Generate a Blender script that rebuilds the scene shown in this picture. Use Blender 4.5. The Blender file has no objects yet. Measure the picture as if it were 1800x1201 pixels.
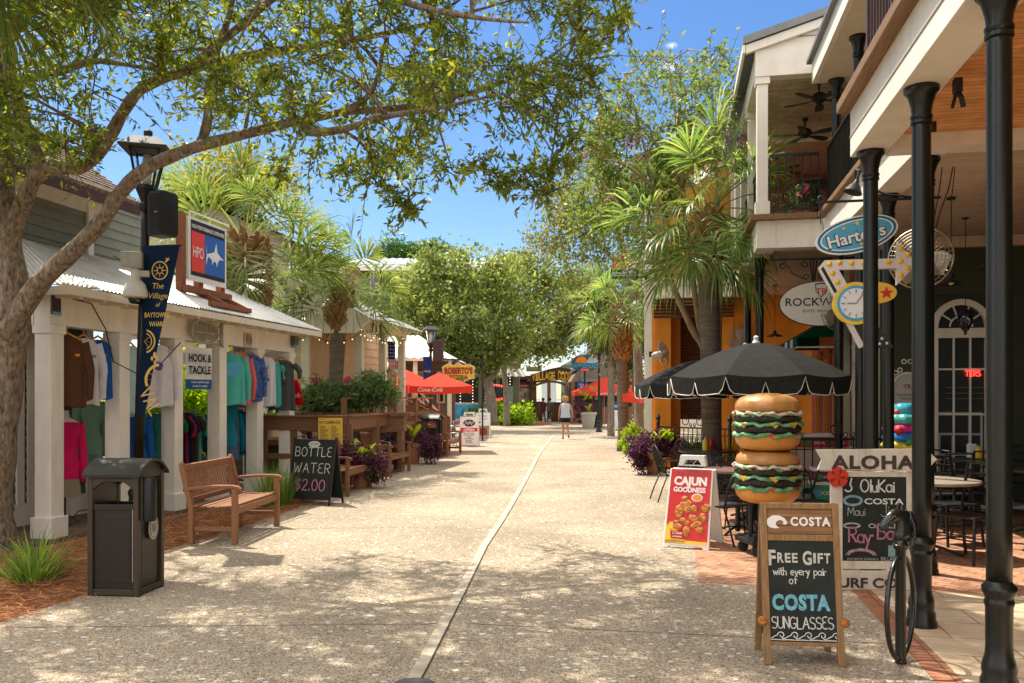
import bpy,bmesh,math,random
import numpy as np
from mathutils import Vector,Matrix
# camera, sky, sun, exposure
SC=bpy.context.scene
COL=SC.collection
R=math.radians
F,CX,CY,HC=1500.0,900.0,698.0,1.65
cam_d=bpy.data.cameras.new('camera')
cam=bpy.data.objects.new('camera',cam_d)
COL.objects.link(cam)
cam.location=(0,0,HC)
cam.rotation_euler=(R(90),0,0)
cam_d.sensor_width=36.0
cam_d.lens=36.0*F/1800.0
cam_d.shift_y=(CY-600.5)/1800.0
cam_d.clip_end=3000
cam_d.clip_start=0.1
SC.camera=cam
SUN_EL,SUN_AZ=R(60),math.atan2(-0.70,0.71)
sun_dir=Vector((math.sin(SUN_AZ)*math.cos(SUN_EL),math.cos(SUN_AZ)*math.cos(SUN_EL),math.sin(SUN_EL)))
world=bpy.data.worlds.new('World')
SC.world=world
world.use_nodes=True
wn,wl=world.node_tree.nodes,world.node_tree.links
wn.clear()
w_out=wn.new('ShaderNodeOutputWorld')
w_bg=wn.new('ShaderNodeBackground')
w_sky=wn.new('ShaderNodeTexSky')
w_sky.sky_type='NISHITA'
w_sky.sun_disc=False
w_sky.sun_elevation=SUN_EL
w_sky.sun_rotation=SUN_AZ
w_sky.air_density=1.0
w_sky.dust_density=0.4
w_sky.ozone_density=2.5
w_bg.inputs['Strength'].default_value=0.15
w_tc=wn.new('ShaderNodeTexCoord')
w_noise=wn.new('ShaderNodeTexNoise');w_noise.inputs['Scale'].default_value=60;w_noise.inputs['Detail'].default_value=8
wl.new(w_tc.outputs['Generated'],w_noise.inputs['Vector'])
last=None
for px,py,rad in((1397,68,0.030),(1176,117,0.022),(1180,80,0.012)):
 dv=Vector(((px-CX)/F,1.0,(CY-py)/F)).normalized()
 sub=wn.new('ShaderNodeVectorMath');sub.operation='SUBTRACT';sub.inputs[1].default_value=dv
 wl.new(w_tc.outputs['Generated'],sub.inputs[0])
 scl=wn.new('ShaderNodeVectorMath');scl.operation='MULTIPLY';scl.inputs[1].default_value=(1/rad,1/rad,2.3/rad)
 wl.new(sub.outputs[0],scl.inputs[0])
 ln=wn.new('ShaderNodeVectorMath');ln.operation='LENGTH'
 wl.new(scl.outputs[0],ln.inputs[0])
 m1=wn.new('ShaderNodeMath');m1.operation='SUBTRACT';m1.use_clamp=True;m1.inputs[0].default_value=1.0
 wl.new(ln.outputs['Value'],m1.inputs[1])
 m2=wn.new('ShaderNodeMath');m2.operation='MULTIPLY'
 wl.new(m1.outputs[0],m2.inputs[0]);wl.new(w_noise.outputs['Fac'],m2.inputs[1])
 if last is None:
  last=m2
 else:
  ad=wn.new('ShaderNodeMath');ad.operation='ADD'
  wl.new(last.outputs[0],ad.inputs[0]);wl.new(m2.outputs[0],ad.inputs[1]);last=ad
w_ramp=wn.new('ShaderNodeMapRange');w_ramp.inputs['From Min'].default_value=0.16;w_ramp.inputs['From Max'].default_value=0.52
w_ramp.inputs['To Max'].default_value=0.75
wl.new(last.outputs[0],w_ramp.inputs['Value'])
w_mix=wn.new('ShaderNodeMix');w_mix.data_type='RGBA'
w_mix.inputs['B'].default_value=(5.2,5.4,5.6,1)
w_hs=wn.new('ShaderNodeHueSaturation');w_hs.inputs['Saturation'].default_value=1.25;w_hs.inputs['Value'].default_value=0.62;w_hs.inputs['Hue'].default_value=0.506
wl.new(w_sky.outputs[0],w_hs.inputs['Color'])
wl.new(w_ramp.outputs[0],w_mix.inputs['Factor']);wl.new(w_hs.outputs[0],w_mix.inputs['A'])
w_n2=wn.new('ShaderNodeTexNoise');w_n2.inputs['Scale'].default_value=3.2;w_n2.inputs['Detail'].default_value=7;w_n2.inputs['Roughness'].default_value=0.6  # bright clouds added overhead and behind the camera, out of view, to fill shade
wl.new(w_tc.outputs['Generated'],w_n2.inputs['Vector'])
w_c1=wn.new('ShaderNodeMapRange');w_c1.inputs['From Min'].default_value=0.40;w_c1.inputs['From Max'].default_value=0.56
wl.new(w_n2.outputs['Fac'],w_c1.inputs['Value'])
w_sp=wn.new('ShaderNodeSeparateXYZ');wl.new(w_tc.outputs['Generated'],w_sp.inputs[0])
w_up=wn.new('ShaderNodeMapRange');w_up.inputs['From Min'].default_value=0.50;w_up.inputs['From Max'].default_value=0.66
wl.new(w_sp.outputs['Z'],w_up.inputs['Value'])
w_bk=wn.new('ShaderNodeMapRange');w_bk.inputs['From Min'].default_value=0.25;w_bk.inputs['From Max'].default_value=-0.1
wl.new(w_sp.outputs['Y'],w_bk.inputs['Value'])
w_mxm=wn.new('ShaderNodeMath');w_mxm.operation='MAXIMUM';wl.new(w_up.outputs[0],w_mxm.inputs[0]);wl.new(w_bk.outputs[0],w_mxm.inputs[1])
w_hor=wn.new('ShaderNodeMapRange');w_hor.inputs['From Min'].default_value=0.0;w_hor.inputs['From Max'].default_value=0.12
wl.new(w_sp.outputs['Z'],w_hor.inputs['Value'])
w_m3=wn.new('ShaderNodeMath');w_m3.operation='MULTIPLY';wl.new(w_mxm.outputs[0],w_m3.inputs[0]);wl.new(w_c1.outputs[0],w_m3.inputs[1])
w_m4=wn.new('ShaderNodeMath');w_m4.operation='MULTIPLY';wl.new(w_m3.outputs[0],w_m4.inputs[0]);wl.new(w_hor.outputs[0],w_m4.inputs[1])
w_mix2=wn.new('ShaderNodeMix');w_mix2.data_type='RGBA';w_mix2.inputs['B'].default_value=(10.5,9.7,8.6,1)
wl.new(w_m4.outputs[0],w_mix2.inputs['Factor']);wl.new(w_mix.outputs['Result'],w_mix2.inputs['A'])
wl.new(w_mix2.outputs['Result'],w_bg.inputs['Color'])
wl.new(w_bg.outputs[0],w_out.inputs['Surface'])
sun_d=bpy.data.lights.new('sun','SUN')
sun_d.energy=3.9
sun_d.angle=R(0.5)
sun_d.color=(1.0,0.92,0.78)
sun_o=bpy.data.objects.new('sun',sun_d)
COL.objects.link(sun_o)
sun_o.rotation_euler=sun_dir.to_track_quat('Z','Y').to_euler()
SC.view_settings.view_transform='Standard'
SC.view_settings.look='None'
SC.view_settings.exposure=0.92
SC.view_settings.gamma=1
SC.cycles.max_bounces=10
SC.cycles.diffuse_bounces=5
SC.cycles.transparent_max_bounces=16
SC.cycles.caustics_reflective=False
SC.cycles.caustics_refractive=False
# placing
TH=math.atan2(287,1500)
def G(px,py):
 d=F*HC/(py-CY)
 return Vector(((px-CX)/F*d,d,0))
def A(px,py,d):
 return Vector(((px-CX)/F*d,d,HC-(py-CY)/F*d))
def ST(s,t,z=0):
 return Vector((s*math.sin(TH)+t*math.cos(TH),s*math.cos(TH)-t*math.sin(TH),z))
RZ=-TH
# mesh building
class MB:
 def __init__(s):
  s.v=[];s.f=[];s.m=[];s.mi=0
 def add(s,vs,fs,M=None):
  o=len(s.v)
  if M is not None:
   vs=[M@Vector(p)for p in vs]
  s.v.extend([tuple(p)for p in vs])
  s.f.extend([tuple(i+o for i in f)for f in fs])
  s.m.extend([s.mi]*len(fs))
  return s
 def box(s,c,d,M=None,rot=None):
  x,y,z=d[0]/2,d[1]/2,d[2]/2
  vs=[Vector((a*x,b*y,e*z))for e in(-1,1)for b in(-1,1)for a in(-1,1)]
  if rot is not None:
   vs=[rot@p for p in vs]
  vs=[p+Vector(c)for p in vs]
  fs=[(0,2,3,1),(4,5,7,6),(0,1,5,4),(2,6,7,3),(0,4,6,2),(1,3,7,5)]
  return s.add(vs,fs,M)
 def b2(s,a,b,M=None):
  return s.box([(a[i]+b[i])/2 for i in range(3)],[abs(b[i]-a[i])for i in range(3)],M)
 def bar(s,p,q,w,h,up=(0,0,1),M=None):
  p,q=Vector(p),Vector(q);d=q-p
  if d.length<1e-6:return s
  y=d.normalized();up=Vector(up)
  if abs(y.dot(up))>0.98:up=Vector((0,1,0))if abs(y.y)<0.9 else Vector((1,0,0))
  x=y.cross(up).normalized();z=x.cross(y)
  rot=Matrix((x,y,z)).transposed()
  return s.box((p+q)/2,(w,d.length,h),M,rot)
 def tube(s,path,r,n=8,M=None,cap=True,closed=False):
  P=[Vector(p)for p in path];k=len(P)
  rr=r if hasattr(r,'__len__')else[r]*k
  vs=[];fs=[]
  ref=None
  for i in range(k):
   if closed:t=P[(i+1)%k]-P[(i-1)%k]
   else:t=P[min(i+1,k-1)]-P[max(i-1,0)]
   t=t.normalized()if t.length>1e-9 else Vector((0,0,1))
   if ref is None:
    ref=Vector((0,0,1))if abs(t.z)<0.9 else Vector((1,0,0))
   x=ref-t*ref.dot(t)
   if x.length<1e-6:x=t.orthogonal()
   x.normalize();ref=x;y=t.cross(x)
   for j in range(n):
    a=2*math.pi*j/n
    vs.append(P[i]+(x*math.cos(a)+y*math.sin(a))*rr[i])
  m=k if closed else k-1
  for i in range(m):
   i2=(i+1)%k
   for j in range(n):
    j2=(j+1)%n
    fs.append((i*n+j,i*n+j2,i2*n+j2,i2*n+j))
  if cap and not closed:
   fs.append(tuple(range(n-1,-1,-1)));fs.append(tuple((k-1)*n+j for j in range(n)))
  return s.add(vs,fs,M)
 def lathe(s,prof,n=16,c=(0,0,0),M=None,sx=1,sy=1,wob=None):
  vs=[];fs=[]
  for(r,z)in prof:
   for j in range(n):
    a=2*math.pi*j/n
    k=1 if wob is None else wob(a,z)
    vs.append((c[0]+r*k*sx*math.cos(a),c[1]+r*k*sy*math.sin(a),c[2]+z))
  for i in range(len(prof)-1):
   for j in range(n):
    j2=(j+1)%n
    fs.append((i*n+j,i*n+j2,(i+1)*n+j2,(i+1)*n+j))
  if prof[0][0]>1e-4:fs.append(tuple(range(n-1,-1,-1)))
  if prof[-1][0]>1e-4:fs.append(tuple((len(prof)-1)*n+j for j in range(n)))
  return s.add(vs,fs,M)
 def prism(s,poly,d0,d1,M=None):
  """polygon in local XZ, extruded along Y from d0 to d1 (front face = d0, towards -Y)"""
  n=len(poly)
  vs=[(x,d0,z)for x,z in poly]+[(x,d1,z)for x,z in poly]
  fs=[tuple(range(n)),tuple(range(2*n-1,n-1,-1))]
  for i in range(n):
   j=(i+1)%n
   fs.append((i,i+n,j+n,j))
  return s.add(vs,fs,M)
 def slab(s,poly,z0,z1,M=None):
  n=len(poly)
  vs=[(x,y,z1)for x,y in poly]+[(x,y,z0)for x,y in poly]
  fs=[tuple(range(n)),tuple(range(2*n-1,n-1,-1))]
  for i in range(n):
   j=(i+1)%n
   fs.append((i,i+n,j+n,j))
  return s.add(vs,fs,M)
 def loft(s,rings,M=None,cap=True,closed=True):
  n=len(rings[0]);vs=[p for r in rings for p in r];fs=[]
  for i in range(len(rings)-1):
   for j in range(n if closed else n-1):
    j2=(j+1)%n
    fs.append((i*n+j,i*n+j2,(i+1)*n+j2,(i+1)*n+j))
  if cap and closed:
   fs.append(tuple(range(n-1,-1,-1)));fs.append(tuple((len(rings)-1)*n+j for j in range(n)))
  return s.add(vs,fs,M)
 def ball(s,c,r,n=12,sx=1,sy=1,sz=1,M=None):
  k=max(6,n//2)
  prof=[(max(1e-5,r*math.sin(math.pi*i/k)),-r*sz*math.cos(math.pi*i/k))for i in range(k+1)]
  return s.lathe(prof,n,c,M,sx,sy)
 def text(s,txt,size,M,bold=0.0,depth=0.002,shear=0.0,align='CENTER',width=None,font=None,spacing=1.0):
  vs,fs=text_mesh(txt,bold,shear,align,spacing)
  if not vs:return s
  k=size
  kx=k
  if width:
   xs=[p[0]for p in vs];w=max(xs)-min(xs);kx=width/w
  return s.add([(p[0]*kx,-(p[2]*depth),p[1]*k)for p in vs],fs,M)
 def build(s,name,mat,parent=None,smooth=False,bevel=0.0,loc=None,rotz=0,auto=None,seg=2):
  me=bpy.data.meshes.new(name)
  me.from_pydata(s.v,[],s.f)
  me.validate(clean_customdata=False)
  if isinstance(mat,(list,tuple)):
   for m in mat:me.materials.append(m)
   if len(me.polygons)==len(s.m):
    me.polygons.foreach_set('material_index',s.m)
  else:
   me.materials.append(mat)
  if s.f:
   bm=bmesh.new();bm.from_mesh(me);bmesh.ops.recalc_face_normals(bm,faces=bm.faces);bm.to_mesh(me);bm.free()
  o=bpy.data.objects.new(name,me)
  COL.objects.link(o)
  if parent is not None:o.parent=parent
  if loc is not None:o.location=loc
  if rotz:o.rotation_euler=(0,0,rotz)
  if smooth:
   me.polygons.foreach_set('use_smooth',[True]*len(me.polygons))
   if auto is not None:
    try:me.set_sharp_from_angle(angle=R(auto))
    except Exception:pass
  if bevel>0:
   b=o.modifiers.new('bevel','BEVEL');b.width=bevel;b.segments=seg;b.limit_method='ANGLE';b.angle_limit=R(40)
   b.harden_normals=False
  me.update()
  return o
_tx={}
def text_mesh(txt,bold,shear,align,spacing=1.0):
 key=(txt,bold,shear,align,spacing)
 if key in _tx:return _tx[key]
 cu=bpy.data.curves.new('lettering','FONT')
 cu.body=txt;cu.size=1.0;cu.align_x=align;cu.align_y='BOTTOM_BASELINE'
 cu.offset=bold;cu.shear=shear;cu.extrude=0.5;cu.resolution_u=3;cu.space_character=spacing
 o=bpy.data.objects.new('lettering',cu)
 COL.objects.link(o)
 me=bpy.data.meshes.new_from_object(o)
 vs=[(p.co.x,p.co.y,p.co.z+0.5)for p in me.vertices]
 fs=[tuple(p.vertices)for p in me.polygons]
 bpy.data.objects.remove(o);bpy.data.curves.remove(cu);bpy.data.meshes.remove(me)
 _tx[key]=(vs,fs)
 return _tx[key]
def fast_mesh(name,V,Fq,mat,parent=None,smooth=False):
 """V (n,3) array, Fq (m,k) array of face indices"""
 me=bpy.data.meshes.new(name)
 V=np.asarray(V,dtype=np.float32);Fq=np.asarray(Fq,dtype=np.int32)
 k=Fq.shape[1]
 me.vertices.add(len(V));me.vertices.foreach_set('co',V.ravel())
 me.loops.add(Fq.size);me.loops.foreach_set('vertex_index',Fq.ravel())
 me.polygons.add(len(Fq));me.polygons.foreach_set('loop_start',np.arange(0,Fq.size,k,dtype=np.int32))
 me.polygons.foreach_set('loop_total',np.full(len(Fq),k,dtype=np.int32))
 if smooth:me.polygons.foreach_set('use_smooth',np.ones(len(Fq),dtype=bool))
 me.update(calc_edges=True);me.validate()
 me.materials.append(mat)
 o=bpy.data.objects.new(name,me)
 COL.objects.link(o)
 if parent is not None:o.parent=parent
 return o
# things
def thing(name,label,cat,loc=(0,0,0),rotz=0,group=None,scale=None):
 o=bpy.data.objects.new(name,None)
 COL.objects.link(o)
 o.empty_display_size=0.2
 o.location=loc;o.rotation_euler=(0,0,rotz)
 if scale:o.scale=scale
 o['label']=label;o['category']=cat
 if group:o['group']=group
 return o
def tag(o,label,cat,group=None):
 o['label']=label;o['category']=cat
 if group:o['group']=group
 return o
def kind(o,k='structure'):
 o['kind']=k
 return o
def dup(root,loc,rotz=0,label=None,group=None,scale=None):
 def rec(o,par):
  c=o.copy();COL.objects.link(c)
  if par is not None:c.parent=par
  for ch in o.children:rec(ch,c)
  return c
 r=rec(root,None)
 r.location=loc;r.rotation_euler=(0,0,rotz)
 if scale:r.scale=scale
 if label:r['label']=label
 if group:r['group']=group
 return r
# materials
_M={}
def _base(name):
 m=bpy.data.materials.new(name);m.use_nodes=True
 nt=m.node_tree
 return m,nt.nodes,nt.links,nt.nodes['Principled BSDF']
def lin(r,g,b):
 f=lambda c:(c/255/12.92)if c/255<=0.04045 else((c/255+0.055)/1.055)**2.4
 return(f(r),f(g),f(b))
def mat(name,col,rough=0.6,var=0.12,scale=9,bump=0.0,bscale=60,metal=0,spec=0.4,stretch=None,coat=0,emit=0,dirt=0.0,dcol=(0.08,0.06,0.045)):
 if name in _M:return _M[name]
 m,n,l,p=_base(name)
 p.inputs['Roughness'].default_value=rough;p.inputs['Metallic'].default_value=metal
 p.inputs['Specular IOR Level'].default_value=spec
 if coat:p.inputs['Coat Weight'].default_value=coat;p.inputs['Coat Roughness'].default_value=0.15
 tc=n.new('ShaderNodeTexCoord');mp=n.new('ShaderNodeMapping')
 l.new(tc.outputs['Object'],mp.inputs['Vector'])
 if stretch:mp.inputs['Scale'].default_value=stretch
 nz=n.new('ShaderNodeTexNoise');nz.inputs['Scale'].default_value=scale;nz.inputs['Detail'].default_value=5;nz.inputs['Roughness'].default_value=0.65
 l.new(mp.outputs[0],nz.inputs['Vector'])
 cr=n.new('ShaderNodeValToRGB')
 cr.color_ramp.elements[0].position=0.3;cr.color_ramp.elements[1].position=0.7
 cr.color_ramp.elements[0].color=(*[max(0,c*(1-var))for c in col],1)
 cr.color_ramp.elements[1].color=(*[min(1,c*(1+var))for c in col],1)
 l.new(nz.outputs['Fac'],cr.inputs['Fac'])
 src=cr.outputs['Color']
 if dirt>0:
  n2=n.new('ShaderNodeTexNoise');n2.inputs['Scale'].default_value=scale*0.35;n2.inputs['Detail'].default_value=8;n2.inputs['Roughness'].default_value=0.7
  mp2=n.new('ShaderNodeMapping');mp2.inputs['Scale'].default_value=(3,3,0.6);l.new(tc.outputs['Object'],mp2.inputs['Vector'])
  l.new(mp2.outputs[0],n2.inputs['Vector'])
  mr=n.new('ShaderNodeMapRange');mr.inputs['From Min'].default_value=0.5;mr.inputs['From Max'].default_value=0.8;mr.inputs['To Max'].default_value=dirt
  l.new(n2.outputs['Fac'],mr.inputs['Value'])
  mx=n.new('ShaderNodeMix');mx.data_type='RGBA';mx.inputs['B'].default_value=(*dcol,1)
  l.new(mr.outputs[0],mx.inputs['Factor']);l.new(src,mx.inputs['A']);src=mx.outputs['Result']
 l.new(src,p.inputs['Base Color'])
 if emit:
  l.new(src,p.inputs['Emission Color']);p.inputs['Emission Strength'].default_value=emit
 if bump>0:
  nb=n.new('ShaderNodeTexNoise');nb.inputs['Scale'].default_value=bscale;nb.inputs['Detail'].default_value=4
  l.new(mp.outputs[0],nb.inputs['Vector'])
  b=n.new('ShaderNodeBump');b.inputs['Strength'].default_value=bump;b.inputs['Distance'].default_value=0.02
  l.new(nb.outputs['Fac'],b.inputs['Height']);l.new(b.outputs[0],p.inputs['Normal'])
 _M[name]=m
 return m
def leafmat(name,c0,c1,c2,trans=0.45,rough=0.45):
 if name in _M:return _M[name]
 m,n,l,p=_base(name)
 g=n.new('ShaderNodeNewGeometry')
 cr=n.new('ShaderNodeValToRGB')
 e=cr.color_ramp.elements
 e[0].position=0.0;e[0].color=(*c0,1);e[1].position=1.0;e[1].color=(*c2,1)
 k=e.new(0.5);k.color=(*c1,1)
 l.new(g.outputs['Random Per Island'],cr.inputs['Fac'])
 l.new(cr.outputs['Color'],p.inputs['Base Color'])
 p.inputs['Roughness'].default_value=rough;p.inputs['Specular IOR Level'].default_value=0.35
 t=n.new('ShaderNodeBsdfTranslucent')
 hs=n.new('ShaderNodeHueSaturation');hs.inputs['Hue'].default_value=0.475;hs.inputs['Saturation'].default_value=1.1;hs.inputs['Value'].default_value=2.6
 l.new(cr.outputs['Color'],hs.inputs['Color']);l.new(hs.outputs[0],t.inputs['Color'])
 mx=n.new('ShaderNodeMixShader');mx.inputs['Fac'].default_value=trans
 l.new(p.outputs[0],mx.inputs[1]);l.new(t.outputs[0],mx.inputs[2])
 l.new(mx.outputs[0],n['Material Output'].inputs['Surface'])
 _M[name]=m
 return m
def cloth(name,col,var=0.1,trans=0.15,scale=14):
 if name in _M:return _M[name]
 m=mat(name,col,0.85,var,scale,0.1,90,spec=0.15)
 n,l=m.node_tree.nodes,m.node_tree.links
 p=n['Principled BSDF']
 t=n.new('ShaderNodeBsdfTranslucent');t.inputs['Color'].default_value=(*col,1)
 mx=n.new('ShaderNodeMixShader');mx.inputs['Fac'].default_value=trans
 l.new(p.outputs[0],mx.inputs[1]);l.new(t.outputs[0],mx.inputs[2])
 l.new(mx.outputs[0],n['Material Output'].inputs['Surface'])
 return m
def bricks(name,c1,c2,mortar,scale=1.0,bw=0.21,bh=0.07,ms=0.006,rot=0,rough=0.8,offset=0.5,vert=False,bump=0.5,var=0.25,squash=1.0):
 """brick or plank pattern in metres"""
 if name in _M:return _M[name]
 m,n,l,p=_base(name)
 tc=n.new('ShaderNodeTexCoord');mp=n.new('ShaderNodeMapping')
 mp.inputs['Rotation'].default_value=(R(90)if vert else 0,0,rot)
 l.new(tc.outputs['Object'],mp.inputs['Vector'])
 b=n.new('ShaderNodeTexBrick');b.inputs['Scale'].default_value=scale
 b.inputs['Brick Width'].default_value=bw;b.inputs['Row Height'].default_value=bh;b.inputs['Mortar Size'].default_value=ms
 b.inputs['Mortar Smooth'].default_value=0.3;b.offset=offset;b.squash=squash
 b.inputs['Color1'].default_value=(*c1,1);b.inputs['Color2'].default_value=(*c2,1);b.inputs['Mortar'].default_value=(*mortar,1)
 l.new(mp.outputs[0],b.inputs['Vector'])
 nz=n.new('ShaderNodeTexNoise');nz.inputs['Scale'].default_value=5;nz.inputs['Detail'].default_value=7;nz.inputs['Roughness'].default_value=0.7
 l.new(mp.outputs[0],nz.inputs['Vector'])
 mr=n.new('ShaderNodeMapRange');mr.inputs['From Min'].default_value=0.3;mr.inputs['From Max'].default_value=0.7
 mr.inputs['To Min'].default_value=1-var;mr.inputs['To Max'].default_value=1+var
 l.new(nz.outputs['Fac'],mr.inputs['Value'])
 mx=n.new('ShaderNodeVectorMath');mx.operation='SCALE'
 l.new(b.outputs['Color'],mx.inputs[0]);l.new(mr.outputs[0],mx.inputs['Scale'])
 l.new(mx.outputs[0],p.inputs['Base Color'])
 p.inputs['Roughness'].default_value=rough;p.inputs['Specular IOR Level'].default_value=0.3
 bp=n.new('ShaderNodeBump');bp.inputs['Strength'].default_value=bump;bp.inputs['Distance'].default_value=0.01;bp.invert=True
 l.new(b.outputs['Fac'],bp.inputs['Height']);l.new(bp.outputs[0],p.inputs['Normal'])
 _M[name]=m
 return m
def wood(name,col,var=0.35,axis='x',rough=0.6,scale=3.0,bump=0.15):
 st={'x':(1.2,22,22),'y':(22,1.2,22),'z':(22,22,1.2)}[axis]
 return mat(name,col,rough,var,scale,bump,scale*2,stretch=st)
def glass(name,tint=(0.02,0.025,0.03),rough=0.05):
 if name in _M:return _M[name]
 m,n,l,p=_base(name)
 p.inputs['Base Color'].default_value=(*tint,1);p.inputs['Roughness'].default_value=rough
 p.inputs['Specular IOR Level'].default_value=0.8
 _M[name]=m
 return m
def clear_glass(name):
 if name in _M:return _M[name]
 m,n,l,p=_base(name)
 g=n.new('ShaderNodeBsdfGlossy');g.inputs['Roughness'].default_value=0.05
 t=n.new('ShaderNodeBsdfTransparent');t.inputs['Color'].default_value=(0.9,0.92,0.92,1)
 f=n.new('ShaderNodeFresnel');f.inputs['IOR'].default_value=1.45
 mx=n.new('ShaderNodeMixShader')
 l.new(f.outputs[0],mx.inputs['Fac']);l.new(t.outputs[0],mx.inputs[1]);l.new(g.outputs[0],mx.inputs[2])
 l.new(mx.outputs[0],n['Material Output'].inputs['Surface'])
 _M[name]=m
 return m
WHITE=mat('white paint',(0.80,0.755,0.67),0.5,0.05,4,0.05,40,dirt=0.35,dcol=(0.36,0.33,0.28))
CREAM=mat('cream paint',(0.70,0.63,0.51),0.5,0.06,4,0.05,40,dirt=0.3,dcol=(0.3,0.26,0.2))
BLACK=mat('black painted iron',(0.010,0.011,0.010),0.3,0.3,12,0.05,60,spec=0.4,dirt=0.1,dcol=(0.04,0.033,0.025))
BLACKM=mat('matt black metal',(0.014,0.014,0.015),0.55,0.3,12,0.05,60)
STEEL=mat('galvanised steel',(0.5,0.5,0.5),0.35,0.15,12,metal=0.9)
CHROME=mat('fan wire',(0.42,0.34,0.23),0.45,0.1,12,metal=0.5)
SILVER=mat('silver paint',(0.36,0.33,0.29),0.45,0.1)
GOLD=mat('gold print',(0.72,0.5,0.12),0.55,0.06)
PW=mat('white print',(0.8,0.8,0.78),0.6,0.04)
PK=mat('black print',(0.015,0.015,0.018),0.6,0.1)
RED=mat('red print',(0.62,0.03,0.03),0.5,0.08)
BLUE=mat('blue print',(0.02,0.1,0.42),0.5,0.08)
YEL=mat('yellow print',(0.85,0.55,0.05),0.5,0.08)
ORNG=mat('orange print',(0.8,0.26,0.03),0.5,0.08)
GRN=mat('green print',(0.05,0.25,0.06),0.5,0.08)
SKYB=mat('sky blue print',(0.08,0.38,0.6),0.5,0.08)
TEAK=wood('teak',(0.25,0.11,0.05),0.35,'y')
TEAKX=wood('teak across',(0.34,0.17,0.085),0.3,'x')
DECK=wood('brown stained timber',(0.19,0.085,0.042),0.35,'x')
PLATE=mat('dark bronze powder coat',(0.016,0.015,0.012),0.38,0.25,30,0.1,120)
SIGNW=mat('white sign plastic',(0.8,0.8,0.77),0.4,0.04,5,dirt=0.15,dcol=(0.4,0.38,0.33))
CHALK=mat('chalkboard',(0.012,0.017,0.015),0.7,0.5,6,0.03,40,dirt=0.12,dcol=(0.12,0.13,0.12))
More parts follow.
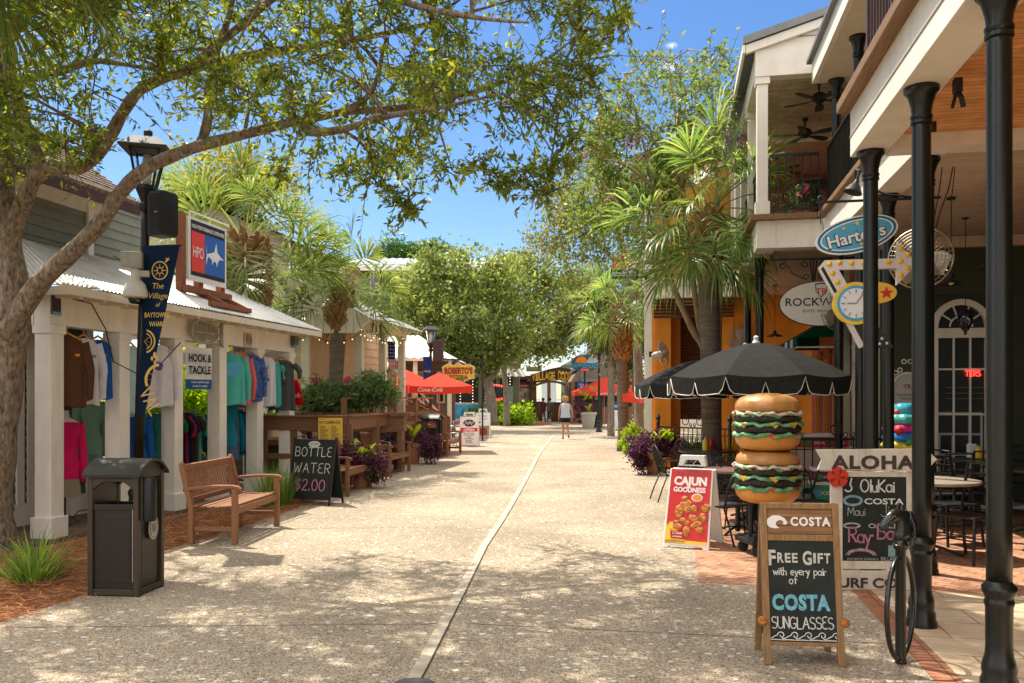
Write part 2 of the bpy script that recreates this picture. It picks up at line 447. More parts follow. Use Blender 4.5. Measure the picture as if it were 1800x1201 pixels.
# stroke lettering (chalk, neon)
def arc(cx,cy,rx,ry,a0,a1,n=9):
 return[(cx+rx*math.cos(R(a0+(a1-a0)*i/n)),cy+ry*math.sin(R(a0+(a1-a0)*i/n)))for i in range(n+1)]
GL={'A':[[(0,0),(.3,1),(.6,0)],[(.1,.36),(.5,.36)]],'B':[[(0,0),(0,1)],[(0,1)]+arc(.25,.76,.25,.24,90,-90)+[(0,.52)],[(0,.52)]+arc(.27,.26,.3,.26,90,-90)+[(0,0)]],'C':[arc(.32,.5,.32,.5,50,310,14)],'D':[[(0,0),(0,1)],[(0,1)]+arc(.15,.5,.42,.5,90,-90)+[(0,0)]],'E':[arc(.32,.76,.3,.24,60,270,9),arc(.32,.27,.34,.27,90,300,9)],'F':[[(0,0),(0,1),(.5,1)],[(0,.54),(.4,.54)]],'G':[arc(.32,.5,.32,.5,50,350,14)+[(.62,.42),(.36,.42)]],'H':[[(0,0),(0,1)],[(.55,0),(.55,1)],[(0,.5),(.55,.5)]],'I':[[(.1,0),(.1,1)]],'J':[[(.4,1),(.4,.2)]+arc(.2,.2,.2,.2,0,-170)],'K':[[(0,0),(0,1)],[(.5,1),(0,.45),(.5,0)]],'L':[[(0,1),(0,0),(.48,0)]],'M':[[(0,0),(.05,1),(.35,.3),(.65,1),(.7,0)]],'N':[[(0,0),(0,1),(.5,0),(.5,1)]],'O':[arc(.32,.5,.32,.5,90,450,16)],'P':[[(0,0),(0,1)],[(0,1)]+arc(.25,.74,.25,.26,90,-90)+[(0,.48)]],'R':[[(0,0),(0,1)],[(0,1)]+arc(.25,.75,.25,.25,90,-90)+[(0,.5)],[(.2,.5),(.52,0)]],'S':[arc(.27,.76,.24,.24,40,270,9)+arc(.27,.26,.26,.26,90,-140,9)],'T':[[(0,1),(.6,1)],[(.3,1),(.3,0)]],'U':[[(0,1),(0,.28)]+arc(.27,.28,.27,.28,180,360)+[(.54,1)]],'V':[[(0,1),(.28,0),(.56,1)]],'W':[[(0,1),(.2,0),(.4,.7),(.6,0),(.8,1)]],'Y':[[(0,1),(.28,.5),(.56,1)],[(.28,.5),(.28,0)]],'$':[arc(.27,.73,.24,.2,40,270,9)+arc(.27,.3,.26,.22,90,-140,9),[(.27,-.08),(.27,1.06)]],'2':[arc(.25,.74,.24,.26,160,-30,9)+[(0,.02),(.5,0)]],'0':[arc(.28,.5,.28,.5,90,450,16)],'.':[arc(.06,.05,.05,.05,0,360,6)],'a':[arc(.22,.28,.22,.28,30,390,12),[(.44,.54),(.44,0)]],'e':[[(.02,.28),(.42,.3)]+arc(.22,.28,.21,.28,5,310,11)],'f':[arc(.28,.8,.14,.2,30,180,5)+[(.14,0)],[(0,.52),(.32,.52)]],'h':[[(0,0),(0,1)],[(0,.35)]+arc(.18,.35,.18,.2,180,0,6)+[(.36,0)]],'i':[[(.05,0),(.05,.52)],[(.05,.7),(.05,.76)]],'k':[[(0,0),(0,1)],[(.34,.55),(0,.25),(.36,0)]],'l':[[(.05,0),(.05,1)]],'m':[[(0,0),(0,.54)],arc(.14,.36,.14,.18,180,0,6)+[(.28,0)],arc(.42,.36,.14,.18,180,0,6)+[(.56,0)]],'n':[[(0,0),(0,.54)],arc(.18,.34,.18,.2,180,0,6)+[(.36,0)]],'o':[arc(.22,.28,.22,.28,90,450,12)],'p':[[(0,.54),(0,-.4)],arc(.2,.28,.2,.27,170,-170,10)],'r':[[(0,0),(0,.54)],arc(.17,.33,.17,.2,180,50,5)],'t':[[(.14,.9),(.14,.1),(.28,0)],[(0,.58),(.3,.58)]],'u':[[(0,.54),(0,.2)]+arc(.18,.2,.18,.2,180,360,6)+[(.36,.54)],[(.36,.2),(.38,0)]],'v':[[(0,.54),(.18,0),(.36,.54)]],'w':[[(0,.54),(.14,0),(.28,.45),(.42,0),(.56,.54)]],'y':[[(0,.54),(.2,.05)],[(.4,.54),(.1,-.42)]],'-':[[(0,.35),(.2,.35)]],}
def strokes(mb,txt,size,M,wid=0.012,depth=0.0015,align='C',jit=0.02,gap=0.16,seed=3,sx=1.0):
 rng=random.Random(seed+len(txt)*7)
 segs=[];x=0
 for ch in txt:
  if ch==' ':
   x+=.45;continue
  g=GL.get(ch)
  if g is None:x+=.3;continue
  w=max(p[0]for st in g for p in st)
  dy=rng.uniform(-jit,jit)*2;k=1+rng.uniform(-jit,jit)*2
  for st in g:
   segs.append([((x+p[0])*sx,p[1]*k+dy)for p in st])
  x+=w+gap
 x=(x-gap)*sx
 off={'C':-x/2,'L':0,'R':-x}[align]
 for st in segs:
  P=[((p[0]+off)*size,p[1]*size)for p in st]
  for(a,b)in zip(P[:-1],P[1:]):
   dx,dz=b[0]-a[0],b[1]-a[1]
   L=math.hypot(dx,dz)
   if L<1e-6:continue
   ux,uz=dx/L,dz/L;h=wid/2;nx,nz=-uz*h,ux*h
   e=h*0.6
   q=[(a[0]-ux*e+nx,a[1]-uz*e+nz),(a[0]-ux*e-nx,a[1]-uz*e-nz),(b[0]+ux*e-nx,b[1]+uz*e-nz),(b[0]+ux*e+nx,b[1]+uz*e+nz)]
   mb.add([(p[0],-depth,p[1])for p in q],[(0,1,2,3)],M)
 return mb
def T(x=0,y=0,z=0,rx=0,ry=0,rz=0):
 return Matrix.Translation((x,y,z))@Matrix.Rotation(rz,4,'Z')@Matrix.Rotation(ry,4,'Y')@Matrix.Rotation(rx,4,'X')
def ell(rx,rz,n=32,cx=0,cz=0,a0=0):
 return[(cx+rx*math.cos(2*math.pi*i/n+a0),cz+rz*math.sin(2*math.pi*i/n+a0))for i in range(n)]
def ring_prism(mb,outer,inner,d0,d1,M=None):
 n=len(outer)
 vs=[(x,d0,z)for x,z in outer]+[(x,d0,z)for x,z in inner]+[(x,d1,z)for x,z in outer]+[(x,d1,z)for x,z in inner]
 fs=[]
 for i in range(n):
  j=(i+1)%n
  fs+=[(i,j,n+j,n+i),(2*n+i,3*n+i,3*n+j,2*n+j),(i,2*n+i,2*n+j,j),(n+i,n+j,3*n+j,3*n+i)]
 mb.add(vs,fs,M)
def star(r,r2=None,n=5,cx=0,cz=0,a0=90):
 r2=r2 or r*.42
 return[(cx+(r if i%2==0 else r2)*math.cos(R(a0+180*i/n)),cz+(r if i%2==0 else r2)*math.sin(R(a0+180*i/n)))for i in range(2*n)]
# foliage
def leaf_quads(P,D,L,W,rng,fold=0.0):
 n=len(P)
 L=np.broadcast_to(np.asarray(L),(n,))[:,None];W=np.broadcast_to(np.asarray(W),(n,))[:,None]
 D=D/(np.linalg.norm(D,axis=1,keepdims=True)+1e-9)
 rv=rng.normal(size=(n,3));S=np.cross(D,rv);S/=(np.linalg.norm(S,axis=1,keepdims=True)+1e-9)
 N=np.cross(S,D)
 m=P+D*L*.45+N*L*.06
 V=np.stack([P,m+S*W*.5,P+D*L-N*L*.08,m-S*W*.5],axis=1).reshape(-1,3)
 Fq=np.arange(4*n).reshape(n,4)
 return V,Fq
def twig_crown(name,clumps,mat_leaf,parent,rng,ntw=24,nl=13,L=0.075,W=0.026,flat=0.7,stems=None,droop=0.15):
 PP,DD=[],[]
 for(c,r)in clumps:
  c=np.array(c)
  k=max(3,int(ntw*rng.uniform(.6,1.3)))
  d=rng.normal(size=(k,3));d[:,2]*=flat;d/=np.linalg.norm(d,axis=1,keepdims=True)
  st=c+rng.normal(size=(k,3))*r*.15
  ln=r*rng.uniform(.55,1.25,size=k)
  for i in range(k):
   t=np.linspace(.2,1,nl)+rng.uniform(-.03,.03,nl)
   bend=rng.normal(size=3)*.25
   p=st[i]+np.outer(t,d[i])*ln[i]+np.outer(t**2,bend+np.array([0,0,-droop]))*ln[i]
   PP.append(p)
   DD.append(d[i]*.55+rng.normal(size=(nl,3))*.6+np.array([0,0,-.12]))
   if stems is not None and i%2==0:
    q=[st[i],st[i]+d[i]*ln[i]*.5+bend*ln[i]*.25,p[-1]]
    stems.tube(q,[.008,.005,.002],3,cap=False)
 P=np.concatenate(PP);D=np.concatenate(DD);n=len(P)
 s=rng.uniform(.65,1.2,size=n)
 V,Fq=leaf_quads(P,D,L*s,W*s,rng)
 return fast_mesh(name,V,Fq,mat_leaf,parent)
def scatter_crown(name,blobs,mat_leaf,parent,rng,n_sub=26,per=60,sub_r=0.45,L=0.16,W=0.08,hollow=0.55):
 """blobs: (center, (rx, ry, rz)); leaves gather in sub-clumps near the surface of each blob"""
 PP=[]
 for(c,rad)in blobs:
  c=np.array(c);rad=np.array(rad)if hasattr(rad,'__len__')else np.array([rad]*3)
  k=n_sub
  d=rng.normal(size=(k,3));d/=np.linalg.norm(d,axis=1,keepdims=True)
  rr=rng.uniform(hollow,1.28,size=(k,1))
  cc=c+d*rr*rad
  for i in range(k):
   m=int(per*rng.uniform(.4,1.5))
   sr=sub_r*rng.uniform(.6,1.4)
   PP.append(cc[i]+rng.normal(size=(m,3))*sr*np.array([.5,.5,.38]))
 P=np.concatenate(PP);n=len(P)
 D=rng.normal(size=(n,3));D[:,2]-=.35
 s=rng.uniform(.6,1.3,size=n)
 V,Fq=leaf_quads(P,D,L*s,W*s,rng)
 return fast_mesh(name,V,Fq,mat_leaf,parent)
BARK=mat('bark',(0.19,0.14,0.098),0.95,0.85,24,1.0,40,stretch=(1,1,.45),dirt=.95,dcol=(.36,.34,.28))
BARKG=mat('grey bark',(0.2,0.165,0.125),0.9,0.35,7,0.6,25,stretch=(1,1,.4))
PTRUNK=mat('palm trunk',(0.17,0.135,0.105),0.95,0.35,5,0.9,24,stretch=(.6,.6,5))
BOOT=mat('palm boots',(0.3,0.17,0.075),0.9,0.45,10,0.5,30)
OAKL=leafmat('oak leaf',(0.055,0.105,0.02),(0.11,0.17,0.028),(0.27,0.29,0.04),0.55)
OAKF=leafmat('far oak leaf',(0.06,0.095,0.024),(0.115,0.165,0.04),(0.24,0.275,0.08),0.45)
MYRT=leafmat('myrtle leaf',(0.055,0.11,0.02),(0.10,0.17,0.035),(0.21,0.21,0.06),0.45)
PINE=leafmat('pine needle',(0.02,0.07,0.012),(0.035,0.10,0.015),(0.06,0.14,0.02),0.3)
PALM=leafmat('palm leaflet',(0.055,0.105,0.025),(0.09,0.145,0.035),(0.17,0.19,0.05),0.45,0.38)
PALMY=leafmat('palm leaflet pale',(0.06,0.13,0.03),(0.105,0.185,0.045),(0.24,0.29,0.09),0.45,0.38)
BUSHL=leafmat('shrub leaf',(0.045,0.10,0.025),(0.08,0.15,0.04),(0.16,0.23,0.07),0.4)
LIME=leafmat('lime leaf',(0.16,0.26,0.02),(0.24,0.36,0.025),(0.34,0.44,0.04),0.4)
PURP=leafmat('purple leaf',(0.035,0.012,0.025),(0.075,0.022,0.045),(0.15,0.05,0.08),0.3)
GRASS=leafmat('grass blade',(0.05,0.11,0.015),(0.10,0.18,0.03),(0.2,0.26,0.06),0.4)
def palm_frond(VV,FF,origin,az,el,Lp,Rf,rng,nleaf=52,droop=0.5):
 """petiole then a costapalmate fan; appends quads to VV / FF"""
 d=np.array([math.cos(az)*math.cos(el),math.sin(az)*math.cos(el),math.sin(el)])
 up=np.array([0,0,1.0])
 side=np.cross(d,up);side/=np.linalg.norm(side)+1e-9
 P=np.array(origin,dtype=float)
 pts=[P.copy()]
 for i in range(5):
  d=d+np.array([0,0,-droop*.2]);d/=np.linalg.norm(d)
  P=P+d*Lp/5;pts.append(P.copy())
 def strip(pl,w0,s):
  base=len(VV)
  m=len(pl)
  for i,p in enumerate(pl):
   w=w0[i]
   VV.append(p+s*w);VV.append(p-s*w)
  for i in range(m-1):
   FF.append((base+2*i,base+2*i+1,base+2*i+3,base+2*i+2))
 nrm=np.cross(side,d);ro=rng.normal()*.55;s0=side.copy();side=s0*math.cos(ro)+nrm*math.sin(ro);nrm=nrm*math.cos(ro)-s0*math.sin(ro)
 strip(pts,[.016]*6,side)
 strip(pts,[.012]*6,nrm)
 costa=[P.copy()];dd=d.copy();c=P.copy()
 for i in range(4):
  dd=dd+np.array([0,0,-droop*.16]);dd/=np.linalg.norm(dd)
  c=c+dd*Rf*.10;costa.append(c.copy())
 for i in range(nleaf):
  f=i/(nleaf-1)*2-1
  a=f*R(112)+rng.normal()*.03
  ci=int(round((1-abs(f))*4));o=costa[ci]
  ld=d*math.cos(a)+side*math.sin(a)+nrm*(0.34*abs(math.sin(a))+rng.normal()*.04)
  ld/=np.linalg.norm(ld)
  Lf=Rf*(1.0-.32*abs(f)**2)*rng.uniform(.85,1.08)
  ls=np.cross(ld,nrm);ls/=np.linalg.norm(ls)+1e-9
  p=o.copy();pl=[p.copy()];q=ld.copy()
  for k in range(5):
   q=q+np.array([0,0,-(droop*.24+.12)*(max(0,k-1.2)**1.5)*rng.uniform(.7,1.3)]);q/=np.linalg.norm(q)
   p=p+q*Lf/5;pl.append(p.copy())
  strip(pl,[.005,.013,.016,.012,.006,.0006],ls)
def palm_crown(name,origin,nf,Rf,Lp,rng,mat_l,parent,lo=-50,hi=80,spread=.12,nleaf=52,droop=.6):
 VV,FF=[],[]
 for i in range(nf):
  u=(i+.5)/nf
  el=R(hi+(lo-hi)*u**.85)+rng.normal()*.1
  az=i*2.39996+rng.normal()*.2
  o=np.array(origin)+np.array([math.cos(az),math.sin(az),0])*spread+np.array([0,0,.25*(1-u)-.1])
  palm_frond(VV,FF,o,az,el,Lp*rng.uniform(.8,1.15),Rf*rng.uniform(.85,1.1),rng,nleaf,droop*rng.uniform(.7,1.4))
 return fast_mesh(name,np.array(VV),np.array(FF),mat_l,parent)
def palm_tree(name,label,loc,h,r,rng,mat_l,nf=34,Rf=.85,Lp=.8,boots=1.0,br=None,lean=(0,0),hi=74,lo=-50,group='palm trees in the street',nleaf=52):
 t=thing(name,label,'palm tree',loc,0,group)
 mb=MB();k=10
 path=[(lean[0]*(i/k)**1.5,lean[1]*(i/k)**1.5,h*i/k)for i in range(k+1)]
 mb.tube(path,[r*(1.25 if i==0 else 1.0+.05*math.sin(i*2.1))for i in range(k+1)],14)
 mb.build('trunk',PTRUNK,t,True)
 top=Vector(path[-1])
 br=br or r*1.35
 bm_=MB();nb=int(16*boots/.125)
 for i in range(nb):
  u=i/nb;a=i*2.39996+rng.normal()*.1
  z=h-boots+u*boots*1.02
  rad=br*(.78+.35*math.sin(math.pi*min(1,u*1.1))**.7)*.9
  f=(z/h)**1.5
  c=Vector((lean[0]*f+math.cos(a)*rad*.8,lean[1]*f+math.sin(a)*rad*.8,z))
  out=Vector((math.cos(a),math.sin(a),1.25)).normalized();sd=Vector((-math.sin(a),math.cos(a),0))
  sd=(sd+Vector((0,0,rng.normal()*.35))).normalized()
  Lb=r*rng.uniform(.95,1.6);w=r*rng.uniform(.36,.52)
  nn=out.cross(sd)
  bm_.add([c-sd*w,c+sd*w,c+out*Lb+sd*w*.45,c+out*Lb-sd*w*.45,c-sd*w-nn*.03,c+sd*w-nn*.03,c+out*Lb+sd*w*.45-nn*.025,c+out*Lb-sd*w*.45-nn*.025],[(0,1,2,3),(7,6,5,4),(0,4,5,1),(1,5,6,2),(2,6,7,3),(3,7,4,0)])
 bm_.build('leaf_boots',BOOT,t)
 palm_crown('crown',(top.x,top.y,top.z),nf,Rf,Lp,rng,mat_l,t,lo,hi,.12,nleaf)
 return t
def blades(name,c,n,L,spread,mat_l,parent,rng,w=0.012,up=1.0,R0=.1):
 VV,FF=[],[]
 for i in range(n):
  a=rng.uniform(0,2*math.pi);tilt=abs(rng.normal())*spread
  o=np.array(c)+np.array([math.cos(a),math.sin(a),0])*rng.uniform(0,R0)
  d=np.array([math.cos(a)*tilt,math.sin(a)*tilt,up]);d/=np.linalg.norm(d)
  s=np.array([-math.sin(a),math.cos(a),0.]);ln=L*rng.uniform(.6,1.15);p=o.copy();base=len(VV);g=rng.uniform(.08,.34)
  for k in range(6):
   ww=w*(1-(k/5)**2)+.0008
   VV.append(p+s*ww*.5);VV.append(p-s*ww*.5)
   d=d+np.array([math.cos(a)*.05,math.sin(a)*.05,-g*k*.35]);d/=np.linalg.norm(d);p=p+d*ln/5
   if k:FF.append((base+2*k-2,base+2*k-1,base+2*k+1,base+2*k))
 return fast_mesh(name,np.array(VV),np.array(FF),mat_l,parent)
# ground
def sheet(name,poly,z,m):
 mb=MB();mb.add([(p[0],p[1],z)for p in poly],[tuple(range(len(poly)))])
 return kind(mb.build(name,m))
def aggregate():
 m,n,l,p=_base('shell aggregate paving')
 tc=n.new('ShaderNodeTexCoord')
 v1=n.new('ShaderNodeTexVoronoi');v1.inputs['Scale'].default_value=95;l.new(tc.outputs['Object'],v1.inputs['Vector'])
 cr=n.new('ShaderNodeValToRGB');e=cr.color_ramp.elements
 e[0].position=0;e[0].color=(0.165,0.125,0.088,1);e[1].position=1;e[1].color=(0.61,0.515,0.385,1)
 q=e.new(.35);q.color=(0.35,0.28,0.2,1);q=e.new(.7);q.color=(0.45,0.37,0.27,1)
 sep=n.new('ShaderNodeSeparateColor');l.new(v1.outputs['Color'],sep.inputs[0]);l.new(sep.outputs[0],cr.inputs['Fac'])
 mp=n.new('ShaderNodeMapping');mp.inputs['Scale'].default_value=(1,1.25,1);l.new(tc.outputs['Object'],mp.inputs['Vector'])
 v2=n.new('ShaderNodeTexVoronoi');v2.inputs['Scale'].default_value=15;l.new(mp.outputs[0],v2.inputs['Vector'])
 s2=n.new('ShaderNodeSeparateColor');l.new(v2.outputs['Color'],s2.inputs[0])
 thr=n.new('ShaderNodeMath');thr.operation='MULTIPLY';thr.inputs[1].default_value=0.40;l.new(s2.outputs[0],thr.inputs[0])
 lt=n.new('ShaderNodeMath');lt.operation='LESS_THAN';l.new(v2.outputs['Distance'],lt.inputs[0]);l.new(thr.outputs[0],lt.inputs[1])
 pick=n.new('ShaderNodeMath');pick.operation='GREATER_THAN';pick.inputs[1].default_value=.55;l.new(s2.outputs[1],pick.inputs[0])
 mk=n.new('ShaderNodeMath');mk.operation='MULTIPLY';l.new(lt.outputs[0],mk.inputs[0]);l.new(pick.outputs[0],mk.inputs[1])
 mk2=n.new('ShaderNodeMath');mk2.operation='MULTIPLY';mk2.inputs[1].default_value=.92;l.new(mk.outputs[0],mk2.inputs[0])
 mx=n.new('ShaderNodeMix');mx.data_type='RGBA';mx.inputs['B'].default_value=(0.78,0.74,0.66,1)
 l.new(mk2.outputs[0],mx.inputs['Factor']);l.new(cr.outputs['Color'],mx.inputs['A'])
 nz=n.new('ShaderNodeTexNoise');nz.inputs['Scale'].default_value=.55;nz.inputs['Detail'].default_value=9;nz.inputs['Roughness'].default_value=.62;l.new(tc.outputs['Object'],nz.inputs['Vector'])
 mr=n.new('ShaderNodeMapRange');mr.inputs['From Min'].default_value=.3;mr.inputs['From Max'].default_value=.7;mr.inputs['To Min'].default_value=.68;mr.inputs['To Max'].default_value=1.16
 l.new(nz.outputs['Fac'],mr.inputs['Value'])
 sc=n.new('ShaderNodeVectorMath');sc.operation='SCALE';l.new(mx.outputs['Result'],sc.inputs[0]);l.new(mr.outputs[0],sc.inputs['Scale'])
 l.new(sc.outputs[0],p.inputs['Base Color']);p.inputs['Roughness'].default_value=.85;p.inputs['Specular IOR Level'].default_value=.25
 bp=n.new('ShaderNodeBump');bp.inputs['Strength'].default_value=.55;bp.inputs['Distance'].default_value=.012
 l.new(v1.outputs['Distance'],bp.inputs['Height']);bp.invert=True;l.new(bp.outputs[0],p.inputs['Normal'])
 return m
SOIL=mat('soil',(0.16,0.12,0.08),0.95,0.3,3,0.4,30)
MULCH=mat('pine straw mat',(0.25,0.115,0.05),0.95,0.55,30,0.9,60,stretch=(1,2.2,1))
sheet('ground',[(-400,-60),(400,-60),(400,600),(-400,600)],-0.03,SOIL)
AGG=aggregate()
edgeL=[(-3.75,-4),(-3.72,5.2),(-3.74,6.23),(-3.57,7.13),(-3.73,9.2),(-3.42,10.9),(-3.22,12.4),(-3.02,15.1),(-2.9,21.7),(-3.3,30),(-3.6,40),(-2.6,50),(-1.2,58),(-1.0,72)]
e0,e1=ST(8.0,1.48),ST(7.75,.2)
edgeR=[(7.5,72),(7.0,60),(7.6,48),(8.5,34),tuple(ST(24,.6))[:2],tuple(ST(7.75,.2))[:2],tuple(ST(7.75,1.48))[:2],tuple(ST(-4,1.48))[:2]]
kind(MB().slab(edgeL+edgeR,-0.03,0.0).build('plaza',AGG))
DRAIN=mat('pale drain concrete',(0.5,0.43,0.33),0.85,0.3,5,0.3,80,dirt=.6,dcol=(.32,.26,.19))
DW=.04
dp=[(-0.86,1.0),(-0.70,3.6),(-.565,5.13),(-.44,7.2),(-.315,9.45),(-.14,11.5),(.02,13.6),(.37,18.5),(.75,24.3),(1.28,30.9),(1.9,38)]
mb=MB();vs=[]
for x,y in dp:vs+=[(x-DW,y,.004),(x+DW,y,.004)]
mb.add(vs,[(2*i,2*i+1,2*i+3,2*i+2)for i in range(len(dp)-1)])
kind(mb.build('drain_strip',DRAIN))
mb=MB();vs=[]
for x,y in dp:vs+=[(x+DW+.003,y,.005),(x+DW+.013,y,.005)]
mb.add(vs,[(2*i,2*i+1,2*i+3,2*i+2)for i in range(len(dp)-1)])
kind(mb.build('drain_joint',mat('dark joint',(.05,.042,.035),.9,.2)))
JN=mat('saw cut joint',(.24,.2,.16),.9,.2)
mb=MB()
for y,x0,x1,sk in((6.1,-3.55,-.45,.1),(6.2,-.3,2.5,-.5),(10.6,-3.3,-.3,.3),(10.4,-.1,1.9,-.6),(16.6,-2.9,.15,.4),(16.2,.4,3,-.6),(24,-2.8,.6,.4)):
 mb.add([(x0,y,.003),(x1,y+sk,.003),(x1,y+sk+.012,.003),(x0,y+.012,.003)],[(0,1,2,3)])
kind(mb.build('paving_joints',JN))
BRK=bricks('red brick paving',(.52,.27,.16),(.38,.19,.115),(.14,.1,.075),bw=.2,bh=.1,ms=.006,rot=R(35))
BRKS=bricks('soldier brick band',(.42,.17,.085),(.34,.15,.085),(.1,.07,.055),bw=.4,bh=.065,ms=.005,offset=0)
TAN=bricks('tan concrete pavers',(.56,.43,.29),(.62,.5,.36),(.2,.15,.1),bw=.62,bh=.42,ms=.006,bump=.3,var=.12)
def st_slab(name,s0,s1,t0,t1,z,m):
 o=MB().b2((t0,s0,-.03),(t1,s1,z)).build(name,m,rotz=RZ)
 return kind(o)
st_slab('brick_patio',7.752,30,.202,12,.004,BRK)
st_slab('brick_band',-4,7.748,1.482,1.64,.002,BRKS)
st_slab('paver_terrace',-4,7.748,1.644,12,.003,TAN)
sheet('mulch_bed',[(-3.7,2),(-3.7,5.2),(-3.72,6.23),(-3.55,7.13),(-3.71,9.2),(-3.40,10.9),(-3.20,12.4),(-3.0,15.1),(-2.9,21.7)]+[tuple(ST(22.5,-7.0))[:2],tuple(ST(9.6,-6.7))[:2],tuple(ST(5,-7.6))[:2],(-9,2)],-.012,MULCH)
rng=np.random.default_rng(5)
n=26000
pts=np.empty((0,3))
while len(pts)<n:
 q=np.stack([rng.uniform(-6.2,-3.1,n),rng.uniform(5.0,15.5,n),rng.uniform(-.012,.035,n)],axis=1)
 el_=np.interp(q[:,1],[p[1]for p in edgeL],[p[0]for p in edgeL])
 sl=q[:,0]*math.cos(TH)-q[:,1]*math.sin(TH)
 ok=(q[:,0]<el_+.05+rng.normal(size=n)*.05)&(sl>np.where(q[:,1]<9,-7.6,-6.75))
 pts=np.concatenate([pts,q[ok]])
pts=pts[:n]
D=rng.normal(size=(n,3));D[:,2]*=.12
STRAW=leafmat('pine straw',(0.16,0.07,0.03),(0.38,0.17,0.07),(0.58,0.31,0.14),0.1,.8)
V,Fq=leaf_quads(pts,D,rng.uniform(.1,.22,n),.006,rng)
kind(fast_mesh('pine_straw',V,Fq,STRAW),'stuff')
t=thing('manhole_cover','round iron drain cover set in the paving at the near end of the pale strip','manhole cover',(G(727,1206).x,G(727,1206).y,.004))
MB().lathe([(.12,0),(.12,.004),(.105,.006),(.1,.004),(0,.004)],28).build('plate',mat('cast iron',(.06,.055,.05),.6,.3,20,.2,90),t)
mb=MB()
for i in range(5):mb.lathe([(.018+i*.018,.004),(.018+i*.018,.008),(.026+i*.018,.008),(.026+i*.018,.004)],24)
mb.build('raised_rings',mat('worn iron',(.2,.19,.17),.5,.2),t)
# buildings
class Bld:
 """a building laid out in street coordinates (t across to the right, s along, z up)"""
 def __init__(s,name,label,cat,s0,t0,group=None):
  s.s0,s.t0=s0,t0
  s.o=thing(name,label,cat,ST(s0,t0),RZ,group)
 def part(s,mb,name,m,parent=None,**k):
  if parent is None:return mb.build(name,m,s.o,loc=(-s.t0,-s.s0,0),**k)
  return mb.build(name,m,parent,**k)
def siding(mb,axis,a0,a1,fixed,z0,z1,out=1,pitch=.14,th=.022):
 """lap boards: axis 's' = wall running along s at t=fixed, axis 't' = wall running along t at s=fixed; out = +1/-1 facing side"""
 n=max(1,int(round((z1-z0)/pitch)));h=(z1-z0)/n
 for i in range(n):
  za,zb=z0+i*h,z0+(i+1)*h
  o0,o1=out*th,out*.004
  if axis=='s':
   vs=[(fixed+o0,a0,za),(fixed+o0,a1,za),(fixed+o1,a1,zb),(fixed+o1,a0,zb),(fixed,a0,za),(fixed,a1,za)]
  else:
   vs=[(a0,fixed+o0,za),(a1,fixed+o0,za),(a1,fixed+o1,zb),(a0,fixed+o1,zb),(a0,fixed,za),(a1,fixed,za)]
  mb.add(vs,[(0,1,2,3),(0,4,5,1)])
 return mb
def corrugated(mb,p0,p1,q0,q1,pitch=.075,amp=.012,k=6):
 """metal sheet between eave p0-p1 and upper edge q0-q1, ribs running up the slope"""
 p0,p1,q0,q1=map(Vector,(p0,p1,q0,q1))
 n=int((p1-p0).length/pitch*k)
 nr=(p1-p0).cross(q0-p0).normalized()
 if nr.z<0:nr=-nr
 vs=[]
 for i in range(n+1):
  f=i/n;w=nr*amp*math.sin(2*math.pi*i/k)
  vs+=[p0.lerp(p1,f)+w,q0.lerp(q1,f)+w]
 mb.add(vs,[(2*i,2*i+2,2*i+3,2*i+1)for i in range(n)])
 return mb
def balusters(mb,p,q,h0,h1,gap=.105,w=.016,rail=.04):
 p,q=Vector(p),Vector(q);L=(q-p).length;n=int(L/gap)
 for i in range(n+1):
  c=p.lerp(q,i/n)
  mb.box((c.x,c.y,(h0+h1)/2),(w,w,h1-h0))
 mb.bar(p+Vector((0,0,h1)),q+Vector((0,0,h1)),rail,rail)
 mb.bar(p+Vector((0,0,h0+.05)),q+Vector((0,0,h0+.05)),rail*.8,rail*.8)
 return mb
def iron_column(B,t,s,ztop,r,pedestal=True,z0=0.0):
 """round cast column: shaft with ringed pedestal and flared capital"""
 mb=MB()
 lo=z0+(.62 if pedestal else .02)
 mb.lathe([(r*1.02,lo),(r,lo+.3),(r,ztop-.3),(r,ztop-.24)],20,(t,s,0))
 c=B.part(mb,'column',BLACK,smooth=True)
 mb=MB()
 k=r/.072*.9
 mb.lathe([(.074*k,ztop-.27),(.092*k,ztop-.262),(.092*k,ztop-.24),(.08*k,ztop-.235),(.094*k,ztop-.22),(.094*k,ztop-.205),(.082*k,ztop-.2),(.09*k,ztop-.14),(.118*k,ztop-.06),(.14*k,ztop-.035),(.15*k,ztop-.03),(.15*k,ztop)],20,(t,s,0),wob=lambda a,z:1+(.035*math.cos(8*a)if ztop-.19<z<ztop-.04 else 0))
 mb.build('capital',BLACK,c,True,auto=50)
 kp=k*.8
 if pedestal:
  mb=MB()
  mb.lathe([(.165*kp,0),(.165*kp,.035),(.15*kp,.06),(.15*kp,.1),(.132*kp,.13),(.14*kp,.16),(.13*kp,.2),(.112*kp,.24),(.105*kp,.3),(.108*kp,.5),(.118*kp,.52),(.118*kp,.535),(.108*kp,.545),(.118*kp,.565),(.138*kp,.59),(.138*kp,.612),(.112*kp,.63),(.1*kp,.645),(.075*kp,.655)],24,(t,s,z0),wob=lambda a,z:1+(.02*abs(math.cos(4*a))if .25<z<.5 else 0))
  mb.build('pedestal',BLACK,c,True,auto=50)
 return c
LEDGE=wood('weathered brown ledge',(0.22,0.12,0.055),.4,'y')
CEILO=bricks('orange stained ceiling boards',(.74,.37,.14),(.6,.26,.09),(.18,.07,.025),bw=3.6,bh=.085,ms=.004,bump=.4,var=.3,rough=.5)
CEILT=bricks('tan ceiling boards',(.64,.51,.4),(.56,.44,.34),(.28,.21,.15),bw=4,bh=.085,ms=.004,bump=.4,var=.12)
CEILW=bricks('pale ceiling boards',(.62,.5,.42),(.55,.44,.37),(.3,.23,.19),bw=4,bh=.085,ms=.004,bump=.4,var=.1)
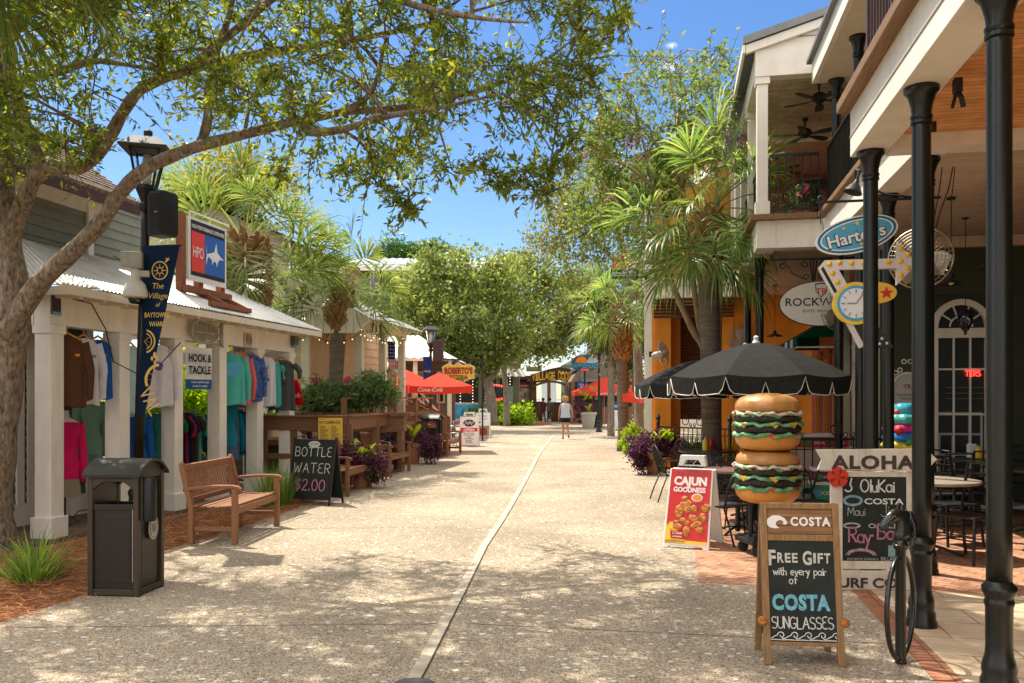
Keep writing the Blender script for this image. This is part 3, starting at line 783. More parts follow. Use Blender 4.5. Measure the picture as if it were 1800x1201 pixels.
CEILD=bricks('weathered ceiling boards',(.66,.53,.40),(.54,.42,.3),(.1,.075,.05),bw=3,bh=.1,ms=.005,bump=.5,var=.3)
DKGREEN=mat('dark green wall',(.036,.048,.03),.6,.15,4,.05,40)
PALEG=mat('pale green trim',(.34,.38,.27),.5,.08,5)
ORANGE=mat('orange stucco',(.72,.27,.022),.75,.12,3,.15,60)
TERRA=mat('terracotta wall',(.36,.12,.07),.7,.12,4,.1,50)
BRWN=mat('brown shutter',(.085,.035,.022),.55,.2,6)
BRAIL=mat('brown iron railing',(.06,.032,.024),.5,.2,9)
DARKGL=glass('dark shop glass')
ROOFM=mat('grey metal roof',(.2,.2,.2),.45,.15,5,metal=.3)
AWN=cloth('green awning canvas',(.006,.075,.04),.15,.1)
B1=Bld('balcony_building','near balcony building with orange wood porch ceiling and three tall black columns','building',2.0,1.74)
B1.part(MB().b2((1.60,-3,3.88),(1.90,8.4,4.31)),'beam',WHITE,bevel=.006)
B1.part(MB().b2((1.593,-3,4.06),(1.6,8.402,4.072)),'beam_joint',mat('shadow gap',(.25,.23,.2),.8,.1))
B1.part(MB().b2((1.49,-3,4.31),(1.97,8.47,4.41)),'ledge',LEDGE,bevel=.01)
B1.part(MB().b2((1.902,8.15,3.875),(6.6,8.4,4.1)),'end_beam',WHITE)
B1.part(MB().b2((1.902,-3,4.0),(6.6,8.148,4.06)),'ceiling',CEILO)
B1.part(MB().b2((1.972,-3,4.12),(6.6,8.4,4.3)),'balcony_floor',CEILD)
B1.part(MB().b2((6.602,-3,0),(6.9,13.3,6.4)),'back_wall',DKGREEN)
for s_,t_ in((5.09,1.742),(6.594,1.742),(8.22,1.742)):
 iron_column(B1,t_,s_,3.878,.064)
mb=MB()
balusters(mb,(1.62,-1,0),(1.62,7.7,0),4.45,5.35,.1,.018)
B1.part(mb,'railing',BRAIL)
for s_ in(7.68,6.85,6.0,4.8,3.6):
 B1.part(MB().box((1.62,s_,4.93),(.05,.05,1.04)),'railing_post',BRAIL)
mb=MB()
mb.tube([(1.97,6.2,3.96),(1.97,5.6,3.97),(1.99,5.3,3.95),(2.02,5.1,3.96)],.012,6)
B1.part(mb,'conduit',CREAM)
mb=MB().box((1.97,6.55,3.86),(.05,.07,.1)).tube([(1.97,6.55,3.82),(1.98,6.5,3.76),(2.0,6.52,3.70)],.018,6).tube([(1.97,6.58,3.82),(1.95,6.6,3.72)],.013,6)
B1.part(mb,'spot_lamp',BLACKM)
mb=MB().tube([(2.05,7.4,3.87),(2.05,7.4,3.79)],.02,8)
B1.part(mb,'hook',BLACKM)
B2=Bld('balcony_building','set back balcony building with tan porch ceiling between the near and the gabled one','building',8.0,2.3)
B2.part(MB().b2((2.15,8.42,3.88),(2.45,13.26,4.29)),'beam',WHITE,bevel=.006)
B2.part(MB().b2((2.06,8.5,4.29),(2.5,13.2,4.37)),'ledge',LEDGE,bevel=.01)
B2.part(MB().b2((2.452,8.42,3.97),(6.6,13.26,4.03)),'ceiling',CEILT)
B2.part(MB().b2((2.502,8.42,4.15),(6.6,13.26,4.33)),'balcony_floor',CEILD)
for s_ in(8.55,10.03,11.5,12.95):iron_column(B2,2.31,s_,3.878,.060)
for s_ in(9.9,11.4,12.9):iron_column(B2,2.27,s_,6.2,.06,False,4.37)
mb=MB();balusters(mb,(2.2,7.9,0),(2.2,13.2,0),4.41,5.3,.1,.016)
B2.part(mb,'railing',BLACK)
B2.part(MB().b2((2.02,-2,6.2),(2.5,13.0,6.28)),'eave_soffit',CREAM)
B2.part(MB().b2((1.95,-2,6.2),(2.018,13.0,6.5)),'fascia',WHITE)
B2.part(MB().b2((1.88,-2,6.502),(2.0,13.05,6.56)),'gutter',ROOFM)
mb=MB().add([(1.9,-2,6.57),(1.9,13.05,6.57),(6.6,13.05,8.2),(6.6,-2,8.2)],[(0,1,2,3)])
B2.part(mb,'roof',ROOFM)
B2.part(MB().b2((2.52,-2,6.22),(6.6,13.0,6.27)),'upper_ceiling',CEILD)
B3=Bld('balcony_building','white gabled balcony building with ceiling fans upstairs and a green awning below','building',13.3,1.2)
B3.part(MB().b2((1.2,13.27,3.88),(1.48,19.7,4.29)),'side_beam',WHITE,bevel=.006)
B3.part(MB().b2((1.482,13.27,3.88),(2.148,13.55,4.29)),'front_beam',WHITE)
B3.part(MB().b2((1.1,13.16,4.292),(2.05,13.6,4.37)).b2((1.1,13.602,4.292),(1.6,19.7,4.37)),'ledge',LEDGE)
B3.part(MB().b2((1.482,13.56,3.96),(7,19.7,4.02)),'porch_ceiling',CEILW)
B3.part(MB().b2((1.602,13.602,4.12),(7,19.7,4.32)),'balcony_floor',CEILD)
for s_ in(14.3,16.6):iron_column(B3,1.34,s_,3.878,.064)
def wood_post(B,t,s,z0,z1,w=.16,m=WHITE):
 p=B.part(MB().box((t,s,(z0+z1)/2),(w,w,z1-z0)),'post',m,bevel=.006)
 MB().box((t,s,z0+.11),(w+.05,w+.05,.22)).build('post_base',m,p)
 MB().box((t,s,z1-.05),(w+.05,w+.05,.1)).build('post_cap',m,p)
 return p
for s_ in(13.4,15.0,16.6,18.2,19.5):wood_post(B3,1.29,s_,4.37,6.46)
B3.part(MB().b2((1.18,13.28,6.462),(5.4,13.5,6.86)),'gable_beam',WHITE)
B3.part(MB().b2((1.18,13.502,6.462),(1.4,19.7,6.80)),'eave_beam',WHITE)
mb=MB();mb.prism([(1.19,6.862),(5.4,6.862),(5.4,8.2),(1.19,6.98)],13.30,13.45)
B3.part(mb,'gable',WHITE)
mb=MB()
for z in(7.02,7.2,7.4,7.62):mb.b2((1.25+(z-6.98)*3.4,13.292,z),(5.4,13.3,z+.012))
B3.part(mb,'gable_board_joints',mat('shadow gap',(.25,.23,.2)))
mb=MB().prism([(1.0,6.93),(5.4,8.215),(5.4,8.33),(1.0,7.04)],13.18,19.9)
B3.part(mb,'roof',ROOFM)
mb=MB().prism([(1.04,6.80),(5.4,8.09),(5.4,8.21),(1.04,6.925)],13.22,13.296)
B3.part(mb,'rake_board',WHITE)
B3.part(MB().b2((.99,13.2,6.8),(1.03,19.9,6.92)),'fascia',WHITE)
B3.part(MB().b2((1.402,13.502,6.56),(5.4,16.6,6.62)),'upper_ceiling',CEILD)
B3.part(MB().b2((1.402,16.6,6.46),(5.4,16.85,6.72)),'inner_beam',WHITE)
B3.part(MB().b2((1.402,16.85,6.56),(5.4,19.7,6.62)),'rear_ceiling',mat('rosy ceiling',(.5,.27,.18),.7,.1))
B3.part(MB().b2((1.2,19.72,4.33),(5.4,19.9,6.7)),'upper_back_wall',TERRA)
B3.part(MB().b2((4.6,13.6,4.33),(4.8,19.7,6.55)),'upper_side_wall',TERRA)
mb=MB();balusters(mb,(1.4,13.36,0),(2.1,13.36,0),4.42,5.28,.105,.018)
balusters(mb,(1.3,13.5,0),(1.3,19.5,0),4.42,5.28,.105,.018)
B3.part(mb,'railing',BLACK)
B3.part(MB().b2((2.95,13.3,0),(3.62,13.5,3.955)).b2((4.46,13.3,0),(6.6,13.5,3.955)).b2((3.62,13.3,3.12),(4.46,13.5,3.955)),'end_wall',DKGREEN)
B3.part(MB().b2((3.62,13.345,2.4),(4.46,13.36,3.12)),'arch_backing',DKGREEN)
B3.part(MB().b2((2.95,13.2,3.80),(6.6,13.298,3.955)),'cornice',CEILT)
dr=B3.part(MB(),'arched_door',WHITE)if False else None
mb=MB();dc=4.04;hw=.40;zs=2.66
outer=[(dc-hw,0.02)]+[(dc-hw*math.cos(R(a)),zs+hw*math.sin(R(a)))for a in range(0,181,15)]+[(dc+hw,.02)]
hi_=hw-.085
inner=[(dc-hi_,0.10)]+[(dc-hi_*math.cos(R(a)),zs+hi_*math.sin(R(a)))for a in range(0,181,15)]+[(dc+hi_,.10)]
ring_prism(mb,outer,inner,13.24,13.34)
door=B3.part(mb,'door',WHITE)
mb=MB().b2((dc-hw-.03,13.235,2.5),(dc+hw+.03,13.33,2.64))
for x in(-.1,.12):mb.b2((dc+x-.012,13.262,.1),(dc+x+.012,13.29,2.5))
for z in(.75,1.4,2.05):mb.b2((dc-hi_,13.264,z-.012),(dc+hi_,13.288,z+.012))
for a in(35,70,110,145):mb.bar((dc+.15*math.cos(R(a)),13.276,zs+.15*math.sin(R(a))),(dc+hi_*math.cos(R(a)),13.276,zs+hi_*math.sin(R(a))),.02,.02)
mb.tube([(dc+.15*math.cos(R(a)),13.276,zs+.15*math.sin(R(a)))for a in range(0,181,15)],.012,6)
mb.build('muntins',WHITE,door)
MB().prism(inner,13.30,13.31).build('pane',DARKGL,door)
mb=MB()
for z in(.5,.8,1.1,1.4):mb.b2((dc-.3,13.292,z),(dc+.28,13.299,z+.03))
for x,z0,z1 in((-.12,.5,1.1),(.1,.8,1.4),(.26,.5,1.4),(-.3,.5,1.1)):mb.b2((dc+x,13.2925,z0),(dc+x+.03,13.2985,z1))
mb.build('display_shelf',mat('grey white shelf',(.42,.42,.42),.5),door)
mb=MB()
for z in(1.62,1.7,1.78):mb.b2((dc-.2,13.294,z),(dc+.3,13.2985,z+.012))
mb.build('door_blinds',mat('blind slats',(.12,.1,.08),.5),door)
mb=MB().b2((2.95,13.52,0),(3.1,19.7,3.955))
B3.part(mb,'shop_front',TERRA)
for i,s_ in enumerate((14.6,15.6,16.6,17.6,18.6)):
 d_=B3.part(MB().b2((2.915,s_-.33,.05),(2.948,s_+.33,2.55)),'glazed_door',mat('terracotta door',(.3,.09,.055),.5,.1))
 MB().b2((2.905,s_-.22,.5),(2.914,s_+.22,2.4)).build('pane',DARKGL,d_)
for t_,s_,w in((2.9,13.36,.1),(2.72,13.5,.08),(2.6,13.9,.07)):
 B3.part(MB().box((t_,s_,1.95),(w,w,3.9)),'pilaster',PALEG)
B3.part(MB().b2((2.62,13.52,.9),(2.9,13.56,3.1)),'corner_window',DARKGL)
mb=MB().b2((2.6,13.49,.86),(2.92,13.515,.95)).b2((2.6,13.49,2.1),(2.92,13.515,2.16)).b2((2.6,13.49,3.05),(2.92,13.515,3.14)).b2((2.6,13.49,.3),(2.66,13.515,3.1))
B3.part(mb,'window_frame',mat('pale window trim',(.5,.48,.42),.5))
aw=B3.part(MB().add([(2.94,14.5,3.2),(2.94,18.6,3.2),(1.95,18.6,2.62),(1.95,14.5,2.62),(1.95,14.5,2.45),(1.95,18.6,2.45),(2.94,14.5,2.62),(2.94,18.6,2.62)],[(0,1,2,3),(3,2,5,4),(0,3,6),(1,7,2)]),'awning',AWN)
mb=MB().tube([(1.95,14.5,2.46),(2.94,14.5,2.46)],.015,6).tube([(1.95,14.5,2.46),(1.95,18.6,2.46)],.015,6).tube([(2.94,14.6,2.46),(2.94,18.6,2.46)],.015,6)
mb.build('awning_frame',STEEL,aw)
for s_ in(15.0,15.7):MB().b2((1.935,s_,2.48),(1.945,s_+.3,2.62)).build('house_number_panel',PW,aw)
B4=Bld('orange_building','orange stucco building with white corner post and brown shutters beyond the right palm','building',19.5,-.68)
B4.part(MB().b2((1.3,19.92,0),(7,20.1,3.95)),'return_wall',ORANGE)
wood_post(B4,-.6,19.6,0,3.88,.17)
wood_post(B4,-.6,19.6,4.3,7.0,.15)
B4.part(MB().b2((-.69,19.5,3.88),(1.298,19.75,4.16)).b2((-.73,19.46,4.162),(1.298,19.8,4.3)),'front_beam',WHITE)
B4.part(MB().b2((-.69,19.76,3.88),(-.45,30,4.3)),'side_beam',WHITE)
mb=MB()
for i in range(6):mb.bar((-.48,19.62,3.84-i*.075),(1.29,19.62,3.84-i*.075),.07,.012,up=(0,.7,.7))
B4.part(mb,'roller_shutter',BRWN)
B4.part(MB().b2((-.45,19.9,0),(-.1,20.3,3.88)),'pillar',ORANGE)
B4.part(MB().b2((.72,19.9,0),(1.298,20.3,3.88)),'pillar',ORANGE)
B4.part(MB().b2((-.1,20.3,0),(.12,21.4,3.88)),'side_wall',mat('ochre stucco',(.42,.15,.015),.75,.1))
B4.part(MB().b2((.12,21.4,1.1),(.9,21.5,3.88)),'brick_wall',bricks('dark brick',(.12,.07,.055),(.09,.055,.045),(.16,.14,.12),bw=.2,bh=.07,vert=True))
B4.part(MB().b2((-.45,20.4,4.3),(1.3,20.6,7.2)),'upper_wall',mat('yellow stucco',(.62,.33,.03),.75,.1))
B4.part(MB().b2((-.7,19.8,4.1),(7,29,4.28)),'balcony_floor',CEILD)
mb=MB();balusters(mb,(-.5,19.6,0),(1.3,19.6,0),4.36,5.25,.105,.018)
B4.part(mb,'railing',BLACK)
B4.part(MB().add([(-1.0,19.2,7.0),(3.2,19.2,8.4),(3.2,30,8.4),(-1.0,30,7.0)],[(0,1,2,3)]),'roof',ROOFM)
B4.part(MB().b2((-.68,22.4,0),(-.5,30,3.88)),'street_wall',ORANGE)
B4.part(MB().b2((.121,21.3,1.9),(.9,21.39,2.25)),'awning',AWN)
# fittings on the right row
def ceiling_fan(label,s,t,z,a0,sc=1.0):
 o=thing('ceiling_fan',label,'ceiling fan',ST(s,t,z),RZ,'ceiling fans on the balcony',(sc,)*3)
 MB().lathe([(.06,0),(.065,-.03),(.02,-.05),(.016,-.22)],12).build('downrod',BLACKM,o,True,auto=40)
 MB().lathe([(.03,-.2),(.1,-.23),(.14,-.27),(.145,-.33),(.1,-.38),(.05,-.42),(0,-.43)],18).build('motor',BLACKM,o,True,auto=40)
 for i in range(5):
  a=a0+i*72;M=Matrix.Rotation(R(a),4,'Z')
  mb=MB();mb.add([(.1,-.02,-.36),(.22,-.05,-.355),(.4,-.095,-.345),(.6,-.1,-.345),(.68,-.05,-.35),(.68,.03,-.365),(.6,.075,-.375),(.4,.07,-.375),(.22,.04,-.37),(.1,.02,-.365)],[tuple(range(10))],M)
  b=mb.build('fan_blade',mat('dark fan blade',(.03,.022,.018),.5,.3),o)
  so=b.modifiers.new('thick','SOLIDIFY');so.thickness=.012
 MB().tube([(.02,.02,-.42),(.02,.02,-.72)],.003,4).ball((.02,.02,-.73),.014,8).build('pull_chain',BLACKM,o)
 return o
def at_px(px,py,d):
 p=A(px,py,d);return p
ceiling_fan('nearest dark ceiling fan under the gabled balcony roof',13.95,2.2,6.555,10,.8)
ceiling_fan('middle dark ceiling fan with five leaf shaped blades, below and left of the nearest one',15.76,2.25,6.555,40,.8)
ceiling_fan('farthest dark ceiling fan low behind the balcony railing',18.2,2.06,6.555,25,.8)
def wall_fan(label,c,rz,r,mount,tilt=0):
 o=thing('wall_fan',label,'fan',c,rz,'big caged fans along the right row')
 Mt=Matrix.Rotation(tilt,4,'X')
 mb=MB()
 for k in range(1,10):
  rr=r*k/9;dy=-.09*(1-(k/9)**3)
  mb.tube([(rr*math.cos(2*math.pi*i/28),dy,rr*math.sin(2*math.pi*i/28))for i in range(28)],.0028 if k<9 else .008,4,Mt,closed=True)
 for i in range(36):
  a=2*math.pi*i/36
  mb.tube([(r*f*math.cos(a),-.09*(1-f**3),r*f*math.sin(a))for f in(.08,.4,.7,1)],.0016,3,Mt)
  mb.tube([(r*f*math.cos(a),.11*(1-f**3),r*f*math.sin(a))for f in(.2,.6,1)],.002,3,Mt)
 mb.build('cage',CHROME,o)
 mb=MB()
 for i in range(3):
  M=Mt@Matrix.Rotation(R(i*120+20),4,'Y')
  mb.add([(.03,-.02,-.05),(r*.5,-.045,-.13),(r*.88,-.03,-.1),(r*.9,.03,.1),(r*.5,.045,.12),(.03,.02,.05)],[tuple(range(6))],M)
 b=mb.build('fan_blade',SILVER,o);so=b.modifiers.new('thick','SOLIDIFY');so.thickness=.004
 MB().lathe([(.05,-.08),(.075,-.02),(.085,.05),(.085,.2),(.06,.26),(0,.28)],16,M=Mt@Matrix.Rotation(R(-90),4,'X')).build('motor',SILVER,o,True,auto=40)
 MB().tube([Mt@Vector((0,.18,0)),Vector((mount[0],mount[1],0))],.022,8).box((mount[0],mount[1],0),(.07,.07,.12)).build('bracket',BLACKM,o)
 return o
wall_fan('big wire caged fan beside the lit arrow sign on the near right column',A(1618,454,8.25),R(-35),.29,(.04,.28))
wall_fan('round caged fan overlapping the right end of the oval boot shop sign',A(1476,545,12.4),R(12),.30,(.2,.4),R(6))
wall_fan('far caged fan seen against the orange wall above the black umbrella',A(1304,598,19.2),R(-10),.29,(.02,.45),R(8))
wall_fan('caged fan on the white corner post of the orange building',A(1166,622,18.9),R(62),.30,(.1,.32),R(-12))
def pendant(label,c,ztop):
 o=thing('pendant_lamp',label,'lamp',c,0,'pendant lamps under the porch')
 MB().lathe([(.03,.1),(.035,.05),(.07,.03),(.16,-.01),(.165,-.02),(.15,-.018),(.06,.02)],20).build('lamp_shade',BLACKM,o,True,auto=40)
 MB().tube([(0,0,.08),(0,0,ztop-c[2])],.006,6).lathe([(.05,ztop-c[2]),(.05,ztop-c[2]-.02),(.0,ztop-c[2]-.02)],12).build('stem',BLACKM,o)
 MB().ball((0,0,0),.03,10).build('bulb',mat('frosted bulb',(.7,.6,.45),.4),o)
 return o
pendant('pendant lamp with wide dark shade just right of the second column',A(1672,497,9.9),3.96)
pendant('pendant lamp with dark shade half hidden behind the nearest column',A(1741,470,9.4),3.96)
pendant('pendant lamp on a long stem before the orange wall',A(1362,590,17.5),3.94)
p0=A(1697,566,11.0)
o=thing('hanging_lantern','small black hanging lantern in front of the white arched door','lantern',p0)
mb=MB();mb.tube([(0,0,.15),(0,0,3.96-p0.z)],.005,5).lathe([(.05,3.95-p0.z),(.0,3.93-p0.z)],10)
mb.build('stem',BLACKM,o)
mb=MB();mb.lathe([(.02,.17),(.04,.15),(.1,.1),(.11,.085),(.0,.085)],12).lathe([(.0,-.17),(.02,-.16),(.015,-.13),(.035,-.11),(.0,-.1)],10)
for i in range(6):
 a=math.pi*i/3;mb.tube([(.095*math.cos(a),.095*math.sin(a),.09),(.1*math.cos(a),.1*math.sin(a),0),(.035*math.cos(a),.035*math.sin(a),-.11)],.006,5)
mb.build('cage',BLACKM,o)
MB().lathe([(.03,-.1),(.085,0),(.08,.08)],12).build('globe',clear_glass('clear glass'),o,True)
o=thing('gooseneck_lamp','black gooseneck sign lamp on the end of the white beam above the blue oval sign','lamp',A(1502,330,8.2))
MB().tube([(.05,.1,.2),(.05,.0,.16),(.03,0,.1),(.02,0,.05)],.014,8).tube([(.05,.1,.2),(.06,.12,-.02)],.014,8).build('arm',BLACKM,o)
MB().lathe([(.02,.08),(.03,.04),(.05,.02),(.09,-.05),(.085,-.05),(.03,.01)],16,M=T(0,0,0,0,R(20))).build('lamp_shade',BLACKM,o,True,auto=40)
o=MB().tube([A(1658,275,8.6),A(1652,330,8.6),A(1640,395,8.4),A(1642,402,8.4)],.006,5).tube([A(1679,275,8.6),A(1668,330,8.6),A(1652,375,8.5),A(1645,400,8.4)],.006,5).tube([A(1680,282,8.6),A(1672,355,8.6)],.005,5).build('hanging_cable',BLACKM)
tag(o,'loose black cables hanging from the tan porch ceiling to the big fan','cable')
def flat_sign(name,label,cat,c,group=None,rz=RZ):
 return thing(name,label,cat,c,rz,group)
c=A(1505,413,8.35);K=8.35/F
o=flat_sign('shop_sign',"tilted blue oval sign reading Harter's hung on an iron bracket",'sign',c)
Mt=Matrix.Rotation(R(-13),4,'Y')
MB().prism(ell(69*K,31*K,40),-.02,.02,Mt).build('board',mat('sign teal blue',(.012,.16,.28),.4,.06),o)
mb=MB();ring_prism(mb,ell(62*K,25.5*K,40),ell(59.5*K,23.5*K,40),-.024,-.0205,Mt);ring_prism(mb,ell(69.5*K,31.5*K,40),ell(67*K,29.5*K,40),-.023,.021,Mt)
mb.build('rim',PW,o)
MB().prism(ell(59.5*K,23.5*K,40),-.0225,-.0205,Mt).build('inner_panel',SKYB,o)
MB().text("Harter's",.175,Mt@T(-.01,-.0235,-.075),bold=.055,depth=.003,width=.56).build('letter_outline',PK,o)
MB().text("Harter's",.165,Mt@T(-.01,-.028,-.07),bold=.02,depth=.005,width=.54).build('lettering',PW,o)
mb=MB()
for x,z,r in((-.1,.085,.022),(0.03,.105,.028),(.02,-.1,.022)):mb.prism(star(r,cx=x,cz=z),-.028,-.0228,Mt)
mb.build('stars',YEL,o)
mb=MB();mb.tube([(-.33,0,.12),(-.335,0,.2),(-.33,0,.335)],.006,5).tube([(.25,0,.2),(.25,0,.335)],.006,5)
mb.build('chain',BLACKM,o)
o=thing('sign_bracket','long black scrolled iron bracket holding the blue oval sign','bracket',A(1510,353,8.35),RZ)
mb=MB().bar((-.38,0,0),(.74,0,0),.022,.022)
def scroll(mb,x,z,r,turns=1.25,a0=0,sgn=1,th=.009):
 P=[(x+r*(1-.6*i/20)*math.cos(R(a0+sgn*360*turns*i/20)),0,z+r*(1-.6*i/20)*math.sin(R(a0+sgn*360*turns*i/20)))for i in range(21)]
 mb.tube(P,th,6)
scroll(mb,-.36,.03,.045,1.1,200);scroll(mb,.55,.17,.055);scroll(mb,.55,-.1,.05,1.2,180)
mb.tube([(.1,0,.12),(.25,0,.05),(.45,0,.02),(.62,0,.0)],.011,6).bar((.55,0,-.3),(.55,0,.32),.02,.02)
mb.build('scrollwork',BLACKM,o)
c=A(1503,534,8.25);K=8.25/F
def pl(pts):return[((x-1503)*K,-(y-534)*K)for x,y in pts]
o=flat_sign('arrow_sign','white arrow sign with yellow bulbs above a clock face and a star oval','sign',c)
arrow=[(1441,470),(1452,457),(1571,457),(1571,430),(1604,466),(1571,503),(1571,474),(1475,474),(1494,510),(1478,526),(1466,520),(1444,476)]
MB().prism(pl(arrow),-.03,.03).build('arrow_board',mat('arrow white',(.7,.66,.64),.45,.05),o)
MB().prism(pl([(1445,472),(1449,468),(1472,512),(1468,516)]),-.033,-.031).build('arrow_stripe',PK,o)
for(x,y)in((1459,464),(1476,462),(1496,463),(1516,463),(1557,463),(1577,463),(1577,441),(1588,452),(1588,475),(1577,487),(1464,480),(1472,496),(1599,464)):
 X,Z=(x-1503)*K,-(y-534)*K
 b=MB().lathe([(.026,0),(.026,.008),(.02,.012),(.02,.018),(.012,.026),(0,.028)],14,M=T(X,-.03,Z,R(90))).build('bulb',mat('amber bulb',(.85,.5,.03),.25,.05),o,True,auto=40)
MB().prism(pl([(1487,568),(1497,566),(1517,606),(1513,612),(1509,612)]),-.012,.012).build('tail_stripe',mat('tail white',(.65,.6,.58),.5),o)
MB().prism(pl([(1480,560),(1535,566),(1567,612),(1511,612)]),-.01,.02).build('tail_board',mat('tail black',(.02,.025,.02),.5,.2),o)
mb=MB()
for(x,y)in((1547,596),(1543,605),(1555,604)):mb.prism(star(.019,cx=(x-1503)*K,cz=-(y-534)*K),-.014,-.0105)
mb.build('tail_stars',PW,o)
MB().prism(ell(.172,.1,32,cx=(1540-1503)*K,cz=(534-516)*K),-.02,.012).build('star_oval',YEL,o)
MB().prism(star(.065,cx=(1554-1503)*K,cz=(534-517)*K),-.026,-.021).build('red_star',RED,o)
MB().prism(ell(.206,.206,40),-.035,.025).build('clock_rim',YEL,o)
MB().prism(ell(.172,.172,40),-.04,-.0355).build('clock_band',SKYB,o)
MB().prism(ell(.145,.145,40),-.044,-.0405).build('clock_face',PW,o)
mb=MB()
for i in range(12):
 a=R(30*i);mb=MB();mb.bar((.1*math.cos(a),-.0455,.1*math.sin(a)),(.135*math.cos(a),-.0455,.135*math.sin(a)),.003 if i%3 else .004,.014,up=(0,1,0));mb.build('hour_mark',mat('clock blue black',(.02,.04,.08),.5),o)
mb=MB();mb.bar((0,-.046,0),(-.08,-.046,.0),.014,.004);mb.bar((0,-.046,0),(.06,-.046,.085),.012,.004)
mb.build('clock_hands',mat('clock blue black',(.02,.04,.08),.5),o)
c=A(1443,534,12.95);K=12.95/F
o=flat_sign('shop_sign','cream oval boot shop sign with a shield crest hanging from a scrolled bracket','sign',c)
MB().prism(ell(71*K,40*K,44),-.025,.025).build('board',BLACKM,o)
MB().prism(ell(69.5*K,38.5*K,44),-.028,-.0255).build('panel',mat('cream panel',(.62,.57,.5),.5,.04),o)
mb=MB().text('ROCKWELL',.17,T(-.05,-.0285,-.03),bold=.012,width=.95)
mb.text('BOOTS · SHOES · APPAREL',.06,T(.04,-.0285,-.13),width=.62).text('LADIES APPAREL',.06,T(.2,-.0285,-.2),width=.42)
mb.build('lettering',PK,o)
sh=[(-.09,.1),(0,.12),(.09,.1),(.08,-.02),(0,-.11),(-.08,-.02)]
M_=T(.0,0,.2)
mb=MB();ring_prism(mb,[(x,z)for x,z in sh],[(x*.85,z*.85)for x,z in sh],-.031,-.0285,M_);mb.build('shield',PK,o)
MB().text('TR',.13,T(0,-.029,.14),bold=.015,depth=.002).build('crest_letters',RED,o)
o=thing('sign_bracket','black scrolled iron bracket above the cream oval boot shop sign','bracket',A(1430,455,13.0),RZ)
mb=MB().bar((-.62,0,0),(.62,0,0),.03,.03)
for sx in(-1,1):
 mb.tube([(sx*.05,0,-.02),(sx*.03,0,-.2),(sx*.02,0,-.33)],.012,6)
 scroll(mb,sx*.12,-.08,.06,1.1,90,-sx);scroll(mb,sx*.1,-.27,.05,1.1,-90,sx);scroll(mb,sx*.45,-.09,.06,1.2,90,sx)
 mb.tube([(sx*.38,0,-.1),(sx*.3,0,-.22),(sx*.15,0,-.3)],.01,6)
mb.tube([(0,0,0),(0,0,-.36)],.013,6)
mb.build('scrollwork',BLACKM,o)
c=A(1594,690,12.1);K=12.1/F
o=flat_sign('framed_sign','grey oval sign in an ornate white frame on the dark green wall','sign',c)
MB().prism(ell(25*K,32*K,36),-.02,.01).build('panel',mat('grey panel',(.42,.41,.39),.5,.04),o)
mb=MB();ring_prism(mb,ell(28*K,36*K,36),ell(25*K,32*K,36),-.04,.012)
for i in range(26):
 a=2*math.pi*i/26;rx,rz=33*K,42*K
 k=1+(.3 if i in(6,7)else 0)
 mb.tube([(rx*k*math.cos(a)+.03*math.cos(b),-.02,rz*k*math.sin(a)+.03*math.sin(b))for b in[2*math.pi*j/8 for j in range(8)]],.01,5,closed=True)
mb.build('frame',mat('frame ivory',(.62,.58,.5),.5),o)
MB().text('ROCKWELL',.045,T(0,-.0205,-.05),bold=.01,width=.27).text('TRADING',.04,T(0,-.0205,-.1),bold=.01,width=.2).build('lettering',PK,o)
MB().text('TR',.09,T(0,-.0205,.05),bold=.02).build('crest_letters',mat('maroon print',(.2,.03,.03)),o)
c=ST(13.255,4.0,1.97)
o=thing('neon_sign','small red neon sign glowing in the white arched door','neon sign',c,RZ)
NEON=mat('red neon',(1.0,.03,.02),.4,.02,emit=3.0)
strokes(MB(),'TERS',.075,T(.19,0,-.02),.012,.004,'C',0).build('tubing',NEON,o)
c=A(1098,465,19.3);K=19.3/F
o=flat_sign('shop_sign','small sign with red and green letter bands on an arm from the orange building','sign',c)
MB().prism([(-24*K,-22*K),(24*K,-22*K),(24*K,-9*K),(-24*K,-9*K)],-.02,.02).build('lower_board',mat('dark green board',(.01,.06,.025),.5),o)
MB().text('LI ROUT',.19,T(0,.0,.1),bold=.03,depth=.03,width=.52).text('NEW ORLEANS',.15,T(0,.0,-.09),bold=.03,depth=.03,width=.56).b2((-.28,0,.06),(.28,.01,.075)).build('red_letters',mat('sign red',(.75,.07,.02),.4),o)
MB().text('since 1991',.11,T(0,-.021,-.225),bold=.01,width=.5).b2((-.27,-.025,-.262),(.27,-.0205,-.25)).build('lettering',PW,o)
MB().bar((-.3,0,-.3),(.46,0,-.3),.04,.04).box((.5,.1,-.3),(.1,.3,.12)).build('arm',BLACKM,o)
MB().prism([(-.03,.24),(.03,.24),(.015,.33),(.04,.4),(0,.5),(-.03,.4),(-.01,.33)],-.01,.01).build('flame_figure',mat('sign red',()),o)
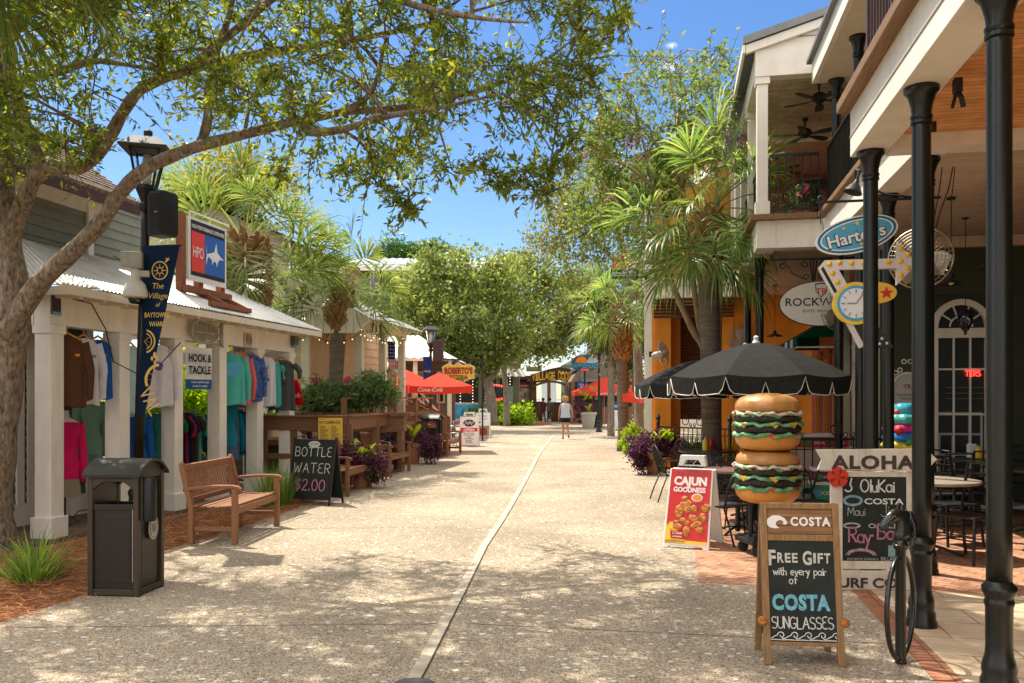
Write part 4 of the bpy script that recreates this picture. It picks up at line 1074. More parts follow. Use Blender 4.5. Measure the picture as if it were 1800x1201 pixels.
# left row
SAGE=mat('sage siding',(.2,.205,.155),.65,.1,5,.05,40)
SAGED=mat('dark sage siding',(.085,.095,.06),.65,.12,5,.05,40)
TANS=mat('tan siding',(.42,.36,.27),.65,.08,5,.05,40)
SHING=bricks('brown shingles',(.26,.185,.13),(.17,.12,.085),(.05,.035,.025),bw=.24,bh=.115,ms=.008,bump=.9,var=.25)
GALV=mat('weathered tin roof',(.56,.55,.53),.4,.18,3,.05,30,metal=.35,dirt=.5,dcol=(.3,.26,.22))
S1=Bld('shop_building','sage green clothing shop with white columned porch and corrugated tin roof on the near left','building',8.7,-7.16)
PF=bricks('porch brick',(.2,.12,.085),(.15,.095,.07),(.06,.05,.04),bw=.2,bh=.1)
S1.part(MB().b2((-10.5,8.2,-.03),(-6.98,15.2,.02)),'porch_floor',PF)
for k in range(6):
 s_=8.75+1.235*k
 p=S1.part(MB().box((-7.16,s_,1.27),(.215,.215,2.44)),'column',WHITE,bevel=.006)
 MB().box((-7.16,s_,.13),(.28,.28,.26)).build('column_base',WHITE,p,bevel=.006)
 MB().box((-7.16,s_,2.435),(.25,.25,.1)).build('column_cap',WHITE,p,bevel=.004)
S1.part(MB().b2((-7.265,8.63,2.487),(-7.055,15.05,2.84)),'beam',WHITE)
S1.part(MB().b2((-8.148,8.62,2.487),(-7.267,8.83,2.84)),'end_beam',WHITE)
S1.part(MB().b2((-7.25,14.85,2.3),(-10.4,15.05,2.5)),'far_beam',WHITE)
e0_,e1_,u0,u1=(-6.65,8.40,2.92),(-6.65,15.42,2.92),(-8.15,9.45,3.66),(-8.15,14.3,3.66)
mb=MB();corrugated(mb,e0_,e1_,u0,u1)
corrugated(mb,(-11,8.40,2.92),e0_,(-11,9.45,3.66),u0)
corrugated(mb,e1_,(-11,15.42,2.92),u1,(-11,14.3,3.66))
S1.part(mb,'porch_roof',GALV,smooth=False)
mb=MB();mb.add([(-8.15,9.45,3.672),(-8.15,14.3,3.672),(-11,14.3,3.672),(-11,9.45,3.672)],[(0,1,2,3)])
S1.part(mb,'flat_roof',GALV)
S1.part(MB().b2((-6.69,8.45,2.80),(-6.655,15.38,2.895)).b2((-11,8.44,2.80),(-6.69,8.475,2.895)).b2((-11,15.35,2.80),(-6.69,15.385,2.895)),'eave_board',CREAM)
S1.part(MB().add([(-6.7,8.47,2.86),(-6.7,15.36,2.86),(-8.1,15.36,2.86),(-8.1,8.47,2.86)],[(0,1,2,3)]),'soffit',CREAM)
for i in range(17):S1.part(MB().bar((-7.055,8.7+i*.41,2.83),(-6.7,8.7+i*.41,2.81),.05,.07),'rafter_tail',CREAM)
S1.part(MB().tube([(-6.9,8.2,3.66),(-8.2,9.4,3.7)],.03,8),'hip_cap',GALV)if False else None
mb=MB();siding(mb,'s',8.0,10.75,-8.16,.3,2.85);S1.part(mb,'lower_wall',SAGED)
mb=MB().b2((-8.17,8,.02),(-8.12,10.75,.3))
for s_ in(9.42,9.6,10.72):mb.b2((-8.16,s_-.06,.3),(-8.115,s_+.06,2.85))
S1.part(mb,'corner_boards',WHITE)
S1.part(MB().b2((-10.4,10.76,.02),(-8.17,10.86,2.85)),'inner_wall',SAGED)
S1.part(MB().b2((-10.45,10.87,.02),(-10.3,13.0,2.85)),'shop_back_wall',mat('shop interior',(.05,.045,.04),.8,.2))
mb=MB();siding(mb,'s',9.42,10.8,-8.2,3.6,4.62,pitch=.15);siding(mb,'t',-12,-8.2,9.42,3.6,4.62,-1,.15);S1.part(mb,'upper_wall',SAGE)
mb=MB();siding(mb,'s',10.81,12.3,-8.34,3.6,4.75,pitch=.15);siding(mb,'t',-12,-8.34,12.3,3.6,4.75,1,.15);S1.part(mb,'rear_upper_wall',SAGE)
S1.part(MB().b2((-8.19,10.72,3.6),(-8.14,10.83,4.6)).b2((-8.3,10.78,4.0),(-8.12,10.9,4.12)),'corner_board',WHITE)
zr=lambda t:4.44+(-7.6-t)*.69
mb=MB().add([(-7.6,8.3,zr(-7.6)),(-7.6,11.15,zr(-7.6)),(-9.9,11.15,zr(-9.9)),(-9.9,8.3,zr(-9.9))],[(0,1,2,3)])
mb.add([(-9.9,8.3,zr(-9.9)),(-9.9,11.15,zr(-9.9)),(-12.2,11.15,zr(-7.6)),(-12.2,8.3,zr(-7.6))],[(0,1,2,3)])
rf=S1.part(mb,'shingle_roof',SHING);so=rf.modifiers.new('thick','SOLIDIFY');so.thickness=.06;so.offset=-1
mb=MB()
for i in range(24):
 t_=-7.6-i*.098
 mb.add([(t_+.0,8.3,zr(t_)+.022),(t_+.0,11.16,zr(t_)+.022),(t_-.1,11.16,zr(t_-.1)+.004),(t_-.1,8.3,zr(t_-.1)+.004),(t_,8.3,zr(t_)),(t_,11.16,zr(t_))],[(0,1,2,3),(0,4,5,1)])
S1.part(mb,'shingle_courses',SHING)
S1.part(MB().b2((-7.66,8.3,4.28),(-7.62,11.15,4.41)),'upper_fascia',BRWN)
S1.part(MB().b2((-8.18,8.3,4.50),(-7.67,11.1,4.53)).b2((-8.2,8.3,4.26),(-8.16,11.1,4.49)),'upper_soffit',CREAM)
for i in range(9):S1.part(MB().bar((-8.15,8.5+i*.32,4.46),(-7.67,8.5+i*.32,4.36),.05,.1),'upper_rafter',WHITE)
mb=MB().lathe([(.17,0),(.17,.34),(.2,.35),(.2,.37),(.02,.52),(.0,.52)],20,(-9.32,10.75,5.45))
S1.part(mb,'roof_vent',mat('zinc vent',(.42,.44,.46),.35,.15,metal=.7),smooth=True,auto=40)
p_=Bld('plate_sign','small dark plate with a blue stripe on the white beam over the nearest left column','sign',8.72,-7.04)
p_.part(MB().b2((-7.045,8.64,2.6),(-7.03,8.78,2.82)),'plate',mat('dark plate',(.03,.025,.025),.4))
p_.part(MB().b2((-7.03,8.64,2.6),(-7.024,8.78,2.635)),'stripe',SKYB)
p_.part(MB().text('SALE',.05,Matrix.Translation((-7.029,8.71,2.75))@Matrix.Rotation(R(90),4,'Z'),depth=.002).text('SHOP',.035,Matrix.Translation((-7.029,8.71,2.69))@Matrix.Rotation(R(90),4,'Z'),depth=.002),'lettering',PW)if False else None
o=MB().tube([ST(8.8,-7.0,2.82),ST(9.2,-6.95,2.78),ST(9.5,-6.98,2.5),ST(9.65,-6.98,2.1),ST(10.0,-6.9,1.96),ST(10.4,-6.8,2.1),ST(10.7,-6.7,2.4)],.008,5).build('sagging_cable',BLACKM,smooth=True)
tag(o,'black cable sagging from the white shop beam to the lamp post','cable')
o=MB().tube([ST(11.2,-8.1,3.72),ST(11.0,-7.6,3.5),ST(10.6,-7.0,3.15),ST(10.5,-6.7,2.95),ST(10.3,-6.9,2.86)],.006,5).build('roof_wire',BLACKM,smooth=True)
tag(o,'thin wire lying across the tin porch roof to the camera post','cable')
sq=mat('carved plaque',(.5,.42,.36),.7,.2,30)
o=Bld('plaque','small square carved plaque on the white beam between the hanging shirts','plaque',13.3,-7.05)
o.part(MB().b2((-7.05,13.1,2.5),(-7.03,13.36,2.72)),'panel',sq)
ring=MB()
for i in range(3):ring.tube([(-7.026,13.23+(.03+.03*i)*math.cos(a),2.61+(.03+.025*i)*math.sin(a))for a in[2*math.pi*j/12 for j in range(12)]],.006,4,closed=True)
o.part(ring,'relief',mat('plaque relief',(.28,.2,.17),.7))
o=Bld('wall_lamp','small dark box lamp with a blue band at the far end of the porch beam','lamp',15.0,-7.04)
o.part(MB().b2((-7.05,14.86,2.62),(-6.96,15.02,2.86)),'housing',mat('lamp housing',(.1,.1,.1),.5))
o.part(MB().b2((-7.04,14.88,2.57),(-6.97,15.0,2.62)),'band',SKYB)
H=Bld('roof_sign','red and blue billboard with a white swordfish standing on the tin porch roof','sign',12.2,-7.2)
zt=lambda t:2.92+(-6.65-t)*.4933
H.part(MB().b2((-7.22,11.68,3.42),(-7.19,12.79,4.38)),'panel',PW)
H.part(MB().b2((-7.189,11.73,3.50),(-7.185,12.74,4.34)),'dark_field',PK)
H.part(MB().b2((-7.184,11.76,3.56),(-7.18,12.12,4.17)),'red_field',mat('sign bright red',(.75,.05,.03),.5,.05))
H.part(MB().b2((-7.184,12.122,3.56),(-7.18,12.72,4.17)),'blue_field',mat('sign bright blue',(.02,.12,.45),.5,.05))
MR=lambda s_,z:Matrix.Translation((-7.178,s_,z))@Matrix.Rotation(R(90),4,'Z')
H.part(MB().text('HIGH PERFORMANCE OFFSHORE',.085,MR(12.23,4.22),bold=.01,width=.94).text('HPO',.24,MR(11.94,3.78),bold=.0,width=.29),'lettering',PW)
fish=[(-.26,.16),(-.235,.03),(-.13,.06),(-.02,.09),(.04,.24),(.07,.1),(.15,.05),(.28,0),(.16,.0),(.09,-.04),(.06,-.13),(.03,-.06),(-.05,-.06),(-.08,-.12),(-.1,-.04),(-.2,.0),(-.27,-.15),(-.245,-.0)]
H.part(MB().prism(fish,-.003,0,MR(12.42,3.85)),'swordfish',PW)
mb=MB()
for s_ in(11.62,12.1,12.75):mb.b2((-7.32,s_-.06,zt(-7.3)-.1),(-7.225,s_+.06,4.42 if s_<12 else 3.5))
mb.b2((-7.2,11.55,zt(-7.2)+.03),(-7.12,12.85,zt(-7.2)+.13)).bar((-7.3,12.1,3.3),(-6.75,12.1,zt(-6.75)+.06),.07,.07).bar((-7.3,12.75,3.3),(-6.75,12.75,zt(-6.75)+.06),.07,.07).bar((-6.78,11.6,zt(-6.78)+.06),(-6.78,12.8,zt(-6.78)+.06),.07,.07)
H.part(mb,'timber_frame',wood('red brown timber',(.27,.095,.04),.3,'y'))
mb=MB().tube([(-7.15,11.66,3.4),(-7.15,11.66,4.44),(-7.16,12.8,4.44)],.014,6);H.part(mb,'conduit',PW)
o=Bld('fish_ornament','grey carved fish skeleton hung under the porch eave above the white flag','ornament',11.85,-7.0)
mb=MB();P=[(-.46,0),(-.4,.13),(-.25,.2),(.05,.17),(.3,.1),(.42,.14),(.46,.2),(.45,0),(.46,-.2),(.4,-.12),(.28,-.1),(.05,-.17),(-.25,-.16),(-.4,-.1)]
MF=Matrix.Translation((-6.98,11.85,2.62))@Matrix.Rotation(R(90),4,'Z')
ring_prism(mb,P,[(x*.86,z*.8)for x,z in P],-.015,.015,MF)
for i in range(13):
 x=-.3+i*.05;h=.17*(1-i*.045)
 mb.box(MF@Vector((x,0,.01)),(.02,.022,2*h))
mb.bar(MF@Vector((-.4,0,.0)),MF@Vector((.42,0,.0)),.03,.03)
o.part(mb,'carving',mat('driftwood grey',(.36,.32,.26),.8,.25))
o=Bld('flag','white and blue shop flag with black lettering hanging between the porch columns','flag',11.85,-7.0)
MF=Matrix.Translation((-7.0,11.66,2.06))@Matrix.Rotation(R(72),4,'Z')@Matrix.Scale(.82,4)
def wavy(mb,x0,x1,z0,z1,M,n=10,amp=.015,ph=0.0):
 vs=[]
 for i in range(n+1):
  for j in range(n+1):
   x=x0+(x1-x0)*i/n;z=z0+(z1-z0)*j/n
   vs.append((x,amp*math.sin(9*x+ph+z*3)*(1.2-j/n),z))
 mb.add(vs,[(i*(n+1)+j,(i+1)*(n+1)+j,(i+1)*(n+1)+j+1,i*(n+1)+j+1)for i in range(n)for j in range(n)],M);return mb
o.part(wavy(MB(),-.3,.3,-.18,.4,MF),'cloth',cloth('flag white cloth',(.75,.75,.72)))
o.part(wavy(MB(),-.3,.3,-.36,-.181,MF),'blue_band',cloth('flag blue cloth',(.03,.12,.3)))
o.part(MB().text('HOOK &',.2,MF@T(0,-.03,.14),bold=.03,width=.52).text('TACKLE',.2,MF@T(0,-.03,-.08),bold=.03,width=.5),'lettering',PK)
o.part(MB().text('YOUR ADVENTURE',.05,MF@T(0,-.03,-.25),width=.4).text('STARTS HERE',.05,MF@T(0,-.03,-.32),width=.34),'small_lettering',PW)
# clothes
HANG=wood('hanger wood',(.55,.26,.07),.2,'x')
def garment_rings(w,h,sl,depth,rng,flare=1.06,neck=.09,n=48):
 rings=[];ph=rng.uniform(0,6)
 for k in range(15):
  f=k/14;z=-h*f
  if f<.04:ww=neck+(w*.5-neck)*.55
  elif f<.12:ww=w*.5
  else:ww=w*.5*(.93+(flare-.93)*f)
  d=depth*(.35+.65*min(1,f*4))
  r=[]
  for j in range(n):
   a=2*math.pi*j/n
   fold=1+(.34*math.sin(7*a+ph+f*1.2)+.16*math.sin(12*a-ph*2+f))*min(1,f*1.6)
   r.append((ww*math.cos(a),d*math.sin(a)*fold,z-(.05*abs(math.cos(a))**2.2 if f<.08 else 0)+.016*math.sin(3*a+ph)*f))
  rings.append(r)
 return rings
def shirt(label,c,rz,w,h,sleeve,m,seed,deco=None,hang=True,group='shirts hanging from the porch beam'):
 rng=random.Random(seed)
 o=thing('shirt',label,'shirt',c,rz,group)
 mb=MB();mb.loft(garment_rings(w,h,sleeve,.055,rng),cap=False)
 for sx in(-1,1):
  L={'long':h*.82,'short':h*.3,'none':0}[sleeve]
  if L:
   rg=[]
   for k in range(9):
    f=k/8
    cx=sx*(w*.44+(.075 if sleeve=='long' else .12)*min(1,f*2.2));z=-.07-L*f
    rr=.085*(1-.45*f)
    rg.append([(cx+rr*.75*math.cos(2*math.pi*j/12),.05*math.sin(2*math.pi*j/12)*(1-.3*f)+.012*math.sin(f*7+seed),z+sx*rr*.25*math.cos(2*math.pi*j/12))for j in range(12)])
   mb.loft(rg,cap=False)
 mb.build('fabric',m,o,True)
 if deco:
  deco(o)
 if hang:
  mb=MB().tube([(-w*.4,0,-.045),(-w*.2,0,-.0),(0,0,.045),(w*.2,0,0),(w*.4,0,-.045)],.014,6).tube([(-w*.4,0,-.05),(w*.4,0,-.05)],.008,5)
  mb.build('hanger',HANG,o,True)
  MB().tube([(0,0,.045),(0,0,.09),(.02,0,.12),(0,0,.145)],.003,5).build('hook',STEEL,o)
 return o
def chest(txt_m,x,z,w=.06,h=.03):
 return lambda o:MB().add([(x-w/2,-.062,z-h/2),(x+w/2,-.06,z-h/2),(x+w/2,-.06,z+h/2),(x-w/2,-.062,z+h/2)],[(0,1,2,3)]).build('chest_print',txt_m,o)
def disc(m,r,z):
 return lambda o:MB().prism([(r*math.cos(a)*(1+.1*math.sin(5*a)),z+r*math.sin(a))for a in[2*math.pi*i/20 for i in range(20)]],-.068,-.064).build('chest_print',m,o)
def fishprint(m,k=1):
 def f(o):
  mb=MB().prism([(x*.45*k,-.25+z*.8*k)for x,z in[(-.1,.12),(0,.05),(.1,.12),(.03,0),(.06,-.15),(.15,-.2),(0,-.26),(-.15,-.2),(-.06,-.15),(-.03,0)]],-.068,-.064)
  mb.build('chest_print',m,o)
 return f
SR=-TH+R(78)
def beam_pt(px,z,t=-7.12):
 r_=(px-CX)/F
 s_=(-t*math.cos(TH)-r_*t*math.sin(TH))/(math.sin(TH)-r_*math.cos(TH))if False else None
 s_=-t*(math.cos(TH)+r_*math.sin(TH))/(math.sin(TH)-r_*math.cos(TH))
 return ST(s_,t,z)
CL={}
def ck(n,c,v=.08):return cloth('cloth '+n,c,v)
shirt('brown long sleeved shirt with an orange chest mark, first along the porch beam',beam_pt(118,2.37),R(38),.40,.84,'long',ck('brown',(.11,.05,.025)),1,chest(ORNG,.1,-.22,.05,.03))
shirt('white long sleeved shirt hanging between the brown and the blue shirt',beam_pt(147,2.37),R(50),.37,.82,'long',ck('white',(.72,.7,.74)),2,chest(mat('grey print',(.3,.3,.33)),.09,-.22,.07,.04))
shirt('royal blue shirt with a tiny green logo, third in the nearest row',beam_pt(172,2.37),R(45),.34,.74,'none',ck('royal blue',(.015,.1,.36)),3,chest(LIME,.06,-.2,.05,.03))
shirt('pale aqua long sleeved shirt just left of the lamp post',beam_pt(229,2.33),R(72),.34,.9,'long',ck('pale aqua',(.42,.62,.62)),4)
shirt('white long sleeved shirt with a blue and red back print behind the banner',beam_pt(276,2.38),R(40),.44,.86,'long',ck('white',(.7,.68,.72)),5,disc(mat('red blue print',(.1,.08,.4),.6,.9,20),.06,-.3))
shirt('aqua long sleeved shirt with a round blue print',beam_pt(408,2.36),R(35),.44,.84,'long',ck('aqua',(.1,.5,.46)),6,disc(SKYB,.13,-.25))
shirt('coral pink shirt squeezed between the aqua and the blue camouflage shirt',beam_pt(424,2.36),R(50),.36,.84,'long',ck('coral',(.7,.16,.14)),7)
shirt('blue camouflage patterned shirt',beam_pt(439,2.38),R(35),.42,.80,'long',mat('blue camouflage cloth',(.05,.11,.32),.85,.9,16,.1,60),8)
shirt('white sleeveless shirt with a black and red fish print',beam_pt(467,2.36),R(22),.34,.86,'none',ck('white',(.72,.7,.74)),9,fishprint(mat('red black print',(.2,.03,.04),.6,.9,40)))
shirt('narrow teal shirt hanging edge on beside the grey tee',beam_pt(484,2.3),R(70),.3,.82,'short',ck('teal',(.08,.42,.4)),10)
shirt('charcoal grey short sleeved shirt with a black fish tail print',beam_pt(495,2.33),R(14),.46,.92,'short',ck('charcoal',(.085,.09,.09)),11,fishprint(PK,1.2))
SKIN_M=mat('mannequin cream',(.6,.52,.4),.45,.06)
def torso_prof(w0):
 return[(0,.15,.1),(.06,.165,.115),(.14,.135,.1),(.22,.12,.095),(.32,.14,.11),(.42,.165,.13),(.5,.175,.11),(.56,.17,.085),(.6,.12,.07),(.63,.06,.055),(.68,.05,.05),(.72,.05,.05)]
def loft_prof(pr,k=1.0,n=20,dx=0.0,fold=0.0,ph=0):
 return[[(w*k*math.cos(2*math.pi*j/n)*(1+fold*math.sin(6*2*math.pi*j/n+ph+z*9)),d*k*math.sin(2*math.pi*j/n)*(1+fold*math.sin(5*2*math.pi*j/n+ph)),z)for j in range(n)]for(z,w,d)in pr]
def mannequin(label,c,rz,top,bottom,z0=.95,sleeves=True,scarf=None):
 o=thing('mannequin',label,'mannequin',c,rz,'mannequin torsos on the porch')
 M=T(0,0,z0)
 MB().loft(loft_prof(torso_prof(1)[3:]),M).build('torso',SKIN_M,o,True)
 mb=MB();pr=[(-.14,.17,.13),(-.06,.172,.13)]+[(z,w*1.06,d*1.07)for z,w,d in torso_prof(1)[1:8]]+[(.575,.13,.08)]
 mb.loft(loft_prof(pr,1,26,0,.03,1),M,cap=False)
 if sleeves:
  for sx in(-1,1):
   rg=[]
   for k in range(10):
    f=k/9
    rr=.062*(1-.35*f)
    rg.append([(sx*(.165+.05*math.sin(f*2.2))+rr*math.cos(a),.01-.02*f+rr*math.sin(a),.54-.72*f+sx*.03*math.cos(a)*(1-f))for a in[2*math.pi*j/12 for j in range(12)]])
   mb.loft(rg,M,cap=True)
 mb.build('shirt',top,o,True)
 mb=MB().loft(loft_prof([(-.36,.19,.14),(-.25,.185,.14),(-.1,.16,.12),(.0,.15,.11)],1,26,0,.05,2),M,cap=False);mb.build('shorts',bottom,o,True)
 mb=MB().tube([(0,0,z0-.1),(0,0,.04)],.014,8)
 for a in(30,150,270):mb.tube([(0,0,.12),(.14*math.cos(R(a)),.14*math.sin(R(a)),.1),(.2*math.cos(R(a)),.2*math.sin(R(a)),.02),(.25*math.cos(R(a)),.25*math.sin(R(a)),.05)],.007,6)
 mb.build('stand',BLACKM,o)
 return o
mannequin('headless mannequin in a hot pink long sleeved top on a thin black stand',beam_pt(114,.02,-7.55),R(42),ck('hot pink',(.72,.015,.13),.05),ck('khaki shorts',(.3,.25,.17)),.74)
mannequin('headless mannequin in a sheer green dress at the second white column',beam_pt(158,.02,-7.75),R(60),ck('sheer green',(.2,.36,.26)),ck('green denim',(.14,.25,.25),.4),1.0)
mannequin('headless mannequin in a royal blue top behind the lamp post',beam_pt(236,.02,-7.45),R(30),ck('royal blue',(.015,.1,.36)),ck('navy shorts',(.03,.04,.09)),.78)
mannequin('headless mannequin in a turquoise tee and denim skirt beside the clothes rack',beam_pt(400,.02,-7.45),R(35),ck('turquoise',(.02,.26,.36)),ck('denim',(.1,.14,.22),.3),.94,False)
def rail(label,c,rz,L):
 o=thing('clothes_rack',label,'clothes rack',c,rz,'clothes racks on the porch')
 MB().tube([(-L/2,0,1.42),(L/2,0,1.42)],.014,8).build('top_bar',STEEL,o)
 for x in(-L/2,L/2):
  MB().tube([(x,0,.1),(x,0,1.42)],.014,8).tube([(x,-.24,.12),(x,.24,.12)],.014,8).build('end_frame',STEEL,o)
  for y in(-.22,.22):MB().lathe([(.0,-.02),(.04,-.02),(.04,.02),(0,.02)],12,M=T(x,y,.05,R(90))).build('castor',BLACKM,o)
 MB().tube([(-L/2,0,.2),(L/2,0,.2)],.012,8).build('lower_bar',STEEL,o)
 return o
rk=[('teal',(.02,.22,.2)),('maroon',(.16,.012,.02)),('golden',(.6,.36,.03)),('bottle green',(.02,.14,.06)),('black',(.015,.015,.016)),('crimson',(.4,.015,.05)),('navy',(.02,.03,.1)),('brown',(.1,.05,.03))]
rail('clothes rack with dark red, teal and green garments behind the third white column',ST(12.2,-7.75,.02),RZ+R(90),1.2)
for i in range(9):
 n_,c_=rk[i%len(rk)]
 sl=['teal tunic at the near end','maroon tunic','golden yellow tunic','bottle green tunic','black tunic','crimson dress','navy tunic','brown tunic','teal tunic at the far end'][i]
 shirt(sl+' of the dark rack behind the third column',ST(11.7+i*.12,-7.75,1.4),RZ+R(8*math.sin(i*2)),.38,.8+.25*(i%3==2),'short',ck(n_,c_),30+i,None,False,'garments on the dark rack')
rail('clothes rack with blue and teal shirts behind the turquoise mannequin',ST(14.0,-7.8,.02),RZ+R(90),1.0)
for i in range(7):
 n_,c_=[('deep teal',(.015,.15,.2)),('petrol',(.01,.1,.18)),('grey blue',(.16,.24,.28)),('cyan blue',(.01,.3,.44)),('deep teal',(.015,.15,.2)),('slate',(.1,.14,.17)),('navy',(.02,.03,.1))][i]
 shirt(['deep teal shirt nearest us','petrol blue shirt','grey blue shirt','cyan blue shirt','second deep teal shirt','slate grey shirt','navy shirt at the far end'][i]+' on the blue rack',ST(13.6+i*.12,-7.8,1.4),RZ+R(8*math.cos(i*2)),.38,.78,'long',ck(n_,c_),50+i,None,False,'garments on the blue rack')
for i,(px,l)in enumerate(((478,'left red bag with white script'),(497,'middle red bag with white script'),(519,'right red bag with white script, beyond the last porch column'))):
 c=A(px,667,16.8+i*.15)
 o=thing('cloth_bag',l+' hanging over the timber rail','bag',c,RZ,'red cloth bags')
 MB().loft([[(w*math.cos(a),.03*math.sin(a)*(1+.2*math.sin(5*a)),z)for a in[2*math.pi*j/16 for j in range(16)]]for z,w in((0,.05),(-.1,.1),(-.3,.15),(-.5,.17),(-.52,.16))]).build('bag_body',cloth('red bag cloth',(.6,.01,.012),.08),o,True)
 MB().text('Cola',.13,T(0,-.04,-.36),shear=.3).build('lettering',PW,o)
# left street furniture
def trash_can(label,c,rz,sc=1.0,group='dark litter bins beside the benches',ash=True):
 o=thing('litter_bin',label,'litter bin',c,rz,group,(sc,)*3)
 W,D,H=.44,.42,1.02
 mb=MB()
 for x in(0.02,W-.02):
  for y in(.02,D-.02):mb.box((x,y,H/2),(.045,.045,H))
 for y in(.02,D-.02):
  mb.box((W/2,y,.035),(W-.09,.04,.05))
  mb.prism([(.043,.98),(W-.043,.98),(W-.043,.88),(W-.09,.92),(W*.7,.945),(W/2,.95),(W*.3,.945),(.09,.92),(.043,.88)],y-.02,y+.02)
 for x in(.02,W-.02):mb.box((x,D/2,.035),(.04,D-.09,.05))
 mb.build('frame',mat('bin frame bronze',(.045,.032,.022),.42,.3,40,.1,120),o,bevel=.004)
 mb=MB().box((W/2,.025,.39),(W-.09,.012,.66)).box((W/2,.019,.39),(W-.16,.01,.56)).box((W/2,.025,.735),(W-.09,.03,.05))
 mb.build('door_panel',PLATE,o,bevel=.003)
 for nm,x in(('side_panel',.03),('side_panel',W-.03)):
  sgn=1 if x>.2 else-1
  mb=MB().box((x,D/2,.5),(.014,D-.09,.88)).box((x+sgn*.008,D/2,.5),(.01,D-.16,.78));mb.build(nm,PLATE,o,bevel=.003)
 MB().box((W/2,D-.03,.4),(W-.09,.012,.68)).build('back_panel',PLATE,o)
 MB().box((W/2,D/2,.70),(W-.1,D-.1,.02)).build('liner',mat('bin liner',(.005,.005,.006),.6),o)
 mb=MB();n=14;th=.022;pts=[]
 for i in range(n+1):
  f=i/n;y=-.035+(D+.07)*f;z=.985+.125*math.sin(math.pi*f)**.8
  pts.append((y,z))
 poly=[(y,z)for y,z in pts]+[(y,z+th)for y,z in reversed(pts)]
 mb.prism(poly,-W-.03,.03,Matrix.Rotation(R(90),4,'Z'))
 mb.build('arched_lid',PLATE,o,True,auto=40)
 mb=MB()
 for x in(.02,W-.02):
  mb.prism([(.04,.975)]+[(y,z-.004)for y,z in pts if .02<y<D-.02]+[(D-.04,.975)],-x-.016,-x+.016,Matrix.Rotation(R(90),4,'Z'))
 mb.build('lid_end',PLATE,o)
 if ash:
  a=MB().b2((W+.005,.02,.64),(W+.03,.14,.98)).build('ash_bracket',PLATE,o)
  MB().lathe([(.05,0),(.055,.01),(.055,.35),(.05,.36),(0,.36)],20,(W+.055,.08,.62)).build('ash_tube',BLACKM,o,True,auto=40)
  mb=MB();MR_=T(W+.004,D/2+.02,.54)@Matrix.Rotation(R(90),4,'Z')
  mb.prism(ell(.075,.1,28),-.008,0,MR_);mb.build('compass_plate',mat('pewter plate',(.5,.49,.46),.45,.1,metal=.3),o)
  mb=MB().prism(star(.06,.02,8),-.012,-.0085,MR_);ring_prism(mb,ell(.066,.088,28),ell(.058,.078,28),-.011,-.0085,MR_);mb.build('compass_rose',mat('pewter dark',(.2,.19,.18),.5),o)
  for y in(0.12,):MB().b2((W-.052,.002,.12),(W-.047,.01,.72)).build('latch_strip',STEEL,o)
 return o
p=G(154,1048)
bin1=trash_can('dark bronze litter bin with arched lid and ash tube in the near left foreground',(p.x,p.y,0),RZ+R(5))
p=G(741,804)
dup(bin1,(p.x,p.y,0),RZ,'litter bin between the purple flower pot and the far bench',scale=(1.05,)*3)
def bench(label,c,rz,L=1.36):
 """faces +x, runs along +y; origin below the near front leg"""
 o=thing('bench',label,'bench',c,rz,'wooden benches along the left side')
 dep=.5
 for y in(0,L):
  MB().box((0,y,.31),(.062,.062,.62)).build('leg',TEAK,o,bevel=.006)
  mb=MB().bar((-dep,y,0),(-dep,y,.42),.058,.065).bar((-dep,y,.41),(-dep-.11,y,.88),.058,.065,up=(0,1,0))
  mb.ball((-dep-.112,y,.885),.034,10)
  mb.build('leg',TEAK,o,bevel=.005)
  mb=MB().loft([[(x,y-.036,z-.018),(x,y+.036,z-.018),(x,y+.036,z+.018),(x,y-.036,z+.018)]for x,z in((-dep-.05,.615),(-dep+.08,.63),(-.2,.645),(-.02,.645),(.045,.63),(.07,.61))])
  mb.build('armrest',TEAK,o,bevel=.008)
  MB().box((-dep/2,y,.17),(dep-.06,.03,.05)).build('stretcher',TEAK,o,bevel=.004)
 mb=MB()
 for i in range(6):mb.box((.0-.04-i*.082,L/2,.425-.012*math.sin(i/5*math.pi)),(.07,L+.05,.022))
 mb.build('seat',TEAK,o,bevel=.004)
 mb=MB().box((0,L/2,.37),(.028,L-.06,.075)).box((-dep,L/2,.37),(.028,L-.06,.07))
 mb.build('apron',TEAK,o,bevel=.004)
 mb=MB().bar((-dep-.105,0.03,.845),(-dep-.105,L-.03,.845),.032,.085,up=(.23,0,.97)).bar((-dep-.02,.03,.49),(-dep-.02,L-.03,.49),.03,.06,up=(.23,0,.97))
 n=int(L/.068)
 for i in range(1,n):mb.bar((-dep-.025,i*L/n,.51),(-dep-.098,i*L/n,.81),.034,.014,up=(1,0,.2))
 mb.build('backrest',TEAK,o,bevel=.003)
 return o
p=G(413,957)
b1=bench('nearest wooden slat bench, beside the near litter bin and the porch',(p.x,p.y,0),R(-4))
for(px,py,rz,l)in((611,873,-6,'wooden bench partly hidden behind the bottle water sign'),(685,838,-10,'wooden bench between the two clay pots of purple plants'),(786,803,-12,'far wooden bench just beyond the second litter bin')):
 p=G(px,py);dup(b1,(p.x,p.y,0),R(rz),l)
PB=ST(9.44,-6.51)
LPM=mat('lamp post black',(.014,.014,.013),.4,.3,12,.05,60)
CG=clear_glass('clear glass')
